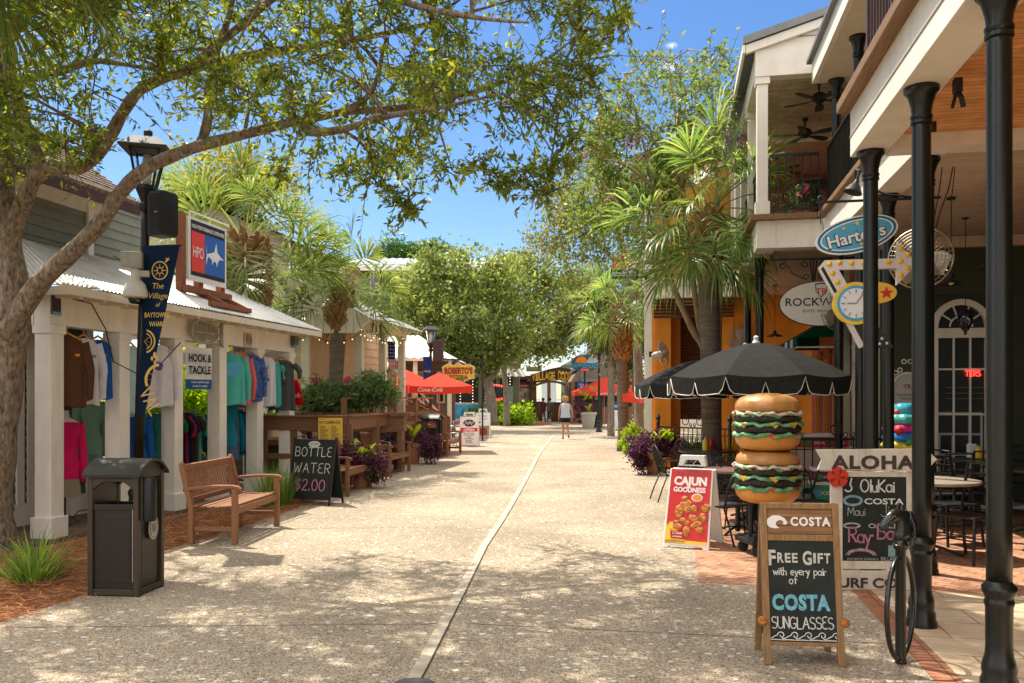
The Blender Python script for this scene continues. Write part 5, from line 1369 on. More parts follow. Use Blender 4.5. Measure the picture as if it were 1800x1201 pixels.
def street_lamp(label,c,h,rz=0,lean=0.0,group='black street lamps',col=LPM):
 o=thing('street_lamp',label,'street lamp',c,rz,group)
 o.rotation_euler=(0,lean,rz)
 MB().lathe([(.16,0),(.16,.06),(.12,.1),(.11,.3),(.125,.33),(.1,.37),(.095,.42),(.11,.45),(.11,.49),(.085,.53),(.062,.58)],20).build('base',col,o,True,auto=50)
 MB().lathe([(.06,.55),(.055,h*.5),(.05,h-1.2),(.05,h-1.0)],16).build('pole',col,o,True)
 k=1.0
 MB().lathe([(.05,h-1.02),(.085,h-.98),(.085,h-.93),(.06,h-.9),(.11,h-.78),(.13,h-.74),(.12,h-.7),(0,h-.7)],8).build('lantern_base',col,o)
 fr=MB()
 for a in(45,135,225,315):
  fr.bar((.11*1.2*math.cos(R(a)),.11*1.2*math.sin(R(a)),h-.72),(.24*1.0*math.cos(R(a)),.24*math.sin(R(a)),h-.26),.022,.022)
  b=a+90
  for rr,z in((.235,h-.27),):fr.bar((rr*math.cos(R(a)),rr*math.sin(R(a)),z),(rr*math.cos(R(b)),rr*math.sin(R(b)),z),.02,.025)
 L_=fr.build('lantern_frame',col,o)
 r0,r1=.125,.225
 gl=MB()
 q0=[(r0*math.cos(R(a)),r0*math.sin(R(a)),h-.71)for a in(45,135,225,315)];q1=[(r1*math.cos(R(a)),r1*math.sin(R(a)),h-.28)for a in(45,135,225,315)]
 gl.add(q0+q1,[(i,(i+1)%4,4+(i+1)%4,4+i)for i in range(4)]);gl.build('glass',CG,L_)
 MB().lathe([(.05,h-.7),(.055,h-.6),(.07,h-.45),(.045,h-.32),(0,h-.3)],12).build('globe',mat('frosted globe',(.75,.75,.72),.3),L_,True)
 rf=MB();rf.lathe([(.40,h-.27),(.39,h-.245),(.2,h-.12),(.17,h-.115),(.0,h-.113)],4,M=Matrix.Rotation(R(45),4,'Z'));rf.lathe([(.05,h-.12),(.055,h-.03),(.035,h-.01),(.02,h),(0,h+.01)],12)
 rf.build('lantern_roof',mat('lantern roof grey',(.05,.052,.05),.6,.25,9,spec=.2),o)
 return o
street_lamp('tall black lamp post with a square lantern, near left behind the litter bin',PB,4.95,R(10),R(1.6))
ctr=PB+Vector((.13,0,0))
Bn=thing('banner','long tapering navy banner with gold compass emblem and lettering on the near lamp post','banner',PB+Vector((.1,-.05,0)),R(-6))
NAVY=cloth('navy banner cloth',(.008,.022,.06),.15,.12)
z0,z1,n=1.42,3.50,20
mb=MB();vs=[]
wid=lambda z:.075+.40*((z-z0)/(z1-z0))**1.0
for i in range(n+1):
 z=z0+(z1-z0)*i/n
 for j in range(7):
  u=j/6;x=.0-.06*(1-i/n)+u*wid(z)
  vs.append((x,.02*math.sin(u*4+z*3)*(1-.8*i/n),z))
mb.add(vs,[(i*7+j,i*7+j+1,(i+1)*7+j+1,(i+1)*7+j)for i in range(n)for j in range(6)])
mb.build('cloth',NAVY,Bn,True)
GO=lambda x,z:T(x,-.028,z)
mb=MB();M_=GO(.235,3.19)
ring_prism(mb,ell(.105,.115,30),ell(.09,.1,30),-.002,0,M_);ring_prism(mb,ell(.035,.04,18),ell(.026,.03,18),-.002,0,M_)
for i in range(8):mb.prism([(x*math.cos(R(45*i))-z*math.sin(R(45*i)),x*math.sin(R(45*i))+z*math.cos(R(45*i)))for x,z in((-.009,.03),(0,.09),(.009,.03))],-.002,0,M_)
mb.prism([(.06,.1),(.085,.13),(.07,.15),(.1,.145),(.115,.165),(.112,.14),(.13,.135),(.1,.115),(.085,.1)],-.002,0,M_)
mb.build('compass_emblem',GOLD,Bn)
mb=MB()
for tx,z,sz,w,sh in(('The',2.97,.1,.14,.25),('Village',2.85,.1,.24,.25),('of',2.75,.08,.06,.25),('BAYTOWNE',2.62,.085,.32,0),('WHARF',2.51,.085,.2,0)):mb.text(tx,sz,T(.205 if sh else .2,-.028,z),bold=.0 if sh else .012,shear=sh,width=w)
mb.build('lettering',GOLD,Bn)
mb=MB()
def partial(mb,cx,cz,r,a0,a1,w=.03):
 for i in range(12):
  a,b=R(a0+(a1-a0)*i/12),R(a0+(a1-a0)*(i+1)/12)
  mb.add([(cx+r*math.cos(a),-.028,cz+r*math.sin(a)),(cx+r*math.cos(b),-.028,cz+r*math.sin(b)),(cx+(r-w)*math.cos(b),-.028,cz+(r-w)*math.sin(b)),(cx+(r-w)*math.cos(a),-.028,cz+(r-w)*math.sin(a))],[(0,1,2,3)])
partial(mb,.03,2.33,.15,-75,75,.022);partial(mb,.03,2.33,.105,-70,70,.012)
for a in(-50,-10,35):mb.bar((.04,-.028,2.33),(.03+.1*math.cos(R(a)),-.028,2.33+.1*math.sin(R(a))),.002,.02,up=(0,1,0))
for dx,dz,rr in((0,.06,.03),(-.035,.02,.022),(.035,.02,.022),(0,-.03,.02)):mb.prism(ell(rr*.7,rr*1.3,12,.17+dx,2.1+dz),-.03,-.028)
partial(mb,.24,1.86,.2,95,205,.035)
for a in(120,150,180):mb.bar((.24+.17*math.cos(R(a)),-.028,1.86+.17*math.sin(R(a))),(.24+.1*math.cos(R(a)),-.028,1.86+.1*math.sin(R(a))),.002,.02,up=(0,1,0))
strokes(mb,'VAL',.16,T(.05,-.028,1.56,0,R(60)),.018,.001,'C')
mb.build('gold_pattern',GOLD,Bn)
MB().tube([(-.05,.05,3.5),(.5,0,3.5)],.012,6).tube([(-.05,.05,1.42),(.04,0,1.42)],.01,6).build('banner_arm',BLACKM,Bn)
o=thing('speaker','black box loudspeaker mounted high on the near lamp post','loudspeaker',A(286,378,10.45),R(-22))
MB().loft([[(-.125,-.12,z),(-.07,-.15,z),(.11,-.15,z),(.135,-.1,z),(.13,.12,z),(-.12,.12,z)]if abs(z)<.24 else[(-.115,-.1,z),(-.065,-.13,z),(.1,-.13,z),(.12,-.09,z),(.115,.1,z),(-.11,.1,z)]for z in(-.27,-.235,.235,.27)]).build('cabinet',mat('speaker black',(.016,.016,.017),.6,.2,40,.1,200),o,True,auto=50)
MB().b2((-.055,-.154,-.22),(.1,-.1505,.23)).build('grille',mat('speaker grille',(.012,.012,.013),.7,.3,300,.4,400),o)
MB().b2((.02,-.158,.0),(.065,-.1545,.014)).build('badge',SILVER,o)
MB().b2((-.28,-.02,-.06),(-.1,.08,.08)).tube([(-.2,0,.0),(-.3,.02,.0)],.03,8).build('bracket',BLACKM,o)
o=thing('security_camera','white dome camera under a grey junction box on the near lamp post','camera',A(238,515,10.35),R(15))
MB().lathe([(.05,.28),(.055,.2),(.06,.16),(.12,.1),(.145,0),(.14,-.05),(.1,-.065),(.0,-.066)],24).build('housing',mat('camera white',(.62,.61,.57),.45,.05),o,True,auto=40)
MB().lathe([(.085,-.06),(.085,-.075),(.07,-.115),(.04,-.135),(0,-.14)],20).build('dome',glass('smoked dome',(.01,.01,.012),.03),o,True)
MB().tube([(0,0,.3),(0,0,.22)],.05,12).b2((-.02,-.03,.2),(.16,.05,.27)).build('arm',mat('camera grey',(.45,.44,.4),.5),o)
o=thing('junction_box','grey square junction box above the white dome camera','box',A(233,459,10.35),R(15))
MB().b2((-.12,-.1,-.09),(.12,.06,.1)).build('case',mat('box grey',(.34,.33,.29),.55,.08),o,bevel=.008)
MB().b2((-.1,-.104,-.07),(.1,-.1,.08)).build('cover',mat('box cover',(.38,.37,.33),.5),o)
def tuft(label,c,n,L,sp,seed,m=GRASS,r0=.12,w=.012):
 o=thing('ornamental_grass',label,'grass clump',c,0,'grass clumps in the mulch')
 blades('blades',(0,0,-.02),n,L,sp,m,o,np.random.default_rng(seed),w,1,r0)
 for k in range(5):
  pass
 return o
p=G(60,1022);tuft('bushy green grass clump at the foot of the oak, beside the near litter bin',(p.x,p.y,0),300,.52,.7,1,r0=.2)
for i,(px,py,l)in enumerate(((470,893,'tall green grass clump behind the nearest bench'),(497,890,'tall green grass clump touching the bottle water sign'),(482,872,'grass clump at the foot of the last porch columns'))):
 p=G(px,py);tuft(l,(p.x,p.y,0),120,.68,.26,10+i,r0=.14,w=.011)
p=G(507,886);q=G(577,889.5)
def a_frame(name,label,c,rz,W,H,lean,mboard,mframe,legs=.1,cat='sign',fw=.03,th=.02):
 """two hinged panels; front panel faces local -Y; origin below the middle of the front panel's foot"""
 o=thing(name,label,cat,c,rz)
 a=math.asin(lean/H)
 Mf=T(0,0,0,-a);Mb=T(0,2*lean,0,a)
 return o,Mf,Mb
c=(p+q)/2
o,Mf,Mb_=a_frame('sidewalk_sign','black chalkboard stand offering bottle water',c,math.atan2(q.y-p.y,q.x-p.x),.63,1.02,.2,None,None)
Wd=(q-p).length
for M,nm in((Mf,'front_board'),(Mb_,'back_board')):
 MB().b2((-Wd/2,-.01,.1),(Wd/2,.01,1.0),M).build(nm,CHALK,o)
 mb=MB()
 for x in(-Wd/2-.012,Wd/2+.012):mb.b2((x-.012,-.014,0),(x+.012,.014,1.04),M)
 mb.b2((-Wd/2,-.014,.985),(Wd/2,.014,1.01),M).b2((-Wd/2,-.014,.085),(Wd/2,.014,.11),M);mb.build('frame',BLACKM,o)
chk=mat('white chalk',(.62,.62,.58),.9,.3,60)
pk=mat('pink chalk',(.62,.22,.4),.9,.3,60)
strokes(strokes(MB(),'BOTTLE',.14,Mf@T(.0,-.011,.75),.011,gap=.2,sx=1.05),'WATER',.15,Mf@T(0,-.011,.49),.011,gap=.22,sx=1.1).build('lettering',chk,o)
strokes(MB(),'$2.00',.17,Mf@T(-.0,-.011,.22),.016,gap=.2,sx=1.0).build('price_lettering',pk,o)
strokes(MB(),'COLD',.06,Mb_@T(.1,-.02,.3),.008).build('back_lettering',chk,o)
MB().prism(ell(.105,.05,28),-.004,0,Mf@T(0,-.0105,.935)).build('shop_badge',mat('badge grey',(.5,.52,.5),.5),o)
MB().text('SALTWATER',.035,Mf@T(0,-.015,.925),width=.15,depth=.001).build('badge_lettering',PK,o)
CLAY=mat('terracotta pot',(.42,.17,.09),.8,.15,6,.1,40,dirt=.3,dcol=(.5,.38,.3))
def pot(o,r=.2,h=.34,m=CLAY):
 MB().lathe([(r*.68,0),(r*.72,.02),(r*.95,h*.82),(r*1.08,h*.84),(r*1.1,h),(r*.98,h),(r*.95,h*.9),(0,h*.9)],26).build('pot',m,o,True,auto=40)
def purple_planter(label,c,seed,blobs,r=.2,h=.36,lime=None,banana=0,group='clay pots with purple plants',m=CLAY,per=60):
 rg=np.random.default_rng(seed)
 o=thing('flower_pot',label,'potted plant',c,0,group)
 pot(o,r,h,m)
 scatter_crown('purple_foliage',blobs,PURP,o,rg,24,per,.13,.075,.034,.35)
 if lime:scatter_crown('lime_foliage',lime,LIME,o,rg,8,30,.1,.08,.05,.3)
 if banana:
  VV,FF=[],[]
  for i in range(banana):
   a=i*2.4+rg.normal()*.3;tilt=.22+.22*rg.random();L=rg.uniform(.4,.62)
   d=np.array([math.cos(a)*tilt,math.sin(a)*tilt,1.0]);d/=np.linalg.norm(d);s_=np.array([-math.sin(a),math.cos(a),0]);pnt=np.array([0,0,h]);base=len(VV)
   for k in range(9):
    f=k/8;w=.009 if f<.35 else .075*math.sin(math.pi*(f-.3)/.72)**.8
    VV.append(pnt+s_*w+np.array([0,0,.02*(f>.35)]));VV.append(pnt.copy()-d*.0);VV.append(pnt-s_*w+np.array([0,0,.02*(f>.35)]))
    d=d+np.array([math.cos(a)*.06,math.sin(a)*.06,-.05*f]);d/=np.linalg.norm(d);pnt=pnt+d*L/8
    if k:
     b=base+3*k;FF+=[(b-3,b-2,b+1,b),(b-2,b-1,b+2,b+1)]
  fast_mesh('broad_leaves',np.array(VV),np.array(FF),LIME,o,True)
 return o
p=G(634,857);purple_planter('clay pot with purple and lime trailing plants right behind the bottle water sign',(p.x,p.y,0),3,[((0,0,.5),(.34,.3,.2)),((.28,-.1,.38),(.16,.16,.2)),((-.25,0,.5),(.2,.2,.15))],.19,.38,[((.26,-.12,.2),(.1,.1,.16)),((.1,0,.62),(.12,.12,.08))],3)
p=G(593,857);purple_planter('clay pot of dark purple plants half hidden behind the bottle water sign',(p.x,p.y+.2,0),4,[((0,0,.5),(.28,.28,.22))],.19,.36,None,2)
p=G(724,815);purple_planter('large clay pot of purple plants and broad lime leaves before the second litter bin',(p.x,p.y,0),5,[((.05,0,.62),(.5,.42,.3)),((.5,-.1,.42),(.28,.25,.3)),((-.35,0,.6),(.25,.25,.2))],.25,.5,None,6,per=80)
p=G(1149,833);purple_planter('tall clay pot with hanging purple plants and banana leaves beside the black umbrellas',(p.x,p.y,0),6,[((0,0,.62),(.42,.38,.3)),((-.28,-.1,.4),(.16,.16,.3)),((.3,.1,.6),(.2,.2,.2))],.2,.48,[((.1,0,.85),(.25,.2,.1))],6,per=80)
p=G(1034,753);purple_planter('pale stone pot with mixed plants beside the far lamp post',(p.x,p.y,0),7,[((0,0,1.2),(.8,.7,.5)),((-.5,0,.8),(.3,.3,.5))],.42,.85,[((.1,0,2.0),(.8,.5,.5))],5,m=mat('stone pot',(.45,.42,.36),.8,.1))
P0,P1,P2=A(462,735,15.9),A(607,735,15.9),A(696,728,19.4)
o=thing('timber_parapet','brown timber rail with a wide top board around the cafe terrace','railing',(P1.x,P1.y,0))
rel=lambda v,z:Vector((v.x-P1.x,v.y-P1.y,z))
for nm,a,b in(('front_rail',P0,P1),('side_rail',P1+Vector((.02,.1,0)),P2)):
 MB().bar(rel(a,1.15),rel(b,1.15),.05,.24).bar(rel(a,1.29),rel(b,1.29),.16,.035).bar(rel(a,.55),rel(b,.55),.04,.1).build(nm,DECK,o,bevel=.004)
for v in(P0,P0.lerp(P1,.36),P0.lerp(P1,.7),P1+Vector((.05,.05,0)),P1.lerp(P2,.55),P2):
 MB().box(rel(v,.57)+Vector((0,.07,0)),(.12,.12,1.14)).build('post',DECK,o)
o=thing('menu_poster','yellow printed menu poster fixed to the brown timber rail','poster',A(581,764,15.8))
MB().b2((-.225,-.01,-.31),(.225,.0,.31)).build('sheet',mat('yellow poster',(.78,.5,.06),.6,.06),o)
mb=MB().text('FAT',.07,T(-.16,-.0105,.2),bold=.02,width=.09,depth=.001).text('CLEMENZAS',.075,T(.04,-.0105,.2),bold=.02,width=.28,depth=.001).b2((-.2,-.012,.275),(-.12,-.0105,.28))
rr=random.Random(4)
for k in range(22):
 for cx in(-.11,.1):mb.b2((cx-.085,-.0115,.15-k*.02),(cx-.085+rr.uniform(.08,.17),-.0105,.157-k*.02))
mb.build('printed_text',mat('brown print',(.1,.05,.03)),o)
o=thing('planter_box','long brown planter box in front of the tan cafe porch','planter',A(622,725,19.0))
MB().b2((-1.15,-.3,-.42),(1.15,.3,-.07)).b2((-1.22,-.36,-.07),(1.3,.36,0)).build('box',DECK,o)
for x in(-1.05,0,1.05):MB().b2((x-.05,-.28,-1.34),(x+.05,.28,-.421)).build('leg',DECK,o)
rg=np.random.default_rng(11)
o=thing('oleander_bush','wide green oleander hedge with pink blossoms growing in the brown planter box','shrub',A(615,724,19.0))
VVs=scatter_crown('foliage',[((x,0,.35+.12*math.sin(x*3)),(.36,.3,.34))for x in np.linspace(-.85,.75,7)],leafmat('oleander leaf',(.07,.13,.045),(.12,.20,.07),(.24,.31,.13),.4),o,rg,26,62,.2,.13,.03,.25)
mb=MB()
for i in range(10):mb.tube([(-.8+i*.17,0,0),(-.8+i*.17+.1*math.sin(i),.05,.5)],.012,5)
mb.build('stems',BARKG,o)
mb=MB()
for i,(x,z)in enumerate(((-.75,.72),(-.72,.66),(.0,.74),(-.05,.7),(.85,.2),(.83,.3))):
 for k in range(5):mb.ball((x+.04*math.cos(k*1.3),-.15+.03*math.sin(k*2),z+.03*math.sin(k*1.3)),.03,8)
mb.build('blossoms',mat('pink blossom',(.6,.05,.14),.6),o)
# tan cafe and terrace
L2=Bld('cafe_building','tan cafe with white posted porch, tin roof and string lights behind the oleander hedge','building',18.5,-7.2)
L2.part(MB().b2((-12,17.2,.6),(-6.95,24.2,.72)),'deck',DECK)
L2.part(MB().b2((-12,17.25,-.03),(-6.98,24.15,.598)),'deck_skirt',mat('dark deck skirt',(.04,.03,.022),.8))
for s_ in(18.8,20.4,21.9):
 wood_post(L2,-7.2,s_,.72,3.25,.17,CREAM)
L2.part(MB().b2((-7.3,18.36,3.25),(-7.1,22.05,3.5)),'porch_beam',CREAM)
mb=MB();corrugated(mb,(-6.75,18.3,3.42),(-6.75,22.4,3.42),(-8.8,18.3,4.45),(-8.8,21.0,4.45));corrugated(mb,(-6.75,22.4,3.42),(-10,22.4,3.42),(-8.8,21.0,4.45),(-10,21.0,4.45))
L2.part(mb,'porch_roof',GALV)
for i in range(14):L2.part(MB().bar((-7.1,18.4+i*.3,3.5),(-6.78,18.4+i*.3,3.38),.05,.08),'rafter_tail',CREAM)
mb=MB().prism([(-6.78,3.36),(-6.78,3.42),(-8.8,4.43),(-12,4.43),(-12,3.1),(-7.1,3.1)],18.25,18.33)
L2.part(mb,'gable_end',WHITE)
mb=MB()
for i in range(28):mb.b2((-12+i*.18,18.244,3.1),(-11.99+i*.18,18.25,3.1+min(1.3,.35+(4.9-i*.18)*.5)))
L2.part(mb,'board_joints',mat('shadow gap',(.25,.23,.2)))
mb=MB();siding(mb,'t',-12,-8.4,18.6,.72,3.2,-1,.2);L2.part(mb,'front_wall',mat('cream wall',(.6,.45,.26),.65,.08))
mb=MB();siding(mb,'s',18.6,23.5,-8.4,.72,3.4,1,.2);L2.part(mb,'side_wall',mat('cream wall',()))
for t_ in(-9.0,-9.9,-10.9):
 w=L2.part(MB().b2((t_-.22,18.53,1.2),(t_+.22,18.56,2.9)),'window',WHITE)
 mb=MB()
 for x in(-.09,.09):
  for z in(1.5,2.0,2.5):mb.b2((t_+x-.08,18.52,z-.22),(t_+x+.08,18.528,z+.22))
 mb.build('pane',DARKGL,w)
for t_ in(-8.42,-9.45,-10.4):L2.part(MB().b2((t_-.1,18.5,.72),(t_+.1,18.6,3.2)),'pilaster',CREAM)
mb=MB();siding(mb,'t',-14,-9.0,18.9,4.2,5.4,-1,.2);siding(mb,'s',18.9,23.5,-9.0,4.2,5.4,1,.2);L2.part(mb,'upper_wall',TANS)
w=L2.part(MB().b2((-10.0,18.83,4.5),(-9.5,18.87,5.25)),'window',WHITE)
MB().b2((-9.94,18.82,4.57),(-9.56,18.828,5.19)).build('pane',DARKGL,w)
L2.part(MB().add([(-8.6,18.5,5.3),(-8.6,24,5.3),(-11.5,24,6.5),(-11.5,18.5,6.5),(-14.5,18.5,5.3),(-14.5,24,5.3)],[(0,1,2,3),(3,2,5,4)]),'roof',ROOFM)
mb=MB().prism([(-14,5.4),(-9,5.4),(-11.5,6.43)],18.9,19.0);L2.part(mb,'upper_gable',TANS)
RAILW=wood('deck rail brown',(.24,.115,.05),.3,'x')
mb=MB().bar((-6.98,17.3,1.62),(-6.98,24,1.62),.12,.04).bar((-6.98,17.3,1.2),(-6.98,24,1.2),.04,.09).bar((-6.98,17.3,.95),(-6.98,24,.95),.04,.09)
for s_ in(17.3,19.0,20.7,22.4):mb.box((-6.98,s_,1.15),(.1,.1,.9))
L2.part(mb,'deck_railing',RAILW)
o=thing('stairs','wooden stairs with brown handrails leading down from the cafe deck','stairs',A(700,740,24.3))
b0=A(700,697,24.3)-Vector(o.location);b1_=A(782,735,24.3)-Vector(o.location)
zg=-o.location.z
for dy in(0,1.5):
 h=MB().bar(b0+Vector((0,dy,0)),b1_+Vector((0,dy,0)),.1,.05).bar(b0+Vector((0,dy,-.28)),b1_+Vector((0,dy,-.28)),.04,.09).bar(b0+Vector((0,dy,-.52)),b1_+Vector((0,dy,-.52)),.04,.09)
 for f in(0,.5,1):v=b0.lerp(b1_,f)+Vector((0,dy,0));h.b2((v.x-.05,v.y-.05,zg),(v.x+.05,v.y+.05,v.z))
 h.build('handrail',RAILW,o)
mb=MB()
for i in range(4):mb.b2((b0.x+i*.3,.05,zg),(b0.x+.32+i*.3,1.45,zg+.6-i*.15))
mb.build('steps',RAILW,o)
o=thing('string_lights','string of small warm bulbs under the cafe porch eaves','string lights',ST(18.4,-7.0,3.1),RZ)
mb=MB();cable=[];bl=MB()
for i in range(41):
 s_=i*.1;z=.12-.22*abs(math.sin(i*math.pi/10));cable.append((0,s_,z))
 if i%2==0:bl.ball((0,s_,z-.04),.014,8)
cab2=[(-i*.1,-.05,.0-.2*abs(math.sin(i*math.pi/12)))for i in range(40)]
for i in range(0,40,2):bl.ball((cab2[i][0],cab2[i][1],cab2[i][2]-.04),.014,8)
mb.tube(cable,.005,4).tube(cab2,.005,4);mb.build('cable',BLACKM,o);bl.build('bulbs',mat('warm bulb glow',(1,.8,.45),.4,.02,emit=1.2),o)
def metal_chair(label,c,rz,m=STEEL,group='silver cafe chairs'):
 o=thing('cafe_chair',label,'chair',c,rz,group)
 MB().lathe([(0,.44),(.19,.44),(.2,.45),(.19,.46),(0,.46)],20).build('seat',m,o,True,auto=40)
 for sx in(-1,1):
  MB().tube([(sx*.2,-.2,0),(sx*.19,-.17,.44),(sx*.22,-.15,.66),(sx*.22,0,.68),(sx*.19,.17,.7),(sx*.17,.2,.84)],.012,6).build('leg',m,o,True)
  MB().tube([(sx*.19,.2,0),(sx*.18,.16,.46)],.012,6).build('leg',m,o,True)
 mb=MB().tube([(-.17,.2,.84),(0,.24,.87),(.17,.2,.84)],.014,6)
 for z in(.6,.7,.78):mb.tube([(-.18,.185,z),(0,.22,z),(.18,.185,z)],.01,5)
 mb.build('backrest',m,o,True);return o
def round_table(label,c,r,h,mt,ml,group=None):
 o=thing('cafe_table',label,'table',c,0,group)
 MB().lathe([(0,h-.03),(r-.01,h-.03),(r,h-.02),(r,h),(0,h+.002)],28).build('tabletop',mt,o,True,auto=40)
 MB().tube([(0,0,.03),(0,0,h-.03)],.03,10).build('pedestal',ml,o)
 mb=MB()
 for a in(45,135,225,315):mb.tube([(0,0,.1),(.15*math.cos(R(a)),.15*math.sin(R(a)),.07),(r*.7*math.cos(R(a)),r*.7*math.sin(R(a)),.015)],.016,6)
 mb.build('feet',ml,o);return o
mc=metal_chair('silver cafe chair behind the left part of the timber rail',ST(16.6,-7.6),R(40))
for(s_,t_,rz,l)in((17.0,-6.95,150,'silver cafe chair in the middle behind the yellow poster'),(17.6,-6.3,70,'silver cafe chair at the right end behind the timber rail'),(16.4,-6.8,-60,'silver cafe chair with its back to the timber rail'),(18.3,-6.5,190,'silver cafe chair nearest the brown planter box')):
 dup(mc,ST(s_,t_),R(rz),l)
round_table('round silver cafe table behind the timber rail',ST(16.9,-7.3),.4,.72,STEEL,STEEL)
UR=cloth('red umbrella canvas',(.74,.075,.04),.08,.35)
def square_umbrella(label,c,w,zr_,zt_,rz,group='red cafe umbrellas on the left'):
 o=thing('cafe_umbrella',label,'umbrella',c,rz,group)
 MB().tube([(0,0,0),(0,0,zt_)],.025,8).build('pole',mat('umbrella wood pole',(.5,.3,.2),.5),o)
 n=8;mb=MB();rim=[(w*math.cos(R(45+a)),w*math.sin(R(45+a)))for a in(0,90,180,270)]
 pts=[]
 for i in range(4):
  a,b=rim[i],rim[(i+1)%4]
  for k in range(4):pts.append((a[0]+(b[0]-a[0])*k/4,a[1]+(b[1]-a[1])*k/4,zr_-.04*math.sin(math.pi*k/4)))
 N=len(pts);vs=[(0,0,zt_)]+[(x*.5,y*.5,zr_+(zt_-zr_)*.46)for x,y,z in pts]+pts+[(x,y,z-.2)for x,y,z in pts]
 fs=[(0,1+i,1+(i+1)%N)for i in range(N)]
 for k in range(2):fs+=[(1+k*N+i,1+(k+1)*N+i,1+(k+1)*N+(i+1)%N,1+k*N+(i+1)%N)for i in range(N)]
 mb.add(vs,fs);mb.build('canopy',UR,o)
 d=w/math.sqrt(2)
 for a in(0,90):
  MB().text('Coca-Cola',.17,Matrix.Rotation(R(a),4,'Z')@T(-d*.35,-d-.02,zr_-.17),shear=.3,bold=.01).build('lettering',PW,o)
 mb=MB()
 for x,y in rim:mb.bar((0,0,zr_-.05+(zt_-zr_)*.3),(x*.7,y*.7,zr_+(zt_-zr_)*.25),.015,.02)
 mb.build('ribs',mat('umbrella wood pole',()),o)
 return o
square_umbrella('red umbrella nearest the lamp post on the left side of the street',A(772,690,26)*1-Vector((0,0,A(772,690,26).z)),1.32,1.98,2.4,R(8))
square_umbrella('red umbrella left of the cafe posts, half hidden by the oleander',Vector((A(690,690,28).x,28,0)),1.35,2.05,2.45,R(2))
square_umbrella('red umbrella between the other two on the left, farther back',Vector((A(715,690,31.5).x,31.5,0)),1.3,2.2,2.65,R(12))
o=thing('flag','red striped flag with a blue starred corner hanging from the cafe porch','flag',A(684,640,22.5),0)
MB().tube([(-.05,0,.75),(.02,.0,-.5)],.012,6).build('staff',mat('umbrella wood pole',()),o)
mb=MB();wavy(mb,-.02,.2,-.55,.12,T(0,0,0),8,.03);mb.build('stripes',bricks('red stripes',(.6,.02,.03),(.6,.02,.03),(.7,.68,.66),bw=.05,bh=4,ms=.012,vert=True,offset=0,bump=0),o)
mb=MB();wavy(mb,-.05,.16,.121,.6,T(0,0,0),8,.03);mb.build('canton',cloth('flag navy',(.02,.03,.2)),o)
mb=MB()
for i in range(4):
 for k in range(3):mb.prism(star(.022,cx=-.01+k*.06,cz=.2+i*.09),-.045,-.04)
mb.build('stars',PW,o)
street_lamp('brown lamp post with a white lantern and box beside the red umbrella',Vector((A(757,600,30).x,30,0)),4.25,R(20),0,'black street lamps',mat('lamp post brown',(.03,.02,.018),.5,.2))
o=thing('speaker','brown box loudspeaker on the middle lamp post','loudspeaker',A(771,617,29.8),R(-15))
MB().loft([[(-.17,-.15,z),(.17,-.15,z),(.15,.15,z),(-.15,.15,z)]for z in(-.36,.36)]).build('cabinet',mat('speaker brown',(.07,.035,.03),.6,.1),o,bevel=.02)
MB().b2((-.15,-.156,-.33),(.15,-.1505,.33)).build('grille',mat('speaker brown grille',(.05,.028,.025),.7,.3,200),o)
o=thing('banner','blue pole banner on the middle lamp post','banner',A(752,645,29.9),0)
MB().b2((-.16,-.01,-.6),(.14,.01,.35)).build('cloth',cloth('banner blue',(.02,.04,.16)),o)
MB().b2((-.18,-.012,.33),(.18,.012,.36)).b2((-.18,-.012,-.62),(.18,.012,-.6)).build('banner_arm',BLACKM,o)
MB().text('WHARF',.12,T(-.01,-.012,-.2),width=.22).build('lettering',GOLD,o)
dup(mc,G(800,784),R(60),'silver cafe chair beside the open sign')
dup(mc,G(809,770),R(-40),'silver cafe chair between the hydrant and the open sign')
def plastic_stand(label,c,rz,W,H,lean=.25,group='white plastic sidewalk signs'):
 o=thing('sidewalk_sign',label,'sign',c,rz,group)
 a=math.atan2(lean,H);M1,M2=T(0,0,0,-a),T(0,2*lean,0,a)
 for M,nm in((M1,'front_panel'),(M2,'back_panel')):
  mb=MB();mb.prism([(-W/2,.0),(-W/2+.06,0),(-W/2+.09,.03),(W/2-.09,.03),(W/2-.06,0),(W/2,0),(W*.47,H*.9),(-W*.47,H*.9)],-.018,.018,M)
  mb.build(nm,SIGNW,o,bevel=.006)
 mb=MB();ring_prism(mb,[(-W*.3,H*.9),(-W*.26,H*1.02),(-W*.1,H*1.02),(W*.1,H*1.02),(W*.26,H*1.02),(W*.3,H*.9)],[(-W*.2,H*.91),(-W*.14,H*.97),(-W*.07,H*.97),(W*.07,H*.97),(W*.14,H*.97),(W*.2,H*.91)],-.02+lean*.92,.02+lean*1.08,None)
 mb.build('handle',SIGNW,o,bevel=.004)
 return o,M1
p=G(824,785)
o,M1=plastic_stand('white sidewalk sign with a red OPEN band',p,R(-2),.66,1.12)
F_=lambda x,z:M1@T(x,-.0195,z)
mb=MB().prism(ell(.2,.12,28),-.001,0,F_(0,.79));mb.build('logo_oval',PK,o)
mb=MB()
for i in range(6):mb.b2((-.17+i*.06,-.003,-.0),(-.14+i*.06,-.0015,.03),F_(0,.79+(.05 if i%2 else-.07)))
mb.text('CANDY',.09,F_(0,.765),bold=.02,width=.3,depth=.003);mb.build('logo_lettering',PW,o)
MB().b2((-.29,-.001,0),(.29,0,.13),F_(0,.5)).build('red_band',RED,o)
MB().text('OPEN',.11,F_(0,.525),bold=.03,width=.36,depth=.003).build('open_lettering',PW,o)
mb=MB()
for i,tx in enumerate(('Gourmet Candy','Caramel Apples','Fudge','Fresh Pralines','Saltwater','Chocolates')):mb.text(tx,.055,F_(0,.43-i*.062),bold=.015)
mb.build('list_lettering',PK,o)
p=G(848,770)
o,M1=plastic_stand('white sidewalk sign with a round red fruit picture, behind the open sign',p,R(-3),.62,1.15)
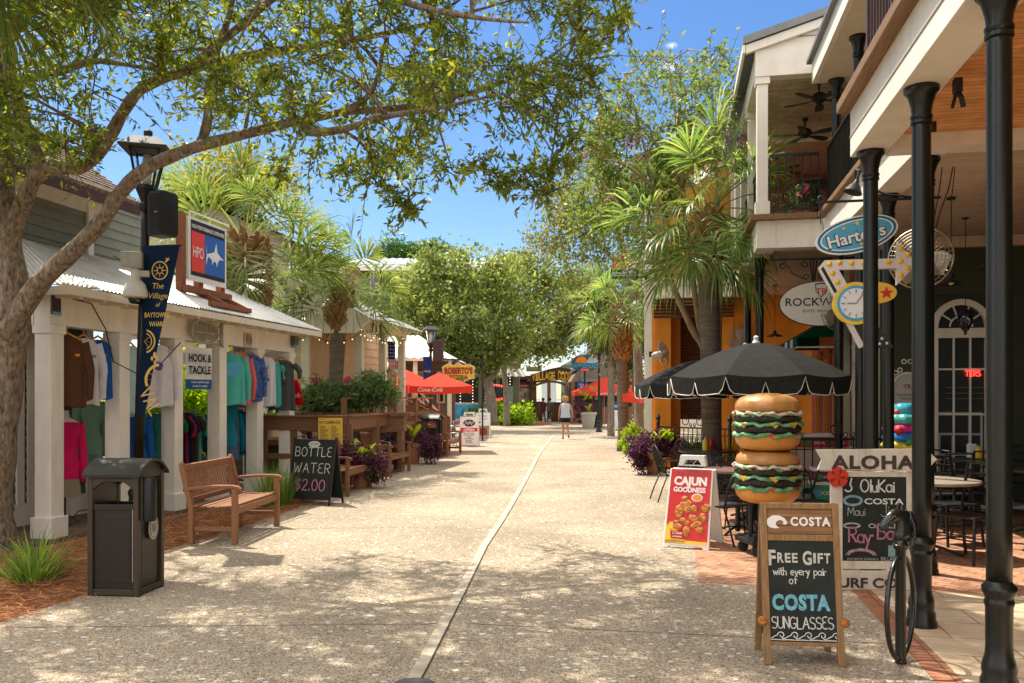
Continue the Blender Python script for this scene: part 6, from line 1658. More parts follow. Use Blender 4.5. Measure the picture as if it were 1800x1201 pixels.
MB().text('Frozen',.13,F_(0,.86)).text('Yogurt',.13,F_(.0,.74)).build('lettering',mat('pink brown print',(.5,.22,.16)),o)
MB().b2((-.27,-.001,.06),(.27,0,.5),F_(0,0)).build('picture',mat('olive print',(.25,.3,.1),.6,.5,9),o)
MB().prism(ell(.17,.17,28),-.004,-.0012,F_(0.02,.26)).build('fruit_bowl',mat('berry print',(.3,.02,.03),.6,.8,22),o)
MB().prism([(-.05,0),(0,-.02),(.03,.06),(-.03,.1)],-.002,0,F_(-.1,.6)).build('leaf_logo',GRN,o)
o=thing('fire_hydrant','yellow hydrant beside the blue mural wall','hydrant',A(783,732,40)*1-Vector((0,0,A(783,732,40).z)))
MB().lathe([(.16,0),(.16,.08),(.11,.1),(.11,.75),(.15,.78),(.15,.84),(.12,.88),(.08,1.0),(.03,1.08),(0,1.1)],16).build('body',mat('hydrant yellow',(.75,.45,.02),.45,.1),o,True,auto=40)
MB().tube([(-.2,0,.6),(.2,0,.6)],.06,10).tube([(0,-.2,.62),(0,0,.62)],.07,10).build('nozzles',mat('hydrant yellow',()),o)
p=G(826,747)
o=thing('mural_wall','low wall painted with a blue sea and palm island mural','wall',p,R(4))
MB().b2((-2.0,0,0),(1.35,.2,1.32)).build('wall',mat('mural frame cream',(.55,.5,.42),.6),o)
MB().b2((-1.9,-.012,.12),(1.25,-.002,1.22)).build('sea',mat('mural blue',(.06,.3,.55),.6,.5,3),o)
MB().b2((-1.9,-.016,.12),(1.25,-.0125,.35)).build('sand',mat('mural sand',(.6,.5,.35),.6),o)
MB().prism([(.2,.35),(.9,.35),(.75,.55),(.55,.62),(.35,.5)],-.02,-.0165).prism([(.7,.6),(.75,.6),(.82,.95),(1.05,.9),(.85,1.0),(1.0,1.1),(.8,1.03),(.65,1.12),(.74,1.0),(.55,.95),(.77,.95)],-.02,-.0165).build('island',mat('mural green',(.05,.22,.08),.6,.4),o)
gm=mat('dark green wicker',(.02,.035,.025),.6,.4,40)
for i,(x,l)in enumerate(((728,'leftmost'),(748,'second'),(765,'third'),(790,'rightmost'))):
 dd=42+(i%2)*2
 metal_chair(l+' of the dark chairs in front of the mural wall',Vector((A(x,740,dd).x,dd,0)),R(40*i),gm,'dark chairs before the mural')
# far left buildings
L3=Bld('pavilion_building','pavilion with a pale tin hip roof and shaded windows beyond the red umbrellas','building',33,-11)
def world_part(B,mb,name,m,**k):
 o=mb.build(name,m);o.parent=B.o;o.matrix_parent_inverse=(Matrix.Translation(B.o.location)@Matrix.Rotation(B.o.rotation_euler.z,4,'Z')).inverted();return o
xx=lambda px,d:(px-CX)/F*d
zz=lambda py,d:HC-(py-CY)/F*d
mb=MB();corrugated(mb,(xx(560,33),33,zz(627,33)),(xx(797,33),33,zz(630,33)),(xx(590,36),36,zz(590,36)),(xx(735,36),36,zz(590,36)),.3,.02)
corrugated(mb,(xx(797,33),33,zz(630,33)),(xx(820,39),39,zz(640,39)),(xx(735,36),36,zz(590,36)),(xx(745,39),39,zz(600,39)),.3,.02)
world_part(L3,mb,'roof',mat('pale tin roof',(.7,.66,.58),.4,.1,3,metal=.2))
world_part(L3,MB().b2((xx(560,33),33.0,zz(630,33)-.1),(xx(797,33),33.08,zz(630,33))),'fascia',CREAM)
world_part(L3,MB().b2((xx(560,35),35,0),(xx(800,35),35.2,3.2)),'wall',mat('brown board wall',(.12,.09,.06),.7,.3,8))
for px,w in((735,22),(700,16),(775,14)):
 wn_=world_part(L3,MB().b2((xx(px-w/2,35),34.9,1.4),(xx(px+w/2,35),34.98,2.7)),'window',mat('window cream',(.5,.46,.38)))
 world_part(L3,MB().b2((xx(px-w/2,35)+.06,34.88,1.46),(xx(px+w/2,35)-.06,34.895,2.64)),'pane',DARKGL)
for px in(620,670,730,790):world_part(L3,MB().b2((xx(px,33.2)-.08,33.15,0),(xx(px,33.2)+.08,33.3,3.1)),'post',CREAM)
rl=MB().bar((xx(722,32.5),32.5,1.9),(xx(765,32.5),32.5,.9),.06,.08).bar((xx(735,32.5),32.5,1.9),(xx(778,32.5),32.5,.9),.06,.08);world_part(L3,rl,'stair_rail',CREAM)
L3b=Bld('kiosk_building','small red brown gabled shop with striped wall between the cafe posts','building',27,-8.8)
mb=MB().prism([(xx(588,29),zz(650,29)),(xx(640,29),zz(612,29)),(xx(690,29),zz(650,29)),(xx(690,29),zz(655,29)),(xx(640,29),zz(619,29)),(xx(588,29),zz(656,29))],28.8,31);world_part(L3b,mb,'gable_roof',CREAM)
world_part(L3b,MB().b2((xx(595,29.5),29.5,0),(xx(650,29.5),29.6,3.0)),'front_wall',mat('red brown wall',(.32,.1,.06),.7,.2))
st_=MB()
for i in range(6):st_.b2((xx(598+i*7,29.4),29.42,.6),(xx(601+i*7,29.4),29.48,2.9))
world_part(L3b,st_,'stripes',mat('slate stripe',(.06,.07,.1),.6))
L4=Bld('green_building','tall lime green sided building with grey metal roof rising behind the street oaks','building',52,-14)
mb=MB()
for i in range(36):mb.add([(xx(560,55),55-.035,1.2+i*.25),(xx(905,55),55-.035,1.2+i*.25),(xx(905,55),55,1.45+i*.25),(xx(560,55),55,1.45+i*.25)],[(0,1,2,3)])
world_part(L4,mb,'siding_wall',mat('lime siding',(.24,.32,.11),.65,.08,4))
world_part(L4,MB().b2((xx(560,55),55.02,0),(xx(905,55),55.3,10)),'wall_core',mat('lime siding',()))
world_part(L4,MB().b2((xx(905,55)-.3,55.3,0),(xx(905,55),70,10)),'side_wall',mat('lime siding',()))
mb=MB();corrugated(mb,(xx(555,54),54,9.9),(xx(905,54),54,9.9),(xx(570,60),60,11.4),(xx(900,60),60,11.4),.5,.03);world_part(L4,mb,'roof',mat('blue grey metal roof',(.42,.46,.5),.4,.1,metal=.3))
world_part(L4,MB().b2((xx(555,54),53.95,9.65),(xx(905,54),54.1,9.88)),'fascia',WHITE)
for px in(660,695,730,790):
 wn_=world_part(L4,MB().b2((xx(px-9,55),54.9,8.2),(xx(px+9,55),54.94,9.5)),'window',WHITE)
 world_part(L4,MB().b2((xx(px-7,55),54.87,8.3),(xx(px+7,55),54.895,9.4)),'pane',DARKGL)
world_part(L4,MB().b2((xx(600,55),54.3,7.9),(xx(760,55),54.9,8.05)).b2((xx(600,55),54.3,8.4),(xx(760,55),54.36,8.46)),'balcony',mat('dark balcony',(.06,.06,.05),.6))
mb=MB();corrugated(mb,(xx(800,50),50,2.85),(xx(925,50),50,2.85),(xx(800,53),53,4.0),(xx(905,53),53,4.0),.4,.02);world_part(L4,mb,'arcade_roof',mat('arcade tin',(.14,.13,.115),.45,.1,metal=.3))
world_part(L4,MB().b2((xx(700,53),52.9,0),(xx(905,53),53.1,3.0)),'arcade_wall',mat('arcade dark',(.025,.022,.018),.6,.3))
for px in(845,875,905):world_part(L4,MB().b2((xx(px,50.4)-.12,50.3,0),(xx(px,50.4)+.12,50.5,2.9)),'arcade_post',mat('arcade green post',(.12,.14,.07),.6))
world_part(L4,MB().b2((xx(893,51),51,.8),(xx(905,51),51.05,2.3)),'poster',mat('poster blue white',(.35,.5,.55),.5,.4,6))
# right street furniture
p,q=G(1345,1168),G(1484,1172)
c=(p+q)/2;W=(q-p).length
OAKW=wood('sign oak',(.27,.15,.06),.35,'z');OAKX=wood('sign oak planks',(.25,.125,.05),.45,'x',scale=2)
o=thing('sidewalk_sign','wooden framed chalkboard in the right foreground offering a free gift with sunglasses','sign',c,math.atan2(q.y-p.y,q.x-p.x))
H_=.99;a=math.asin(.16/H_)
Mf,Mb_=T(0,0,0,-a),T(0,.32,0,a)
for M,nm in((Mf,'frame'),(Mb_,'rear_frame')):
 mb=MB()
 for x in(-W/2+.016,W/2-.016):mb.b2((x-.02,-.018,0),(x+.02,.018,H_),M)
 mb.b2((-W/2+.036,-.017,H_-.035),(W/2-.036,.017,H_-.001),M).b2((-W/2+.036,-.015,.755),(W/2-.036,.015,.795),M).b2((-W/2+.036,-.015,.115),(W/2-.036,.015,.14),M)
 mb.build(nm,OAKW,o,bevel=.003)
mb=MB()
for i in range(3):mb.b2((-W/2+.037,-.008,.797+i*.0525),(W/2-.037,.008,.847+i*.0525),Mf)
mb.build('header_planks',OAKX,o,bevel=.002)
MB().b2((-W/2+.037,-.008,.142),(W/2-.037,.008,.753),Mf).build('chalkboard',CHALK,o)
MB().b2((-W/2+.037,-.008,.142),(W/2-.037,.008,.95),Mb_).build('rear_chalkboard',CHALK,o)
Z=lambda x,z:Mf@T(x,-.0085,z)
WL=mat('white cut letters',(.82,.82,.8),.5,.03)
mb=MB().text('COSTA',.075,Z(.065,.85),bold=.035,depth=.004,width=.245,spacing=1.15);mb.build('header_lettering',WL,o)
wv=[(-.07,-.012),(-.06,.02),(-.03,.04),(.01,.04),(.045,.022),(.06,.0),(.058,-.012),(.045,-.018),(.032,-.012),(.038,-.004),(.03,.008),(.012,.012),(-.008,.0),(-.012,-.018),(0,-.032),(.014,-.038),(-.02,-.042),(-.05,-.034)]
MB().prism([(x*1.0,z*1.0)for x,z in wv],-.004,0,Z(-.135,.872)).build('wave_logo',WL,o)
cw,cb,cc=mat('soft white chalk',(.55,.53,.47),.9,.35,50),mat('sky blue chalk',(.16,.42,.52),.9,.35,40),mat('bright chalk',(.66,.66,.62),.9,.25,60)
mb=MB()
x=-.2
for i,(ch,sz,w)in enumerate((('F',.13,.06),('R',.085,.052),('E',.08,.045),('E',.08,.045),(' ',0,.02),('G',.115,.075),('I',.085,.02),('F',.085,.043),('T',.085,.05))):
 w*=.75
 if ch!=' ':mb.text(ch,sz,Z(x+w/2,.605+.035*(.13-sz)/.05*.5),bold=.03,width=w,depth=.001)
 x+=w+.009
mb.build('block_lettering',cw,o)
mb=MB();strokes(mb,'with every pair',.048,Z(-.01,.545),.006,gap=.12);strokes(mb,'of',.05,Z(-.05,.49),.006)
strokes(mb,'SUNGLASSES',.07,Z(-.005,.22),.007,gap=.1,sx=.85)
for i in range(5):
 X=-.165+i*.083
 for dz,k in((0,1),(-.012,.8)):
  pts=[(X+.03-.024*(1-t_)*math.cos(t_*9),.178+.024*(1-t_)*math.sin(t_*9))for t_ in[j/16 for j in range(13)]]
  pts=[(X-.05,.158)]+[(X-.03,.16),(X-.005,.175)]+pts
  if k<1:pts=[(X-.05,.15),(X-.02,.152),(X,.152),(X+.03,.15)]
  for(a_,b_)in zip(pts[:-1],pts[1:]):
   L=math.hypot(b_[0]-a_[0],b_[1]-a_[1])+1e-9;nx,nz=-(b_[1]-a_[1])/L*.0028,(b_[0]-a_[0])/L*.0028
   mb.add([(a_[0]+nx,-.001,a_[1]+nz),(a_[0]-nx,-.001,a_[1]-nz),(b_[0]-nx,-.001,b_[1]-nz),(b_[0]+nx,-.001,b_[1]+nz)],[(0,1,2,3)],Z(0,0))
mb.build('chalk_lettering',cc,o)
mb=MB();mb.text('COSTA',.125,Z(-.012,.335),bold=.05,width=.35,depth=.001,spacing=1.12);mb.build('blue_lettering',cb,o)
for x in(-W/2-.012,W/2+.014):
 mb=MB()
 for k in range(3):mb.tube([(x+.021*math.cos(b),-.02+.02*math.sin(b)*math.cos(k),.262+.02*math.sin(b)*math.sin(k+.7))for b in[2*math.pi*j/10 for j in range(10)]],.009,6,Mf,closed=True)
 mb.ball((x,-.02,.262),.02,8,M=Mf).build('rope_knot',mat('orange rope',(.4,.14,.035),.8,.4,60),o,True)
p,q=G(1476,1035),G(1606,1035)
c=(p+q)/2;W=(q-p).length;K=7.34/F
PAINT=mat('chipped white paint',(.66,.6,.5),.7,.1,12,.15,50,dirt=.55,dcol=(.25,.17,.1))
o=thing('sidewalk_sign','tall white painted surf shop sign with ALOHA arrow board and a framed chalk list','sign',c,R(-3))
lx=lambda px:(px-1541)*K
lz=lambda py:(1035-py)*K
mb=MB()
for a_,b_ in((1461,1481),(1591,1606)):mb.b2((lx(a_),-.02,.0),(lx(b_),.02,lz(828)))
mb.b2((lx(1481),-.02,lz(1000)),(lx(1591),.02,lz(986))).b2((lx(1481),-.02,lz(838)),(lx(1591),.02,lz(829)))
mb.build('frame',PAINT,o,bevel=.003)
MB().b2((lx(1481),-.012,lz(986)),(lx(1591),.012,lz(838))).build('chalkboard',CHALK,o)
MB().prism([(lx(1436),lz(826)),(lx(1443),lz(808)),(lx(1433),lz(790)),(lx(1622),lz(788)),(lx(1641),lz(806)),(lx(1622),lz(828))],-.045,-.022).build('arrow_board',PAINT,o,bevel=.003)
MB().prism([(lx(1455),0),(lx(1606),0),(lx(1606),lz(1002)),(lx(1455),lz(1002))],-.045,-.022).build('lower_board',PAINT,o)
DB=mat('dark brown letters',(.06,.04,.035),.7,.3,30)
MB().text('ALOHA',.155,T(lx(1531),-.046,lz(823)),bold=.04,width=.7,depth=.004,spacing=1.1).text('SURF CO',.115,T(lx(1516),-.046,lz(1031)),bold=.03,width=.56,depth=.004).build('board_lettering',DB,o)
fl=MB()
for k in range(5):
 a_=R(90+72*k);fl.prism([(x*math.cos(a_)-z*math.sin(a_),x*math.sin(a_)+z*math.cos(a_))for x,z in((0,0),(.045,.03),(.055,.07),(.02,.09),(-.02,.085),(-.045,.05))],-.05,-.046,T(lx(1471),0,lz(838)))
fl.build('hibiscus',mat('hibiscus red',(.6,.04,.02),.6,.2,30),o)
Zb=lambda px,py:T(lx(px),-.013,lz(py))
gry=mat('grey chalk',(.42,.43,.42),.9,.35,50)
mb=MB();strokes(mb,'OluKai',.105,Zb(1541,864),.013,gap=.12)
mb.text('COSTA',.07,Zb(1552,886),bold=.02,width=.33,depth=.001)
partial_pts=[(lx(1491)+.03*math.cos(b),lz(858)+.03*math.sin(b))for b in[R(200+20*j)for j in range(12)]]+[(lx(1497),lz(840))]
def ribbon(mb,pts,w,M,depth=.0015):
 for(a_,b_)in zip(pts[:-1],pts[1:]):
  L=math.hypot(b_[0]-a_[0],b_[1]-a_[1])+1e-9;nx,nz=-(b_[1]-a_[1])/L*w/2,(b_[0]-a_[0])/L*w/2
  mb.add([(a_[0]+nx,-depth,a_[1]+nz),(a_[0]-nx,-depth,a_[1]-nz),(b_[0]-nx,-depth,b_[1]-nz),(b_[0]+nx,-depth,b_[1]+nz)],[(0,1,2,3)],M)
ribbon(mb,partial_pts,.013,T(0,-.013,0))
mb.build('chalk_lettering',mat('bright chalk',()),o)
mb=MB();strokes(mb,'Maui',.075,Zb(1505,906),.006,gap=.12);strokes(mb,'Jim',.11,Zb(1562,908),.006,gap=.14);mb.text('OAKLEY',.055,Zb(1556,928),bold=.015,width=.3,depth=.001)
ring_prism(mb,ell(.075,.027,24),ell(.055,.014,24),-.0015,0,Zb(1497,924));mb.text('RAINBOW SANDALS',.024,Zb(1516,984),width=.26,depth=.001).text('BILLABONG',.045,Zb(1570,985),width=.22,depth=.001)
mb.build('grey_lettering',gry,o)
mb=MB();ring_prism(mb,ell(.085,.048,24),ell(.06,.028,24),-.0015,0,Zb(1499,880));mb.b2((lx(1560),-.014,lz(978)),(lx(1580),-.0125,lz(958)));mb.build('blue_chalk_marks',mat('dull blue chalk',(.2,.34,.38),.9,.4,30),o)
mb=MB();strokes(mb,'Ray',.12,Zb(1511,953),.014,gap=.08);strokes(mb,'-',.12,Zb(1531,950),.018);strokes(mb,'Ban',.12,Zb(1561,947),.014,gap=.1);mb.build('pink_lettering',mat('rose chalk',(.52,.2,.3),.9,.35,50),o)
mb=MB()
for k,r_ in enumerate((.1,.085)):ribbon(mb,[(r_*1.3*math.cos(R(b)),r_*.62*math.sin(R(b)))for b in range(10,171,16)],.014,Zb(1513,978))
mb.build('rainbow',mat('rainbow chalk',(.4,.25,.26),.9,.8,30),o)
for px in(1465,1602):
 MB().b2((lx(px)-.03,.1,0),(lx(px)+.03,.45,.05)).build('foot',PAINT,o)
p=G(1583,1166)
IRON=mat('glossy black iron',(.012,.013,.013),.22,.4,25,.12,45,spec=.6)
o=thing('hitching_post','glossy black iron post topped by a horse head with an oval bike ring','hitching post',p,R(10))
MB().lathe([(.034,0),(.034,.02),(.032,.03),(.032,.70),(.045,.715),(.048,.735),(.034,.75),(.034,.77)],18).build('post',IRON,o,True,auto=50)
MB().tube([(.17*math.cos(b),.115*math.cos(b),.345+.315*math.sin(b))for b in[2*math.pi*j/40 for j in range(40)]],.016,10,closed=True).build('bike_ring',IRON,o,True)
def horse(o):
 def ringp(c,ax,rx,ry,n=14):
  ax=Vector(ax).normalized();s_=Vector((0,1,0));u=ax.cross(s_).normalized()
  return[tuple(Vector(c)+s_*rx*math.cos(2*math.pi*j/n)+u*ry*math.sin(2*math.pi*j/n))for j in range(n)]
 mb=MB()
 sec=[((.008,0,.765),(0,0,1),.036,.055),((.018,0,.80),(0,0,1),.036,.062),((.024,0,.845),(-.2,0,1),.035,.06),((.012,0,.89),(-.5,0,.9),.034,.054),((-.012,0,.918),(-.9,0,.5),.034,.048),((-.045,0,.915),(-1,0,-.3),.034,.043),((-.075,0,.892),(-.85,0,-.6),.03,.038),((-.102,0,.868),(-.8,0,-.65),.022,.029),((-.123,0,.848),(-.8,0,-.65),.021,.026),((-.138,0,.834),(-.8,0,-.65),.016,.018)]
 mb.loft([ringp(c,ax,rx,ry)for c,ax,rx,ry in sec]);h=mb.build('horse_head',IRON,o,True)
 for sy in(-1,1):
  MB().lathe([(.011,0),(.012,.014),(.006,.034),(0,.045)],8,M=T(-.008,sy*.02,.945,0,R(12))).build('ear',IRON,h,True)
  MB().ball((-.055,sy*.031,.912),.008,8).build('eye',IRON,h,True)
  MB().ball((-.13,sy*.013,.843),.005,8).build('nostril',PLATE,h,True)
 m=MB()
 for i in range(9):
  f=i/8;a_=R(60-120*f);x=.03+.055*math.cos(a_);z=.845+.1*math.sin(a_)
  for sy in(-1,1):m.tube([(x-.02,sy*.006,z+.012),(x,sy*.02,z),(x-.008,sy*.032,z-.035),(x-.02,sy*.033,z-.055)],[.01,.012,.01,.003],6)
 m.build('mane',IRON,h,True)
 m=MB().tube([(-.092+.0*math.cos(b),.027*math.cos(b),.878+.034*math.sin(b))for b in[2*math.pi*j/14 for j in range(14)]],.0035,5,closed=True)
 m.build('halter',IRON,h,True)
horse(o)
bp=Vector((A(1349,800,9.0).x,9.0,0))
BUN=mat('glossy bun',(.52,.25,.075),.32,.22,5,.1,25,spec=.5,dirt=.3,dcol=(.3,.13,.04))
BUN2=mat('golden bun base',(.6,.28,.055),.35,.12,5,.08,25,spec=.5)
PATTY=mat('burger patty',(.035,.025,.017),.6,.5,30,1.0,35)
LETT=mat('painted lettuce',(.13,.33,.16),.4,.45,9)
CHEE=mat('painted cheese',(.75,.4,.02),.35,.1)
TOMA=mat('painted tomato',(.45,.04,.02),.35,.2)
MAYO=mat('painted onion cream',(.6,.5,.36),.4,.25,14)
o=thing('burger_statue','giant statue of two stacked double hamburgers on a black wheeled stand','statue',bp,R(10))
Rb=.335
def ruffle(z,m,name,par,amp=.018,n=11,r=Rb*1.02,th=.014,ph=0.0,drop=.03):
 N=96;rings=[]
 for(rr,dz)in((r*.7,.006),(r*.99,.004),(r*1.045,-drop*.5),(r*1.03,-drop),(r*.985,-drop*.7),(r*.7,-.008)):
  rings.append([((rr+.012*math.sin(n*1.7*t_+ph))*math.cos(t_),(rr+.012*math.sin(n*1.7*t_+ph))*math.sin(t_),z+dz+(amp*math.sin(n*t_+ph)+amp*.5*math.sin(n*2.3*t_))*(rr/r)**2)for t_ in[2*math.pi*j/N for j in range(N)]])
 return MB().loft(rings).build(name,m,par,True)
def burger(z,ph,crown=True):
 k=1.0
 b=MB().lathe([(.0,0),(.19,.004),(.27,.03),(.315,.075),(.33,.12),(.335,.165),(.0,.166)],40,(0,0,z)).build('bottom_bun',BUN2,o,True,auto=60)
 ruffle(z+.185,LETT,'lettuce',o,.012,9,ph=ph,drop=.035)
 def pat(zz_):
  MB().lathe([(0,0),(.3,0),(.335,.018),(.345,.045),(.335,.07),(.3,.085),(0,.085)],56,(0,0,zz_),wob=lambda a,z_:1+.012*math.sin(17*a+z_*60)+.012*math.sin(29*a)).build('patty',PATTY,o,True)
 pat(z+.19);ruffle(z+.295,LETT,'lettuce',o,.012,8,ph=ph+2,drop=.03)
 ch=MB()
 for a_ in(-70,-105,200,20,100):ch.add([(Rb*1.06*math.cos(R(a_+d)),Rb*1.06*math.sin(R(a_+d)),z+.29+h)for d,h in((-9,.012),(9,.012),(5,-.025),(1,-.045),(-4,-.02))],[(0,1,2,3,4)])
 cz=ch.build('cheese',CHEE,o);so=cz.modifiers.new('thick','SOLIDIFY');so.thickness=.016
 pat(z+.3)
 ruffle(z+.405,MAYO,'onion',o,.01,10,ph=ph+1,drop=.026);ruffle(z+.395,LETT,'lettuce',o,.014,7,r=Rb*.99,ph=ph+3,drop=.03)
 tm=MB()
 for a_ in(-60,250,-20,170):tm.add([((Rb*1.055)*math.cos(R(a_+d)),(Rb*1.055)*math.sin(R(a_+d)),z+(.405 if a_ in(-20,170)else .178)+h)for d,h in((-6,.012),(6,.01),(3,-.03),(-2,-.02))],[(0,1,2,3)])
 tz=tm.build('tomato',TOMA,o);so=tz.modifiers.new('thick','SOLIDIFY');so.thickness=.014
 top=[(0.0,0),(.3,0),(.33,.02),(.335,.05),(.32,.1),(.28,.145),(.2,.175),(.1,.19),(0,.194)]if crown else[(0,0),(.3,0),(.325,.02),(.325,.05),(.31,.09),(.27,.12),(.19,.135),(0,.138)]
 MB().lathe(top,40,(0,0,z+.412),wob=lambda a,z_:1+.006*math.sin(3*a)).build('top_bun',BUN,o,True,auto=70)
burger(.535,0,False);burger(1.085,1.4,True)
BL=MB().box((0,0,.33),(.17,.13,.42)).box((-.02,0,.145),(.5,.42,.05)).box((0,-.18,.2),(.5,.04,.06)).tube([(.14,-.05,.17),(.14,-.05,.55)],.03,8).tube([(-.14,.1,.17),(-.14,.1,.55)],.03,8)
BL.build('stand',BLACKM,o,bevel=.004)
for x in(-.2,.2):
 for y in(-.16,.16):MB().lathe([(0,-.022),(.03,-.022),(.055,-.018),(.055,.018),(.03,.022),(0,.022)],18,M=T(x,y,.06,R(90))).build('castor',mat('rubber castor',(.03,.03,.03),.6,.2),o,True,auto=40)
p,q=G(1166,962),G(1245,968)
c=(p+q)/2
o,M1=plastic_stand('white plastic sidewalk sign with a red fried chicken poster',c,math.atan2(q.y-p.y,q.x-p.x)-.06,.52,.98,.29)
F_=lambda x,z,d=-.0195:M1@T(x,d,z)
def trap(z0,z1,w0,w1,d0,d1):return[(-w0,z0),(w0,z0),(w1,z1),(-w1,z1)]
MB().prism([(-.235,.05),(.235,.05),(.226,.875),(-.226,.875)],-.002,0,F_(0,0)).build('poster',mat('poster red',(.6,.015,.012),.4,.1,5),o)
MB().prism([(-.235,.05),(.0,.05),(.0,.09),(-.12,.12),(-.235,.26)],-.003,-.0022,F_(0,0)).b2((-.235,-.003,.05),(.235,-.0022,.085),F_(0,0)).build('yellow_corner',YEL,o)
rg=random.Random(8)
FRY=mat('fried chicken print',(.5,.18,.03),.45,.7,26,.5,40)
mb=MB()
for i in range(34):
 x=rg.uniform(-.13,.2);z=rg.uniform(.12,.56);x=max(x,-.17+.5*max(0,z-.3));r_=rg.uniform(.03,.055)
 mb.ball((x,-.004,z),r_,9,1,.16,rg.uniform(.6,1.1),F_(0,0))
mb.build('chicken_picture',FRY,o,True)
MB().prism(ell(.062,.045,24),-.016,-.0125,F_(.09,.56)).build('dip_bowl',PW,o)
MB().prism(ell(.05,.035,24),-.018,-.0162,F_(.09,.56)).build('dip',ORNG,o)
mb=MB().text('CAJUN',.125,F_(0,.70,-.022),bold=.05,width=.37,depth=.003).text('GOODNESS',.075,F_(-.005,.62,-.022),bold=.04,width=.36,depth=.003);mb.build('lettering',PW,o)
MB().text('Full of Flavorful',.075,F_(.0,.805,-.022),shear=.1,width=.34,depth=.002).build('script_lettering',mat('poster grey script',(.25,.1,.1)),o)
MB().prism([(-.07,-.04),(.07,-.04),(.08,.03),(.05,.06),(0,.085),(-.05,.06),(-.08,.03)],-.004,-.001,F_(-.1,.14,-.022)).build('badge',mat('badge crimson',(.45,.0,.01)),o)
MB().text('CHICKEN',.03,F_(-.1,.15,-.0265),bold=.02,width=.11,depth=.001).text('LOUISIANA',.024,F_(-.1,.115,-.0265),bold=.02,width=.11,depth=.001).build('badge_lettering',PW,o)
MB().prism(star(.05,.035,10),-.003,-.001,F_(-.17,.24,-.022)).build('starburst',YEL,o)
UB=cloth('black umbrella canvas',(.022,.021,.02),.25,.03)
PIPE=mat('white piping',(.7,.68,.62),.6)
def big_umbrella(label,c,r,zr_,zt_,rz):
 o=thing('cafe_umbrella',label,'umbrella',c,rz,'black cafe umbrellas')
 N,seg=8,20
 def P(th,f):
  k=th/(2*math.pi)*N;u=k-math.floor(k)
  ch=math.cos(math.pi/N)/math.cos((u-.5)*2*math.pi/N)
  rr=r*f*(ch*.55+.45)
  z=zt_-(zt_-zr_)*(f**1.55)-.035*math.sin(math.pi*u)*f
  return Vector((rr*math.cos(th),rr*math.sin(th),z))
 tn=N*seg;fr=[.02,.2,.4,.6,.8,1.0]
 vs=[];fs=[]
 for f in fr:vs+=[P(2*math.pi*j/tn,f)for j in range(tn)]
 for i in range(len(fr)-1):fs+=[(i*tn+j,i*tn+(j+1)%tn,(i+1)*tn+(j+1)%tn,(i+1)*tn+j)for j in range(tn)]
 mb=MB().add(vs,fs)
 low=[];drop=.23
 for j in range(tn):
  u=(j%seg)/seg;q=P(2*math.pi*j/tn,1.0);n_=(u*2)%1
  d=drop*{0:.2,.05:.8,.95:.8,.5:.3,.45:.92,.55:.92}.get(round(u,3),1.0)
  low.append(q+Vector((q.x,q.y,0)).normalized()*(.012)+Vector((0,0,-d)))
 top=[P(2*math.pi*j/tn,1.0)for j in range(tn)]
 mb.add(top+low,[(j,(j+1)%tn,tn+(j+1)%tn,tn+j)for j in range(tn)])
 cn=mb.build('canopy',UB,o)
 MB().tube([v*1.002 for v in low],.006,5,closed=True).build('piping',PIPE,cn,True)
 MB().tube([(0,0,0.05),(0,0,zt_+.02)],.019,10).build('pole',mat('umbrella pole dark',(.08,.07,.06),.4,metal=.5),o,True)
 MB().lathe([(.05,zt_-.01),(.045,zt_+.015),(.03,zt_+.03),(.035,zt_+.075),(.02,zt_+.09),(0,zt_+.095)],14).build('finial',PW,o,True,auto=40)
 mb=MB()
 for i in range(N):
  a_=2*math.pi*i/N;q=P(a_,.97)
  mb.tube([(0,0,zt_-.04)]+[P(a_,f)-Vector((0,0,.018))for f in(.25,.5,.75,.97)],.007,5).tube([(0,0,zt_-.42),P(a_,.5)-Vector((0,0,.02))],.006,5)
 mb.build('ribs',BLACKM,o)
 MB().lathe([(.25,0),(.25,.03),(.2,.07),(.05,.09),(.03,.25),(0,.25)],24).build('base',BLACKM,o,True,auto=40)
 return o
big_umbrella('large black umbrella with white piping directly behind the burger statue',Vector((A(1329,690,11.6).x,11.6,0)),1.22,1.93,2.39,R(12))
big_umbrella('second black umbrella behind and left of the large one',Vector((A(1238,690,15.2).x,15.2,0)),1.22,1.88,2.33,R(30))
big_umbrella('third black umbrella right behind the large one, only its white finial and edge showing',Vector((A(1310,690,13.6).x,13.6,0)),1.15,1.93,2.42,R(5))
o=square_umbrella('small red umbrella low behind the second black umbrella',Vector((A(1172,700,24).x,24,0)),1.3,1.72,2.1,R(20),'red umbrellas on the right')
IRC=mat('black wrought iron',(.014,.015,.016),.45,.2,30)
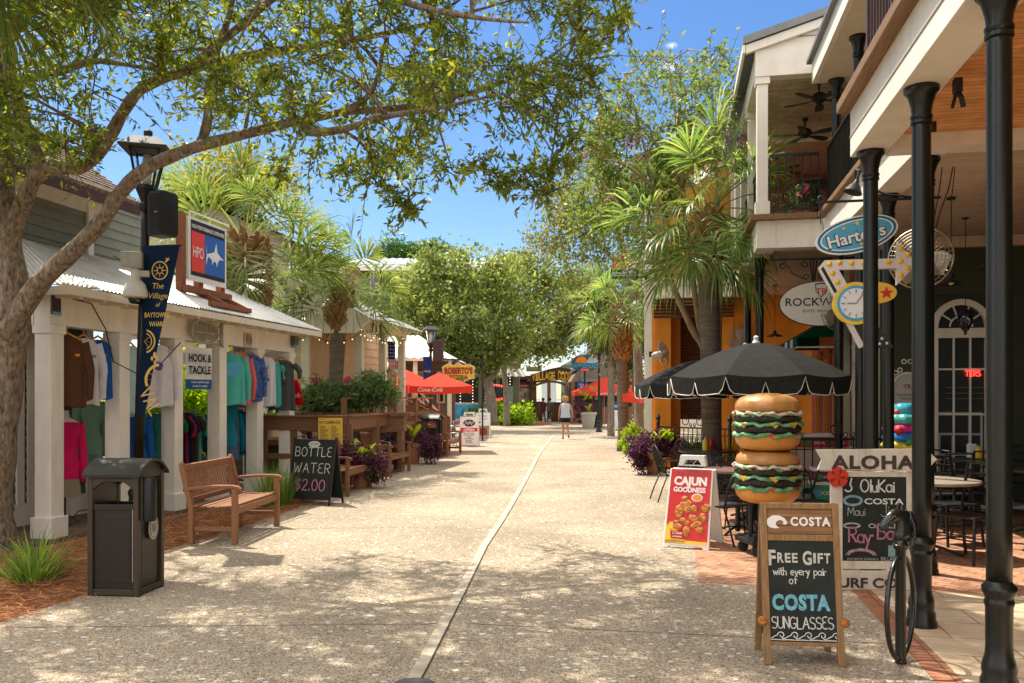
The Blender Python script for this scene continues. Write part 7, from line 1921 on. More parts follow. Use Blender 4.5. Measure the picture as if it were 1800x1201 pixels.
def loop_chair(label,c,rz,group='black mesh chairs under the umbrellas'):
 """round backed garden chair; back towards +y"""
 o=thing('garden_chair',label,'chair',c,rz,group)
 mb=MB();th=.009
 for i in range(15):mb.tube([(-.2+i*.029,-.19,.43),(-.2+i*.029,.18,.42)],.004,4)
 mb.tube([(-.22,-.2,.43),(.22,-.2,.43),(.22,.19,.42),(-.22,.19,.42)],.011,6,closed=True);mb.build('seat',IRC,o,True)
 arch=[(-.22,.19,.42)]+[(-.25*math.cos(R(a_)),.19+.09*math.sin(R(a_))+.06,.62+.27*math.sin(R(a_)))for a_ in range(0,181,15)]+[(.22,.19,.42)]
 mb=MB().tube(arch,.012,6)
 for i in range(1,12):
  x=-.22+i*.44/12;zt=.62+.27*math.sqrt(max(0,1-(x/.25)**2));mb.tube([(x,.19,.44),(x*1.05,.25+.08*(zt-.62)/.27,zt)],.004,4)
 for z in(.55,.65,.75):mb.tube([(-.235,.22+(z-.5)*.2,z),(.235,.22+(z-.5)*.2,z)],.004,4)
 mb.build('backrest',IRC,o,True)
 for sx in(-1,1):
  MB().tube([(sx*.22,.16,.64),(sx*.26,.0,.66),(sx*.25,-.17,.64),(sx*.23,-.22,.5),(sx*.22,-.2,.43),(sx*.25,-.25,0)],.011,6).build('leg',IRC,o,True)
  MB().tube([(sx*.22,.18,.42),(sx*.24,.27,.2),(sx*.25,.34,0)],.011,6).build('leg',IRC,o,True)
 return o
def ladder_chair(label,c,rz,group='black ladder back chairs on the brick terrace'):
 o=thing('dining_chair',label,'chair',c,rz,group)
 mb=MB().box((0,0,.455),(.42,.4,.022));mb.build('seat',IRC,o,bevel=.006)
 for sx in(-1,1):
  MB().bar((sx*.2,-.19,.45),(sx*.22,-.24,0),.022,.022).build('leg',IRC,o)
  MB().bar((sx*.2,.19,.46),(sx*.2,.27,.0),.022,.022).build('leg',IRC,o)
 mb=MB()
 for sx in(-1,1):mb.bar((sx*.2,.19,.45),(sx*.185,.28,.97),.022,.022)
 for i in range(5):
  z=.56+i*.1;y=.19+(z-.45)*.17
  mb.tube([(-.19,y,z),(-.1,y+.02,z+.004),(.1,y+.02,z+.004),(.19,y,z)],.012,5)
 mb.build('backrest',IRC,o)
 mb=MB()
 for sx in(-1,1):mb.bar((sx*.21,-.21,.2),(sx*.2,.24,.2),.014,.014)
 mb.bar((-.2,0,.2),(.2,0,.2),.014,.014).bar((-.21,-.22,.28),(.21,-.22,.28),.014,.014);mb.build('stretcher',IRC,o)
 return o
TOPD=mat('dark table top',(.045,.042,.038),.35,.3,6)
TOPG=mat('grey table top',(.32,.27,.22),.4,.2,6)
g=lambda px,d:Vector((A(px,700,d).x,d,0))
tb=round_table('round dark table under the large black umbrella',g(1325,11.55),.5,.74,TOPD,IRC,'black iron tables')
round_table('round dark table with condiments under the second black umbrella',g(1245,14.6),.5,.74,TOPD,IRC,'black iron tables')
round_table('round table with a pinkish rim just left of the burger statue',g(1297,10.3),.42,.78,mat('rosy table top',(.2,.11,.1),.4,.3),IRC,'black iron tables')
lc=loop_chair('black mesh chair standing on the paving left of the chicken poster sign',g(1186,13.6),R(95))
for px,d,rz,l in((1260,10.2,10,'black mesh chair right behind the chicken poster sign'),(1283,11.3,160,'black mesh chair pushed to the table behind the chicken poster sign'),(1270,9.75,-140,'black mesh chair closest to the stand of the burger statue'),(1345,10.4,200,'black mesh chair hidden behind the burger statue'),(1400,11.2,250,'black mesh chair right of the burger statue'),(1290,13.2,60,'black mesh chair at the condiment table'),(1222,15.6,120,'black mesh chair farthest back under the second umbrella'),(1420,10.0,20,'black mesh chair in front of the iron fence, beside the drink cartons')):
 dup(lc,g(px,d),R(rz),l)
def bottle(name,label,c,m,h,r,capm,grp=None):
 o=thing(name,label,'bottle',c,0,grp)
 MB().lathe([(r,0),(r*1.05,.01),(r,h*.55),(r*.8,h*.7),(r*.4,h*.8),(r*.35,h*.86),(0,h*.86)],14).build('body',m,o,True,auto=50)
 MB().lathe([(r*.42,h*.85),(r*.3,h*.92),(r*.08,h),(0,h)],12).build('nozzle',capm,o,True);return o
for px,l,m_ in((1240,'yellow mustard bottle left on the condiment table',YEL),(1250,'red ketchup bottle on the condiment table',RED)):
 v=g(px,14.35);v.z=.745;bottle('squeeze_bottle',l,v,m_,.24,.045,m_,'squeeze bottles')
v=g(1244,14.55);v.z=.745
o=thing('napkin_holder','pale napkin holder behind the ketchup bottle','napkin holder',v,R(20))
MB().box((0,0,.09),(.16,.12,.17)).build('case',mat('frosted plastic',(.55,.58,.6),.3),o,bevel=.02);MB().box((0,0,.2),(.12,.07,.06)).build('napkins',PW,o)
round_table('grey topped table beside the second column on the brick terrace',g(1632,9.0),.5,.78,TOPG,IRC,'tables on the brick terrace')
round_table('dark table with condiments before the arched door',g(1717,11.6),.42,.80,TOPD,IRC,'tables on the brick terrace')
round_table('dark table at the right edge behind the nearest column',g(1815,10.4),.45,.78,TOPD,IRC,'tables on the brick terrace')
dc_=ladder_chair('ladder back chair nearest us on the sunny bricks beside the second column',g(1701,8.6),R(-62))
for px,d,rz,l in((1672,9.6,10,'ladder back chair behind the grey topped table'),(1660,10.6,190,'ladder back chair in the second row behind the grey table'),(1690,11.0,95,'ladder back chair left of the condiment table'),(1735,11.0,160,'ladder back chair in front of the condiment table, near the arched door'),(1795,9.3,30,'ladder back chair at the right edge of the picture'),(1650,12.3,30,'ladder back chair farthest back against the dark green wall'),(1775,11.8,-30,'ladder back chair in the shade behind the nearest column')):
 dup(dc_,g(px,d),R(rz),l)
for px,l,m_ in((1720,'yellow squeeze bottle on the table before the arched door',YEL),):
 v=g(px,11.45);v.z=.802;bottle('squeeze_bottle',l,v,m_,.2,.045,m_,'squeeze bottles')
v=g(1713,11.6);v.z=.802
o=thing('condiment_caddy','small caddy of napkins and sauces on the table before the arched door','caddy',v)
mb=MB()
for z in(.02,.09):mb.tube([(.1*x,.07*y,z)for x,y in((-1,-1),(1,-1),(1,1),(-1,1))],.005,5,closed=True)
mb.build('rack',BLACKM,o);MB().box((-.04,0,.11),(.1,.09,.2)).build('napkins',PW,o,bevel=.01);MB().lathe([(.025,.0),(.025,.13),(.012,.16),(0,.16)],10,(.05,.02,0)).build('sauce_jar',mat('sauce brown',(.3,.1,.02)),o,True,auto=40)
def iron_fence(label,a_,b_,h=1.06,scrolls=True,posts=True):
 o=thing('iron_fence',label,'fence',a_,math.atan2((b_-a_).y,(b_-a_).x),'black iron fences')
 L=(b_-a_).length;mb=MB();n=int(L/.11)
 for i in range(n+1):mb.bar((i*L/n,0,.06),(i*L/n,0,h),.014,.014)
 mb.bar((0,0,h),(L,0,h),.035,.03).bar((0,0,.12),(L,0,.12),.03,.03).bar((0,0,h-.14),(L,0,h-.14),.02,.02);mb.build('pickets',IRC,o)
 if scrolls:
  mb=MB();k=max(1,int(L/1.1))
  for i in range(k):
   x=(i+.5)*L/k
   for sg in(-1,1):
    scroll(mb,x+sg*.2,h+.14,.11,1.2,90,sg,.011);scroll(mb,x+sg*.06,h+.06,.04,1.1,-90,-sg,.009)
  mb.build('scrollwork',IRC,o)
 if posts:
  for x in(0,L):
   MB().box((x,0,h*.55),(.05,.05,h*1.1)).lathe([(.045,h*1.1),(.03,h*1.12),(.03,h*1.14),(.05,h*1.17),(.05,h*1.22),(.03,h*1.25),(.028,h*1.27),(.0,h*1.31)],12,(x,0,0)).build('post',IRC,o)
 return o
iron_fence('scrolled black iron fence behind the surf shop sign',g(1385,11.9),g(1600,12.0))
iron_fence('black iron fence between the palm and the orange building, with ball topped posts',g(1157,18.6),g(1283,17.2),1.0)
for i,(px,py,d,w,h,m_,l)in enumerate(((1430,778,12.6,.42,.16,'carton red','left red drink carton on the counter behind the iron fence'),(1466,778,12.7,.42,.16,'carton crimson','right red drink carton on the counter behind the iron fence'),(1446,866,11.4,.32,.2,'carton green','green and blue printed carton low behind the surf shop sign'),(1448,838,11.5,.3,.14,'carton maroon','maroon carton stacked on the green printed carton'))):
 v=A(px,py,d);o=thing('drink_carton',l,'carton',v,RZ,'drink cartons')
 cm={'carton red':(.4,.02,.03),'carton crimson':(.45,.03,.04),'carton green':(.03,.3,.16),'carton maroon':(.16,.02,.04)}[m_]
 MB().b2((-w/2,0,-h/2),(w/2,.3,h/2)).build('carton_body',mat(m_,cm,.5,.15,8),o,bevel=.004)
 MB().b2((-w/2+.01,.01,h/2),(w/2-.01,.29,h/2+.05)).build('lid',PW,o)
 MB().b2((-w*.4,-.004,-h*.25),(-w*.05,0,h*.2)).build('green_label' if i!=2 else 'blue_label',GRN if i!=2 else SKYB,o);MB().text('SODA',h*.35,T(w*.2,-.003,-h*.15),bold=.02,depth=.001).build('lettering',PW,o)
v=A(1448,790,12.85)
o=thing('service_counter','cream service counter behind the iron fence holding the drink cartons','counter',(v.x,v.y,0),RZ)
MB().b2((-.6,-.25,0),(1.1,.3,.86)).build('body',mat('counter cream',(.5,.42,.33),.6),o);MB().b2((-.65,-.3,.86),(1.15,.35,.9)).build('countertop',CREAM,o)
for px,l in((1510,'pale leaflet holder on the service counter'),(1544,'white and blue leaflet box on the service counter')):
 v=A(px,735,12.9);o=thing('leaflet_holder',l,'leaflet holder',(v.x,v.y,.9),RZ,'leaflet holders')
 MB().b2((-.07,0,0),(.07,.06,.42)).build('stand',PW,o);MB().b2((-.06,-.006,.06),(.06,0,.36)).build('leaflet',mat('leaflet print',(.3,.35,.5),.5,.6,20),o)
v=g(1590,11.2)
o=thing('dessert_statue','bright painted swirl dessert statue with a turquoise top behind the second column','statue',v,0)
MB().lathe([(.19,0),(.2,.03),(.2,.6),(.26,.9),(.27,.98),(0,.98)],24).build('cup',mat('cup tan',(.5,.36,.22),.4),o,True,auto=40)
def lump(z,r,h,m,name,amp=.12,n=7,ph=0):MB().lathe([(r*.75,0),(r*1.02,h*.2),(r*1.05,h*.5),(r*.9,h*.85),(r*.5,h),(0,h)],48,(0,0,z),wob=lambda a_,zz_:1+amp*math.sin(n*a_+ph+zz_*4)).build(name,m,o,True)
lump(.96,.255,.13,mat('yellow icing',(.75,.6,.08),.35),'yellow_layer');lump(1.06,.25,.14,mat('blue icing',(.02,.2,.6),.3),'blue_layer',.1,6,2);lump(1.18,.23,.12,mat('pink icing',(.75,.05,.25),.3),'pink_layer',.14,5);lump(1.28,.21,.16,mat('teal icing',(.08,.45,.4),.3),'teal_layer',.06,9);lump(1.4,.14,.17,mat('turquoise icing',(.05,.35,.5),.3),'turquoise_top',.02)
for a_,z,m_,n_ in((-100,1.06,GRN,'green_candy'),(-60,1.0,BLACKM,'dark_candy'),(-130,1.22,RED,'red_candy'),(-70,1.22,RED,'red_candy'),(-160,1.44,RED,'cherry')):MB().ball((.235*math.cos(R(a_))*(1 if z<1.4 else .5),.235*math.sin(R(a_))*(1 if z<1.4 else .5),z),.06,12).build(n_,m_,o,True)
# trees
rng=np.random.default_rng(21)
def limb(mb,pts,radii,n=10):
 """smooth tapered limb through 3-D points"""
 P=[Vector(p)for p in pts];k=len(P);out=[];rr=[]
 for i in range(k-1):
  p0,p1,p2,p3=P[max(i-1,0)],P[i],P[i+1],P[min(i+2,k-1)]
  for j in range(4):
   t=j/4
   out.append(.5*((2*p1)+(p2-p0)*t+(2*p0-5*p1+4*p2-p3)*t*t+(3*p1-p0-3*p2+p3)*t**3))
   rr.append((radii[i]*(1-t)+radii[i+1]*t)*(1+.06*math.sin(len(out)*1.7)))
 out.append(P[-1]);rr.append(radii[-1])
 mb.tube(out,rr,n);return mb
def AP(lst):return[A(*p)for p in lst]
base=Vector((A(8,700,9.4).x,9.4,-.03))
oak=thing('oak_tree','leaning live oak at the left edge whose branches arch over the street','tree',base)
inv=Matrix.Translation(-base)
trunk=MB()
limb(trunk,[Vector((base.x-.2,9.4,-.1)),Vector((base.x-.17,9.4,.25))]+AP([(-16,880,9.4),(-6,780,9.4),(10,650,9.4),(24,545,9.35),(14,440,9.3),(4,330,9.3),(0,230,9.3),(-14,110,9.3),(-40,-60,9.2)]),[.32,.25,.215,.2,.185,.175,.15,.13,.12,.11,.09],14)
tk=trunk.build('trunk',BARK,oak,True);tk.matrix_parent_inverse=inv
limbs=[([(10,590,9.3),(64,505,9.2),(130,440,9.0),(180,388,8.9),(207,345,8.8),(255,298,8.7),(335,262,8.6),(430,236,8.5),(520,213,8.5),(600,197,8.4),(648,168,8.3),(668,120,8.2)],[.135,.105,.088,.079,.073,.067,.06,.053,.046,.038,.028,.018]),([(16,430,9.3),(45,345,9.2),(72,302,9.15),(110,296,9.1),(150,290,9.0),(186,252,8.9),(215,200,8.8),(247,158,8.8),(300,133,8.7),(335,120,8.7),(378,82,8.6),(430,40,8.5),(478,-2,8.4),(560,-70,8.3),(680,-150,8.2)],[.1,.09,.08,.074,.07,.066,.06,.056,.054,.054,.047,.041,.036,.03,.018]),([(74,300,9.15),(48,230,9.1),(20,140,9.1),(10,85,9.0),(-15,30,9),(-40,-60,8.9)],[.085,.07,.06,.055,.05,.03]),([(352,256,8.6),(364,215,8.6),(368,150,8.6),(380,95,8.5),(402,30,8.4),(420,-60,8.3)],[.055,.048,.042,.036,.03,.02]),([(20,160,9.2),(60,132,9.1),(110,124,9.0),(160,108,9.0),(210,112,8.9),(280,125,8.9)],[.06,.05,.045,.035,.025,.012]),([(530,212,8.5),(545,232,8.3),(600,228,8.0),(680,205,7.8),(770,190,7.7),(880,165,7.6)],[.045,.042,.035,.028,.02,.008]),([(600,197,8.4),(700,190,8.5),(800,170,8.6),(920,130,8.7),(1020,60,8.8)],[.04,.032,.026,.018,.006]),([(335,120,8.7),(480,90,9.3),(620,70,9.8),(760,40,10.2),(900,0,10.5)],[.05,.045,.036,.026,.01]),([(560,-70,8.3),(700,0,7.8),(830,30,7.4),(930,40,7.2)],[.045,.035,.022,.008]),([(-14,110,9.3),(80,-20,8.2),(250,-90,7.4),(450,-120,6.9)],[.09,.075,.05,.02]),]
lb=[limb(MB(),AP(p),r).build('limb',BARK,oak,True)for p,r in limbs]
for o_ in lb:o_.matrix_parent_inverse=inv
cl=[]
def low_y(px):
 xs=[-150,0,120,200,330,450,560,640,720,800,900,980,1040,1090];ys=[330,330,250,205,215,195,215,262,300,268,235,215,120,60]
 return float(np.interp(px,xs,ys))
while len(cl)<205:
 px=rng.uniform(-140,1075);py=rng.uniform(-330,320)
 ly=low_y(px)
 if py>ly:continue
 d=rng.uniform(7.0,11.3)
 if px<330 and py>120 and rng.random()<.45:continue
 if 150<px<360 and py>170:continue
 if py>170 and px>620 and rng.random()<.35:continue
 cl.append((A(px,py,d),rng.uniform(.32,.58)))
for i in range(90):cl.append((Vector((rng.uniform(-4.8,0.1),rng.uniform(6.4,10.0),rng.uniform(6.6,9.0))),rng.uniform(.4,.6)))  # unseen crown clumps above the view, added to deepen the ground shade
for px,py,d,r in((700,335,8.3,.28),(655,305,8.4,.3),(712,365,8.3,.16),(960,335,8.6,.26),(925,295,8.8,.3),(985,290,8.5,.25),(1010,245,8.6,.28),(1060,70,8.8,.3),(1090,30,8.9,.2),(610,300,8.8,.25),(845,285,8.6,.3),(795,300,8.5,.25),(870,320,8.7,.2),(560,270,9.2,.3),(500,300,9.6,.3),(100,255,9.2,.22),(150,270,8.9,.2),(160,230,9.0,.2),(40,275,9.3,.25),(20,230,9.0,.3),(0,180,9.2,.35),(1000,180,8.9,.35),(940,190,8.7,.4)):
 cl.append((A(px,py,d),r))
stems=MB()
lf=twig_crown('leaves',cl,OAKL,oak,rng,22,13,.085,.029,.75,stems)
lf.matrix_parent_inverse=inv
st=stems.build('twigs',mat('twig brown',(.09,.065,.045),.9,.3),oak);st.matrix_parent_inverse=inv
tips=[A(*p)for pts,r in limbs for p in pts[2:]]
sec=MB()
for c,r in cl[::2]:
 c=Vector(c);t_=min(tips,key=lambda q:(q-c).length)
 L=(t_-c).length
 if L>2.6:continue
 m_=t_.lerp(c,.5)+Vector((rng.normal()*.12,rng.normal()*.12,.15*L*rng.random()))
 sec.tube([t_,t_.lerp(m_,.5)+Vector((0,0,.03)),m_,c],[.022,.018,.013,.006],5)
sc_=sec.build('branchlets',BARK,oak,True);sc_.matrix_parent_inverse=inv
p_l=Vector((A(-150,700,6.6).x,6.6,-.03))
palm_tree('palm_tree','palm at the left edge whose long fronds hang into the top left corner',p_l,6.05,.2,np.random.default_rng(31),PALM,26,1.0,1.0,1.0,nleaf=40)
rg=np.random.default_rng(33)
def palm_px(label,px,d,ztop,r,m,nf,Rf,Lp,boots,br,lean=(0,0),lo=-50,seed=1,nleaf=34):
 return palm_tree('palm_tree',label,Vector((A(px,700,d).x,d,-.03)),ztop+.03,r,np.random.default_rng(seed),m,nf,Rf,Lp,boots,br,lean,82,lo,nleaf=nleaf)
palm_px('thick booted palm rising behind the swordfish billboard on the left',432,17.3,4.75,.27,PALM,38,1.05,1.05,1.75,.40,lo=-22,seed=41)
palm_px('smaller palm in front of the tan cafe, beside the oleander hedge',585,19.5,4.15,.17,PALM,30,.85,.8,1.0,.25,(.2,0),-22,42)
palm_px('palm with drooping pale fronds behind the black umbrellas on the right',1252,14.6,4.75,.175,PALMY,40,.95,.85,1.1,.23,(-.1,0),-42,43)
palm_px('distant pale green palm right of the street beyond the others',1096,26,4.35,.17,PALMY,30,.95,.75,1.6,.26,(-.1,0),-30,44,34)
mb_=Vector((A(1243,700,15.5).x,15.5,-.03))
my=thing('crape_myrtle','airy multi stemmed crape myrtle rising behind the right palm','tree',mb_)
inv=Matrix.Translation(-mb_)
stm=[[(1243,830,15.5),(1243,640,15.4),(1215,575,15.2),(1182,500,15.0),(1172,440,15.0),(1150,330,15.2),(1125,230,15.4),(1095,130,15.5)],[(1246,830,15.5),(1238,620,15.4),(1228,560,15.3),(1212,450,15.3),(1200,330,15.5),(1190,220,15.6),(1175,110,15.7)],[(1252,830,15.6),(1262,620,15.8),(1265,480,16.0),(1262,360,16.2),(1255,240,16.3),(1250,110,16.4)],[(1182,500,15.0),(1130,420,14.8),(1080,350,14.9),(1040,290,15.0)],[(1200,330,15.5),(1150,250,15.9),(1090,190,16.3),(1050,170,16.5)],[(1255,240,16.3),(1280,180,16.6),(1300,150,16.8)],[(1150,330,15.2),(1100,290,15.0),(1060,280,14.8)]]
rad=[.075,.065,.06,.05,.04,.03,.02,.008]
mt=MB()
tips=[]
for i,s_ in enumerate(stm):
 pp=AP(s_);r0=0 if i<3 else 4
 rr_=[rad[min(7,r0+int(k*(7-r0)/(len(pp)-1)))]for k in range(len(pp))]
 limb(mt,pp,rr_,8);tips+=pp[3:]if i<3 else pp[1:]
o_=mt.build('trunk',mat('smooth myrtle bark',(.36,.25,.15),.7,.3,6,.2,30),my,True);o_.matrix_parent_inverse=inv
cl=[]
for i in range(85):
 px=rng.uniform(1020,1310);top=np.interp(px,[1020,1060,1110,1170,1220,1250,1280,1310],[250,150,95,110,150,85,110,150]);py=rng.uniform(top,420)
 if py>300 and px>1180:continue
 cl.append((A(px,py,rng.uniform(14.6,17.2)),rng.uniform(.35,.65)))
stems=MB()
o_=twig_crown('leaves',cl,MYRT,my,rng,17,11,.10,.048,.9,stems);o_.matrix_parent_inverse=inv
sec=MB()
for c,r in cl:
 c=Vector(c);t_=min(tips,key=lambda q:(q-c).length)
 if(t_-c).length<3:sec.tube([t_,t_.lerp(c,.5)+Vector((0,0,.15)),c],[.016,.012,.005],5)
o_=sec.build('branchlets',mat('smooth myrtle bark',()),my,True);o_.matrix_parent_inverse=inv
o_=stems.build('twigs',mat('twig brown',()),my);o_.matrix_parent_inverse=inv
fl=[]
for px,py in((1225,220),(1298,238),(1290,245),(1258,232),(1110,240),(1030,265)):fl.append((A(px,py,15.8),.22))
o_=scatter_crown('blossoms',[(c,(.14,.14,.12))for c,r in fl],leafmat('lilac blossom',(.3,.12,.3),(.42,.2,.42),(.55,.3,.5),.3),my,rng,6,40,.1,.05,.04,.2);o_.matrix_parent_inverse=inv
def street_oak(label,px,d,blobs,trunk_pts,seed,m=OAKF,L=.24,W=.12,n_sub=46,per=40,sub_r=.62,group='street trees beyond the umbrellas'):
 r_=np.random.default_rng(seed);b_=Vector((A(px,700,d).x,d,-.03))
 o=thing('street_tree',label,'tree',b_,0,group);inv=Matrix.Translation(-b_)
 mb=MB()
 for pts,rr_ in trunk_pts:limb(mb,AP(pts),rr_,9)
 t_=mb.build('trunk',BARKG,o,True);t_.matrix_parent_inverse=inv
 c=scatter_crown('crown',[(A(x,y,d+dd),rr_)for x,y,dd,rr_ in blobs],m,o,r_,n_sub,per,sub_r,L,W,.2);c.matrix_parent_inverse=inv
 return o
d=42
street_oak('broad street oak with a forked trunk standing behind the yellow pizzeria sign',862,d,[(745,520,0,(1.7,1.6,1.5)),(800,500,.5,(1.9,1.8,1.5)),(860,480,0,(1.9,1.8,1.3)),(770,575,-.5,(1.6,1.5,1.2)),(830,570,0,(1.9,1.8,1.4)),(890,540,.5,(1.8,1.8,1.7)),(720,545,1,(1.1,1.3,1.0)),(900,600,0,(1.2,1.3,.9)),(760,465,1,(1.1,1.2,.8)),(800,620,0,(1.3,1.2,.6)),(850,635,0,(1.4,1.2,.5))],[([(864,745,d),(862,700,d),(858,672,d)],[.33,.27,.25]),([(858,674,d),(845,650,d),(833,615,d),(825,560,d)],[.2,.17,.14,.08]),([(858,674,d),(866,640,d),(866,590,d),(860,530,d)],[.2,.16,.13,.07]),([(862,668,d),(876,645,d),(884,620,d),(900,560,d)],[.16,.13,.1,.06])],51)
d=47
street_oak('yellowish green street oak in the middle of the view above the gate',935,d,[(930,540,0,(1.9,1.8,1.8)),(975,560,0,(1.8,1.8,1.7)),(950,490,.5,(1.9,1.8,1.3)),(990,500,1,(1.7,1.6,1.3)),(1000,575,0,(1.3,1.5,.9)),(960,605,0,(1.4,1.5,.7)),(905,470,0,(1.3,1.3,.8)),(925,600,0,(1.2,1.3,1.0)),(1020,540,.5,(1.2,1.2,1.2))],[([(890,747,d),(890,690,d),(886,640,d),(900,560,d)],[.2,.17,.15,.1]),([(905,745,d+8),(908,640,d+6),(930,560,d+1)],[.3,.26,.15])],52,per=42)
d=36
street_oak('slender street tree with hanging leaves between the middle palm and the far lamp post',1072,d,[(1050,575,0,(1.0,1.2,.7)),(1075,570,0,(1.2,1.2,1.0)),(1100,620,1,(1.1,1.1,1.2)),(1050,530,0,(1.4,1.3,1.2)),(1110,560,1,(1.2,1.2,1.3)),(1010,570,.5,(.9,1,.7)),(1125,500,1,(1.0,1,1.2))],[([(1074,770,d),(1074,690,d),(1072,620,d),(1060,560,d)],[.16,.14,.12,.07]),([(1118,770,d),(1117,680,d),(1120,600,d),(1125,540,d)],[.17,.15,.13,.08])],53,leafmat('mid oak leaf',(.035,.055,.014),(.065,.09,.022),(.13,.14,.035),.4))
d=30
street_oak('tall airy light green tree above the middle of the right side',1122,d,[(1080,330,0,(1.3,1.3,1.1)),(1000,330,.5,(1.1,1.1,.9)),(1040,370,0,(1.3,1.2,1.0)),(1100,400,0,(1.3,1.3,1.2)),(1000,400,0,(1.1,1.2,.9)),(960,430,.5,(.9,1,.7)),(1050,440,0,(1.3,1.3,1.0)),(1140,340,1,(1.2,1.2,1.2)),(985,370,0,(.9,1,.6)),(1020,470,0,(1.0,1.0,.8)),(1060,290,.5,(.9,.9,.7)),(1110,470,0,(1.0,1,1))],[([(1124,790,d),(1120,600,d),(1105,480,d),(1080,380,d),(1060,300,d)],[.18,.15,.12,.08,.03]),([(1105,480,d),(1040,420,d),(985,390,d)],[.09,.06,.02]),([(1115,560,d),(1140,430,d),(1150,330,d)],[.1,.07,.03])],54,leafmat('airy leaf',(.07,.09,.02),(.12,.14,.03),(.22,.22,.06),.45),.15,.07,34,26,.55)
d=22
street_oak('leafy yellow green tree behind the thick booted palm',395,d,[(380,340,0,(1.2,1.2,1.1)),(330,370,.5,(1.0,1,1.1)),(440,330,0,(1.2,1.2,.9)),(350,420,0,(.9,.9,.8)),(420,400,.5,(1,1,.8))],[([(395,780,d),(395,560,d),(400,430,d),(410,350,d)],[.2,.18,.14,.06])],55,leafmat('backlit leaf',(.08,.10,.015),(.15,.17,.02),(.26,.24,.03),.5),.15,.07,45,55,.5)
for px,py,l,s_ in((700,440,'left of the two dark round pines behind the green building',61),(765,445,'right of the two dark round pines behind the green building',62)):
 d=75
 street_oak(l,px,d,[(px,py,0,(1.7,1.7,1.0)),(px-15,py+12,0,(1.3,1.3,.8)),(px+18,py+10,0,(1.4,1.4,.8))],[([(px,735,d),(px,560,d),(px,450,d)],[.35,.3,.2])],s_,PINE,.42,.12,40,40,.5,'pines behind the green building')
def bush(name,label,c,blobs,m,seed,L=.1,W=.05,n_sub=20,per=45,sub_r=.2,cat='shrub',group=None):
 o=thing(name,label,cat,c,0,group);r_=np.random.default_rng(seed)
 scatter_crown('foliage',blobs,m,o,r_,n_sub,per,sub_r,L,W,.3)
 mb=MB()
 for k in range(5):mb.tube([(.08*math.cos(k*1.3),.08*math.sin(k*1.3),-.02),(.3*math.cos(k*1.3)*blobs[0][1][0],.3*math.sin(k*1.3)*blobs[0][1][0],blobs[0][0][2])],.012,5)
 mb.build('stems',BARKG,o);return o
BRL=leafmat('bright hedge leaf',(.1,.2,.015),(.2,.34,.03),(.32,.45,.05),.5)
v=ST(16.6,-9.6);bush('shrub','bright green shrub seen through the open shop porch',v,[((0,0,1.2),(.9,.7,1.0)),((.4,.2,2.0),(.8,.6,.6)),((-.6,-.3,1.6),(.7,.6,.9))],BRL,71,.14,.07,40,45,.3)
v=ST(15.4,-10.2);bush('shrub','bright green shrub left of the other one behind the open shop porch',v,[((0,0,1.3),(.8,.7,1.1)),((-.5,.2,1.9),(.8,.6,.7))],BRL,72,.14,.07,40,45,.3)
p=G(1110,797);bush('shrub','round clipped yellow green shrub at the right edge of the street',p,[((0,0,.38),(.36,.36,.36))],BRL,73,.07,.04,60,60,.1)
p=G(1190,806);bush('shrub','low bright green ground shrub beside the banana leaf pot',p,[((0,0,.22),(.5,.4,.2)),((.5,.1,.2),(.4,.35,.2))],BUSHL,74,.12,.03,30,60,.14)
p=G(1215,800);o=thing('ornamental_grass','fine bright green foxtail plants before the iron fence','grass clump',p);blades('blades',(0,0,0),420,.75,.9,leafmat('foxtail blade',(.06,.16,.02),(.12,.26,.03),(.2,.34,.05),.4),o,np.random.default_rng(75),.012,1,.45)
p=Vector((A(1284,700,14.9).x,14.9,0));o=thing('ornamental_grass','spiky green plant right of the palm trunk','grass clump',p);blades('blades',(0,0,0),120,1.05,.4,GRASS,o,np.random.default_rng(76),.02,1,.12)
p=G(1125,775);bush('shrub','small leafy shrub with lime tips at the foot of the white corner post',p,[((0,0,.5),(.6,.4,.4)),((.3,0,.8),(.3,.3,.3))],leafmat('lime tip leaf',(.06,.12,.02),(.14,.24,.03),(.4,.45,.06),.4),77,.12,.06,24,40,.2)
# end of the street
def plank_building(name,label,px0,px1,d,ztop,m,depth=6):
 B=Bld(name,label,'building',d,0)
 return B
kind(MB().b2((-200,82,-.6),(200,400,-.028)).build('water',mat('pale lagoon',(.35,.42,.46),.15,.1,1)))
B5=Bld('bar_building','brown timber bar with grey gabled roof under the hammerhead sign','building',52,-3)
d=54
world_part(B5,MB().b2((xx(1000,d),d,0),(xx(1135,d),d+5,2.6)),'wall',mat('brown bar wall',(.09,.06,.04),.7,.35,5))
mb=MB().prism([(xx(1003,d),2.6),(xx(1130,d),2.6),(xx(1095,d),5.4),(xx(1055,d),5.0),(xx(1020,d),3.6)],d-.1,d+5);world_part(B5,mb,'gable',mat('grey brown boards',(.2,.16,.12),.7,.3,5))
mb=MB().prism([(xx(1010,d),3.3),(xx(1055,d),5.3),(xx(1055,d),5.5),(xx(1010,d),3.5)],d-.4,d+5).b2((xx(1020,d),d-1.2,2.6),(xx(1130,d),d-.1,2.75));world_part(B5,mb,'roof',mat('bar tin roof',(.2,.2,.2),.4,.15,metal=.3))
world_part(B5,MB().b2((xx(1005,d),d-.12,.9),(xx(1128,d),d-.02,2.3)),'bar_opening',mat('bar dark',(.02,.017,.015),.7,.3))
for px in(1005,1045,1085,1125):world_part(B5,MB().b2((xx(px,d)-.1,d-1.2,0),(xx(px,d)+.1,d-1.0,2.6)),'post',DECK)
world_part(B5,MB().b2((xx(1000,d),d-1.6,0),(xx(1130,d),d-1.45,1.05)),'bar_counter',DECK)
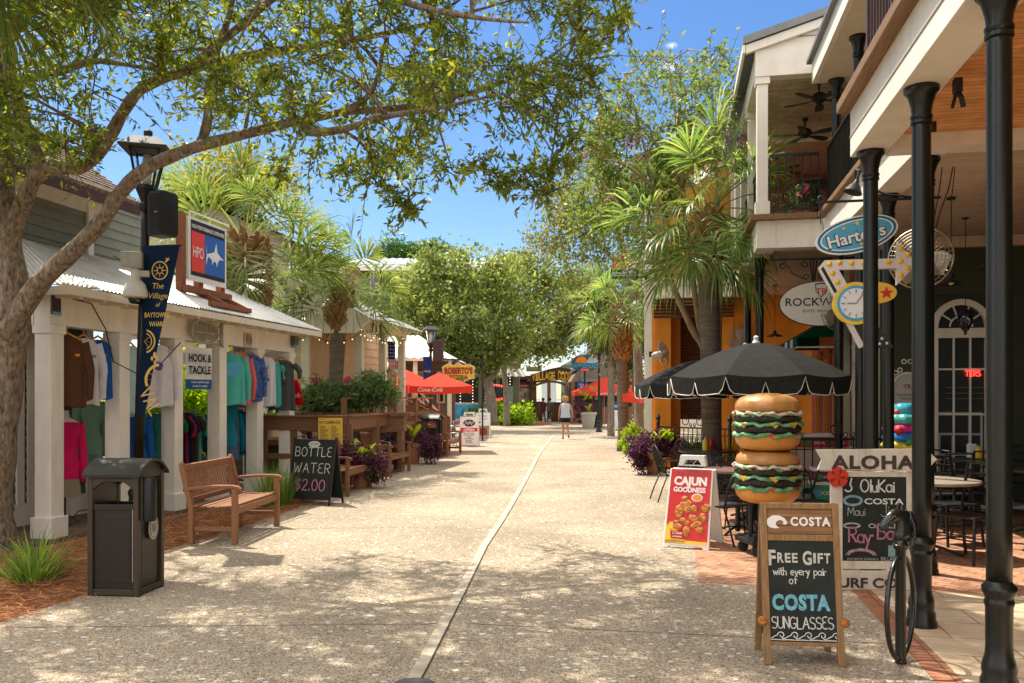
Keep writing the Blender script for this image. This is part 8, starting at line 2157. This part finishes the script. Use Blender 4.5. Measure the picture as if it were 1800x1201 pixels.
for px,m_ in((1055,BLUE),(1075,BLUE),(1095,RED)):world_part(B5,MB().b2((xx(px,d)-.3,d-.2,2.15),(xx(px,d)+.3,d-.14,2.5)),'beer_sign',m_)
c=A(1028,640,49);K=49/F
o=thing('shop_sign','fish bar sign with an orange sun, grey shark and blue letters','sign',c)
MB().prism([(-24*K,-6*K)]+[(26*K*math.cos(R(a_))*.9,4*K+12*K*math.sin(R(a_)))for a_ in range(180,-1,-15)]+[(24*K,-6*K),(10*K,-13*K),(-10*K,-13*K)],-.03,.06).build('board',mat('sign navy',(.03,.12,.22),.5),o)
MB().prism([(-6*K+11*K*math.cos(R(a_)),2*K+11*K*math.sin(R(a_)))for a_ in range(0,181,12)],-.07,-.035).build('sun',ORNG,o)
MB().prism([(2*K,2*K),(8*K,12*K),(12*K,13*K),(13*K,18*K),(16*K,13*K),(22*K,10*K),(25*K,4*K),(14*K,1*K)],-.1,-.075).build('shark',mat('shark grey',(.4,.5,.55),.5,.3,4),o)
MB().text('HAMMERHEADS',.42,T(0,-.11,-.24),bold=.03,width=1.55,depth=.01).build('lettering',SKYB,o)
MB().prism(ell(9*K,3*K,20,0,-10*K),-.06,-.035).build('red_band',RED,o);MB().text('BAR & GRILL',.1,T(0,-.07,-.37),width=.45).build('band_lettering',PW,o)
MB().b2((-.05,.07,-3.5),(.05,.17,.4)).build('support_post',BLACKM,o)
c=A(1024,678,50);o=thing('shop_sign','small blue rectangular sign with white script below the fish bar sign','sign',c)
MB().b2((-.3,-.03,-.2),(.3,.03,.2)).build('board',BLUE,o);MB().text('Oyster',.2,T(0,-.035,.0),shear=.2,width=.45).text('Bar',.15,T(0,-.035,-.15),width=.25).build('lettering',PW,o)
c=A(806,657,32);K=32/F
o=thing('shop_sign',"large yellow shield sign reading Roberto's Pizzeria",'sign',c)
sh=[(-29,12),(-20,17),(-8,15),(0,20),(8,15),(20,17),(29,12),(27,0),(28,-8),(14,-12),(8,-17),(-8,-17),(-14,-12),(-28,-8),(-27,0)]
MB().prism([(x*K,z*K)for x,z in sh],-.05,.05).build('board',mat('sign cream edge',(.6,.55,.4),.5),o)
MB().prism([(x*K*.94,z*K*.92)for x,z in sh],-.06,-.0505).build('panel',mat('pizza yellow',(.7,.4,.04),.45,.35,2),o)
MB().text("ROBERTO'S",.32,T(0,-.065,.0),bold=.05,width=1.06,depth=.012).build('lettering',mat('pizza red',(.3,.03,.015),.5),o)
MB().text('PIZZERIA',.21,T(0,-.065,-.21),bold=.03,width=.7,depth=.008).build('lower_lettering',mat('pizza brown',(.09,.04,.015),.5),o)
MB().prism([(x*K*.36,z*K*.3-.28)for x,z in sh],-.07,-.061).build('crest',mat('sign olive',(.18,.2,.06)),o)
MB().bar((-.7,0,.52),(.9,0,.52),.05,.06).tube([(-.4,0,.5),(-.4,0,.38)],.02,6).tube([(.4,0,.5),(.4,0,.38)],.02,6).bar((.9,0,.52),(.9,0,-2.6),.06,.06).build('hanger_post',BLACKM,o)
d=58;K=d/F
Gt=thing('entrance_gate','rustic entrance gate with arched VILLAGE DOOR letters across the end of the street','gate',Vector((xx(970,d),d,0)))
X=lambda px:(px-970)*K
for px in(938,1000):MB().b2((X(px)-.2,.15,0),(X(px)+.2,.5,3.2)).build('post',mat('gate timber',(.16,.085,.04),.7,.3,4),Gt)
mb=MB()
for i in range(12):
 a0,a1=i/12,(i+1)/12
 f=lambda t_:(X(936)+(X(1002)-X(936))*t_,2.35+.35*math.sin(math.pi*t_))
 mb.bar((f(a0)[0],0,f(a0)[1]),(f(a1)[0],0,f(a1)[1]),.1,.16)
mb.build('arch',mat('gate timber',()),Gt)
MB().prism([(X(936),2.55),(X(968),2.8),(X(1002),2.75),(X(1003),3.55),(X(985),3.7),(X(965),3.55),(X(936),3.2)],.02,.08).build('sign_board',mat('gate board dark',(.06,.03,.02),.7,.3),Gt)
mb=MB();tx='VILLAGE DOOR';n=len(tx)
for i,ch in enumerate(tx):
 if ch==' ':continue
 t_=(i+.5)/n;mb.text(ch,.72+.14*(t_>.6),T(X(935)+(X(1004)-X(935))*t_,-.02,2.72+.12*math.sin(math.pi*t_)),bold=.04,width=.17 if ch=='I' else .24,depth=.04)
mb.build('lettering',mat('gate gold letters',(.78,.4,.04),.45,.4,1.5),Gt)
MB().text('BAYTOWNE',.22,T(X(940),-.02,3.42),width=1.0,depth=.02).b2((X(925),-.01,3.38),(X(952),.01,3.7)).build('upper_board',mat('gate grey board',(.3,.25,.18),.7),Gt)
for px,w,h,l in((925,14,1.3,'leftmost'),(947,12,1.35,'second'),(978,16,1.3,'rightmost')):
 v=Vector((xx(px,57.4),57.4,0));o=thing('bar_counter',l+' timber counter at the end of the street by the gate','counter',v,0,'counters at the gate')
 MB().b2((-w*K/2,0,0),(w*K/2,.5,h-.06)).build('body',DECK,o);MB().b2((-w*K/2-.05,-.05,h-.06),(w*K/2+.05,.55,h)).build('countertop',mat('gate timber',()),o)
v=Vector((xx(921,58.5),58.5,0))
o=thing('kiosk','red ticket kiosk with posters left of the gate','kiosk',v)
MB().b2((-.55,0,0),(.55,1,2.6)).build('body',mat('kiosk red',(.35,.015,.012),.5,.1),o);MB().b2((-.45,-.03,1.2),(.42,-.005,2.25)).build('poster',mat('kiosk poster',(.4,.3,.2),.6,.8,4),o);MB().b2((-.6,-.05,2.6),(.6,1.05,2.72)).build('cap',BLACKM,o);MB().text('TICKETS',.16,T(0,-.006,2.35),width=.7).build('lettering',PW,o)
o=Bld('pergola_building','open timber pavilion behind the entrance gate','building',66,-10)
world_part(o,MB().b2((xx(880,64),64,3.0),(xx(1000,64),68,3.25)),'roof',mat('pavilion brown',(.07,.045,.03),.7,.3))
for px in(890,930,965,998):world_part(o,MB().b2((xx(px,64)-.12,64,0),(xx(px,64)+.12,64.3,3)),'post',mat('gate timber',()))
world_part(o,MB().b2((xx(880,67),67,0),(xx(940,67),67.2,3)),'back_wall',mat('arcade dark',()))
world_part(o,MB().b2((xx(930,66),66,0),(xx(1000,66),66.1,.9)),'railing',PW)
for px,w_,h_,m_,l in((965,26,3.6,(.45,.45,.42),'pale boathouse glimpsed beyond the gate'),(1010,40,5.0,(.12,.16,.07),'dark green shed behind the bar, right of the gap of sky')):
 o=Bld('shed',l,'shed',88,px*.01)
 world_part(o,MB().b2((xx(px-w_/2,90),90,0),(xx(px+w_/2,90),94,h_)),'wall',mat('shed '+l[:9],m_,.7,.15))
 world_part(o,MB().prism([(xx(px-w_/2-2,90),h_),(xx(px+w_/2+2,90),h_),(xx(px,90),h_+.7)],89.8,94.2),'roof',ROOFM)
kind(MB().lathe([(3.4,0),(3.2,.12),(2.2,.3),(0,.38)],26,(xx(872,51),51,-.01),sx=1.0,sy=.45).build('mulch_mound',MULCH))
for i,(px,d,r_)in enumerate(((842,50,.6),(868,50,.9),(885,49.5,.8),(905,49.5,.85),(826,51,.6),(808,51.2,.55))):
 l=['low green shrub between the mural wall and the forked oak','tall lime green shrub right beside the forked oak trunk','lime shrub in the middle of the mulch island','rightmost lime shrub of the mulch island, near the red kiosk','green shrub peeping over the right end of the mural wall','green shrub peeping over the middle of the mural wall'][i]
 bush('shrub',l,Vector((xx(px,d),d,.1)),[((0,0,r_*.75),(r_,r_*.8,r_*.6)),((r_*.6,0,r_*.5),(r_*.6,r_*.6,r_*.5))],BRL if i in(1,2,3)else BUSHL,80+i,.22,.12,24,26,.3,group='shrubs on the mulch island')
street_lamp('black lamp post on the right before the red umbrellas, far down the street',Vector((xx(1053,40),40,0)),4.4,R(25))
square_umbrella('left red umbrella outside the timber bar on the right',Vector((xx(1062,47),47,0)),2.1,1.95,2.75,R(10),'red umbrellas on the right')
square_umbrella('right red umbrella outside the timber bar, behind the palm trunk',Vector((xx(1103,47),47,0)),2.0,1.95,2.7,R(0),'red umbrellas on the right')
p=G(1080,757)
o=thing('menu_board','tall white menu board with a blue heading on the right side of the street','sign',p,R(3))
MB().b2((-.36,0,.0),(.36,.06,1.42)).build('frame',mat('board navy',(.03,.05,.1),.5),o);MB().b2((-.31,-.008,.05),(.31,-.001,1.0)).build('menu_sheet',mat('menu white',(.72,.73,.74),.5,.03),o)
MB().prism(ell(.27,.12,24,0,1.2),-.01,-.001).build('heading_oval',BLUE,o);MB().text('MENU',.12,T(0,-.011,1.15),bold=.02,width=.36).build('heading_lettering',PW,o)
mb=MB();rr=random.Random(3)
for k in range(18):mb.b2((-.25,-.01,.9-k*.045),(-.25+rr.uniform(.25,.5),-.0085,.912-k*.045))
mb.build('printed_text',mat('menu grey print',(.25,.25,.27)),o)
p=G(1098,757)
o=thing('bollard','short black bollard with a ball top beside the white menu board','bollard',p);MB().lathe([(.1,0),(.1,.1),(.06,.14),(.06,.9),(.1,.95),(.1,1.0),(.05,1.04),(.09,1.12),(.06,1.2),(0,1.22)],14).build('post',BLACKM,o,True,auto=50);MB().lathe([(.13,0),(.13,.05),(0,.05)],14).build('base',BLACKM,o)
p=G(1050,752)
o=thing('chalkboard','dark chalkboard leaning beside the pale stone pot','sign',p,R(-5));MB().b2((-.25,0,0),(.25,.05,1.5)).build('board',CHALK,o);MB().b2((-.29,-.01,0),(-.25,.06,1.55)).b2((.25,-.01,0),(.29,.06,1.55)).build('frame',DECK,o)
o=thing('neon_sign','round red neon barber style ring sign beside the forked oak','neon sign',A(871,690,49),0)
mb=MB()
for z in(.36,-.36):
 for i in range(6):mb.ball((-.35+i*.14,0,z+(.06*math.sin(math.pi*i/5)*(1 if z>0 else-1))),.06,8)
mb.build('bulbs',NEON,o);MB().lathe([(.38,-.3),(.42,0),(.38,.3)],18).build('drum',BLACKM,o)
MB().tube([(0,0,-.4),(0,0,-1.4)],.06,8).build('post',BLACKM,o)
o=thing('string_lights','strings of tiny warm bulbs in front of the far arcade','string lights',A(850,690,51.5),0)
mb=MB();cb_=MB()
for k in range(5):
 x=-1.4+k*.75;cb_.tube([(x,0,.9),(x,0,-.9)],.008,4)
 for i in range(10):mb.ball((x,-.02,.85-i*.18),.03,6)
mb.build('bulbs',mat('warm bulb glow',()),o);cb_.build('cable',BLACKM,o)
# people
SKN=mat('tanned skin',(.42,.2,.12),.55,.08,20)
def skin_body(name,joints,edges,m,parent,sub=2):
 me=bpy.data.meshes.new(name);names=list(joints)
 me.from_pydata([joints[k][0]for k in names],[(names.index(a_),names.index(b_))for a_,b_ in edges],[])
 o=bpy.data.objects.new(name,me);COL.objects.link(o)
 if parent is not None:o.parent=parent
 sk=o.modifiers.new('skin','SKIN');sk.use_smooth_shade=True
 for i,k in enumerate(names):
  r_=joints[k][1];me.skin_vertices[0].data[i].radius=r_ if isinstance(r_,tuple)else(r_,r_)
  me.skin_vertices[0].data[i].use_root=(i==0)
 ss=o.modifiers.new('sub','SUBSURF');ss.levels=sub;ss.render_levels=sub
 me.materials.append(m);return o
p=G(994,772)
wo=thing('person','person in a pale blue sleeveless top and dark shorts walking away down the street','person',p,R(3))
J={'pelvis':((0,0,.9),(.135,.1)),'waist':((0,.0,1.06),(.115,.085)),'chest':((0,.01,1.24),(.14,.1)),'neckb':((0,.0,1.40),(.07,.06)),'neck':((0,.01,1.46),.045),'head':((0,.03,1.56),(.075,.085)),'crown':((0,.03,1.63),(.06,.07)),'shl':((-.17,0,1.36),.05),'ell':((-.24,-.02,1.1),.036),'wrl':((-.25,.1,.88),.025),'hal':((-.25,.13,.80),(.018,.035)),'shr':((.17,0,1.36),.05),'elr':((.25,-.06,1.1),.036),'wrr':((.26,-.02,.87),.025),'har':((.26,.0,.79),(.018,.035)),'hil':((-.085,0,.83),.09),'knl':((-.09,.06,.47),.055),'cal':((-.09,.03,.33),.05),'anl':((-.095,-.02,.09),.032),'tol':((-.1,.12,.03),.03),'hir':((.085,0,.83),.09),'knr':((.08,.02,.48),.055),'car':((.085,-.12,.36),.05),'anr':((.09,-.3,.2),.032),'tor':((.09,-.26,.05),.028)}
E=[('pelvis','waist'),('waist','chest'),('chest','neckb'),('neckb','neck'),('neck','head'),('head','crown'),('chest','shl'),('shl','ell'),('ell','wrl'),('wrl','hal'),('chest','shr'),('shr','elr'),('elr','wrr'),('wrr','har'),('pelvis','hil'),('hil','knl'),('knl','cal'),('cal','anl'),('anl','tol'),('pelvis','hir'),('hir','knr'),('knr','car'),('car','anr'),('anr','tor')]
skin_body('body',J,E,SKN,wo)
for sx,hx in((-1,(-.25,.14,.78)),(1,(.26,.01,.77))):
 mb=MB()
 for k in range(4):mb.tube([(hx[0]+sx*.004,hx[1]-.03+k*.018,hx[2]),(hx[0],hx[1]-.03+k*.019,hx[2]-.045),(hx[0]-sx*.012,hx[1]-.028+k*.018,hx[2]-.07+.008*abs(k-1.5))],[.009,.008,.006],6)
 mb.tube([(hx[0],hx[1]+.03,hx[2]+.035),(hx[0]-sx*.02,hx[1]+.05,hx[2]-.005)],[.009,.007],6)
 mb.build('fingers',SKN,wo,True)
TOPB=cloth('pale blue top',(.5,.56,.66))
rg_=[[(w*math.cos(a_),.0+dd*math.sin(a_)*(1+.06*math.sin(5*a_+z*9)),z)for a_ in[2*math.pi*j/22 for j in range(22)]]for z,w,dd in((.84,.2,.155),(.95,.19,.15),(1.08,.175,.135),(1.22,.19,.14),(1.34,.175,.12),(1.41,.11,.085))]
MB().loft(rg_,cap=False).build('top',TOPB,wo,True)
SHO=cloth('dark shorts',(.015,.02,.035))
mb=MB().loft([[(w*math.cos(a_),dd*math.sin(a_),z)for a_ in[2*math.pi*j/20 for j in range(20)]]for z,w,dd in((.76,.19,.14),(.86,.19,.145),(.96,.17,.13))])
for sx,y0 in((-1,.03),(1,.01)):mb.loft([[(sx*.09+w*math.cos(a_),y+w*1.1*math.sin(a_),z)for a_ in[2*math.pi*j/16 for j in range(16)]]for z,w,y in((.66,.1,y0),(.8,.105,0))])
mb.build('shorts',SHO,wo,True)
mb=MB().ball((0,.015,1.585),.105,18,1,1.05,1.05)
for i in range(60):
 a_=i*2.4;z=1.5+.17*(i/60);r_=.1*math.cos((z-1.58)*6);mb.ball((r_*math.cos(a_),.015+r_*math.sin(a_),z),.028,6)
mb.build('hair',mat('short blond hair',(.45,.25,.09),.7,.4,40,.6,60),wo,True)
for sx,q in((-1,(-.098,.06,.035)),(1,(.09,-.285,.1))):MB().ball(q,.055,12,.8,2.0,.55).build('shoe',mat('dark shoe',(.04,.035,.03),.6),wo,True)
MB().ball((0,.125,1.56),.02,8).build('nose',SKN,wo,True)
def seated(label,px,d,shirt_m,rz):
 o=thing('person',label,'person',Vector((xx(px,d),d,0)),rz)
 J={'pelvis':((0,0,.78),(.15,.12)),'waist':((0,.0,.95),(.14,.1)),'chest':((0,.03,1.15),(.16,.11)),'neck':((0,.04,1.34),.055),'head':((0,.08,1.45),(.085,.095)),'crown':((0,.08,1.52),.07),'shl':((-.19,.03,1.26),.055),'ell':((-.24,.12,1.02),.042),'hal':((-.14,.36,1.02),.03),'shr':((.19,.03,1.26),.055),'elr':((.24,.12,1.02),.042),'har':((.14,.36,1.02),.03),'hil':((-.1,.06,.76),.09),'knl':((-.12,.46,.78),.065),'anl':((-.12,.42,.38),.04),'tol':((-.12,.54,.33),.035),'hir':((.1,.06,.76),.09),'knr':((.12,.46,.78),.065),'anr':((.12,.42,.38),.04),'tor':((.12,.54,.33),.035)}
 E=[('pelvis','waist'),('waist','chest'),('chest','neck'),('neck','head'),('head','crown'),('chest','shl'),('shl','ell'),('ell','hal'),('chest','shr'),('shr','elr'),('elr','har'),('pelvis','hil'),('hil','knl'),('knl','anl'),('anl','tol'),('pelvis','hir'),('hir','knr'),('knr','anr'),('anr','tor')]
 skin_body('body',J,E,SKN,o,1)
 MB().loft([[(w*math.cos(a_),yy+dd*math.sin(a_),z)for a_ in[2*math.pi*j/16 for j in range(16)]]for z,w,dd,yy in((.74,.2,.16,0),(.95,.18,.14,.01),(1.15,.22,.15,.03),(1.28,.2,.12,.03),(1.33,.09,.08,.04))],cap=False).build('shirt',shirt_m,o,True)
 MB().ball((0,.065,1.49),.11,12).build('hair',mat('dark hair',(.03,.02,.015),.7),o,True)
 st=thing('bar_stool','bar stool under the person in '+label.split(' in ')[1].split(' at')[0],'stool',Vector((xx(px,d),d,0)),rz,'bar stools at the gate')
 MB().lathe([(0,.64),(.19,.64),(.2,.67),(0,.69)],14).build('seat',DECK,st)
 for a_ in(45,135,225,315):MB().tube([(.1*math.cos(R(a_)),.1*math.sin(R(a_)),.64),(.19*math.cos(R(a_)),.19*math.sin(R(a_)),0)],.018,6).build('leg',BLACKM,st)
seated('seated person in a maroon shirt at the far counter',955,56.6,cloth('maroon shirt',(.13,.04,.05)),R(10))
seated('seated person in a grey shirt at the far counter, right of the other one',966,56.3,cloth('grey shirt',(.14,.13,.14)),R(-15))
o=metal_chair('black iron chair upstairs near the right end of the balcony',ST(14.2,2.6,4.32),R(120),IRC,'iron chairs on the balcony')
dup(o,ST(14.6,2.0,4.32),R(-40),'black iron chair upstairs in the middle of the balcony')
round_table('small round iron table upstairs between the two balcony chairs',ST(14.1,2.2,4.32),.35,.7,IRC,IRC)
o=thing('flower_pot','pink flowering pot plant upstairs behind the balcony railing','potted plant',ST(13.9,1.95,4.32))
pot(o,.14,.26);r_=np.random.default_rng(91)
scatter_crown('foliage',[((0,0,.42),(.26,.22,.2))],BUSHL,o,r_,16,40,.1,.07,.03,.3);scatter_crown('blossoms',[((0,-.05,.58),(.14,.12,.08))],leafmat('pink petals',(.6,.1,.3),(.7,.2,.4),(.8,.4,.5),.3),o,r_,6,30,.05,.05,.04,.2)
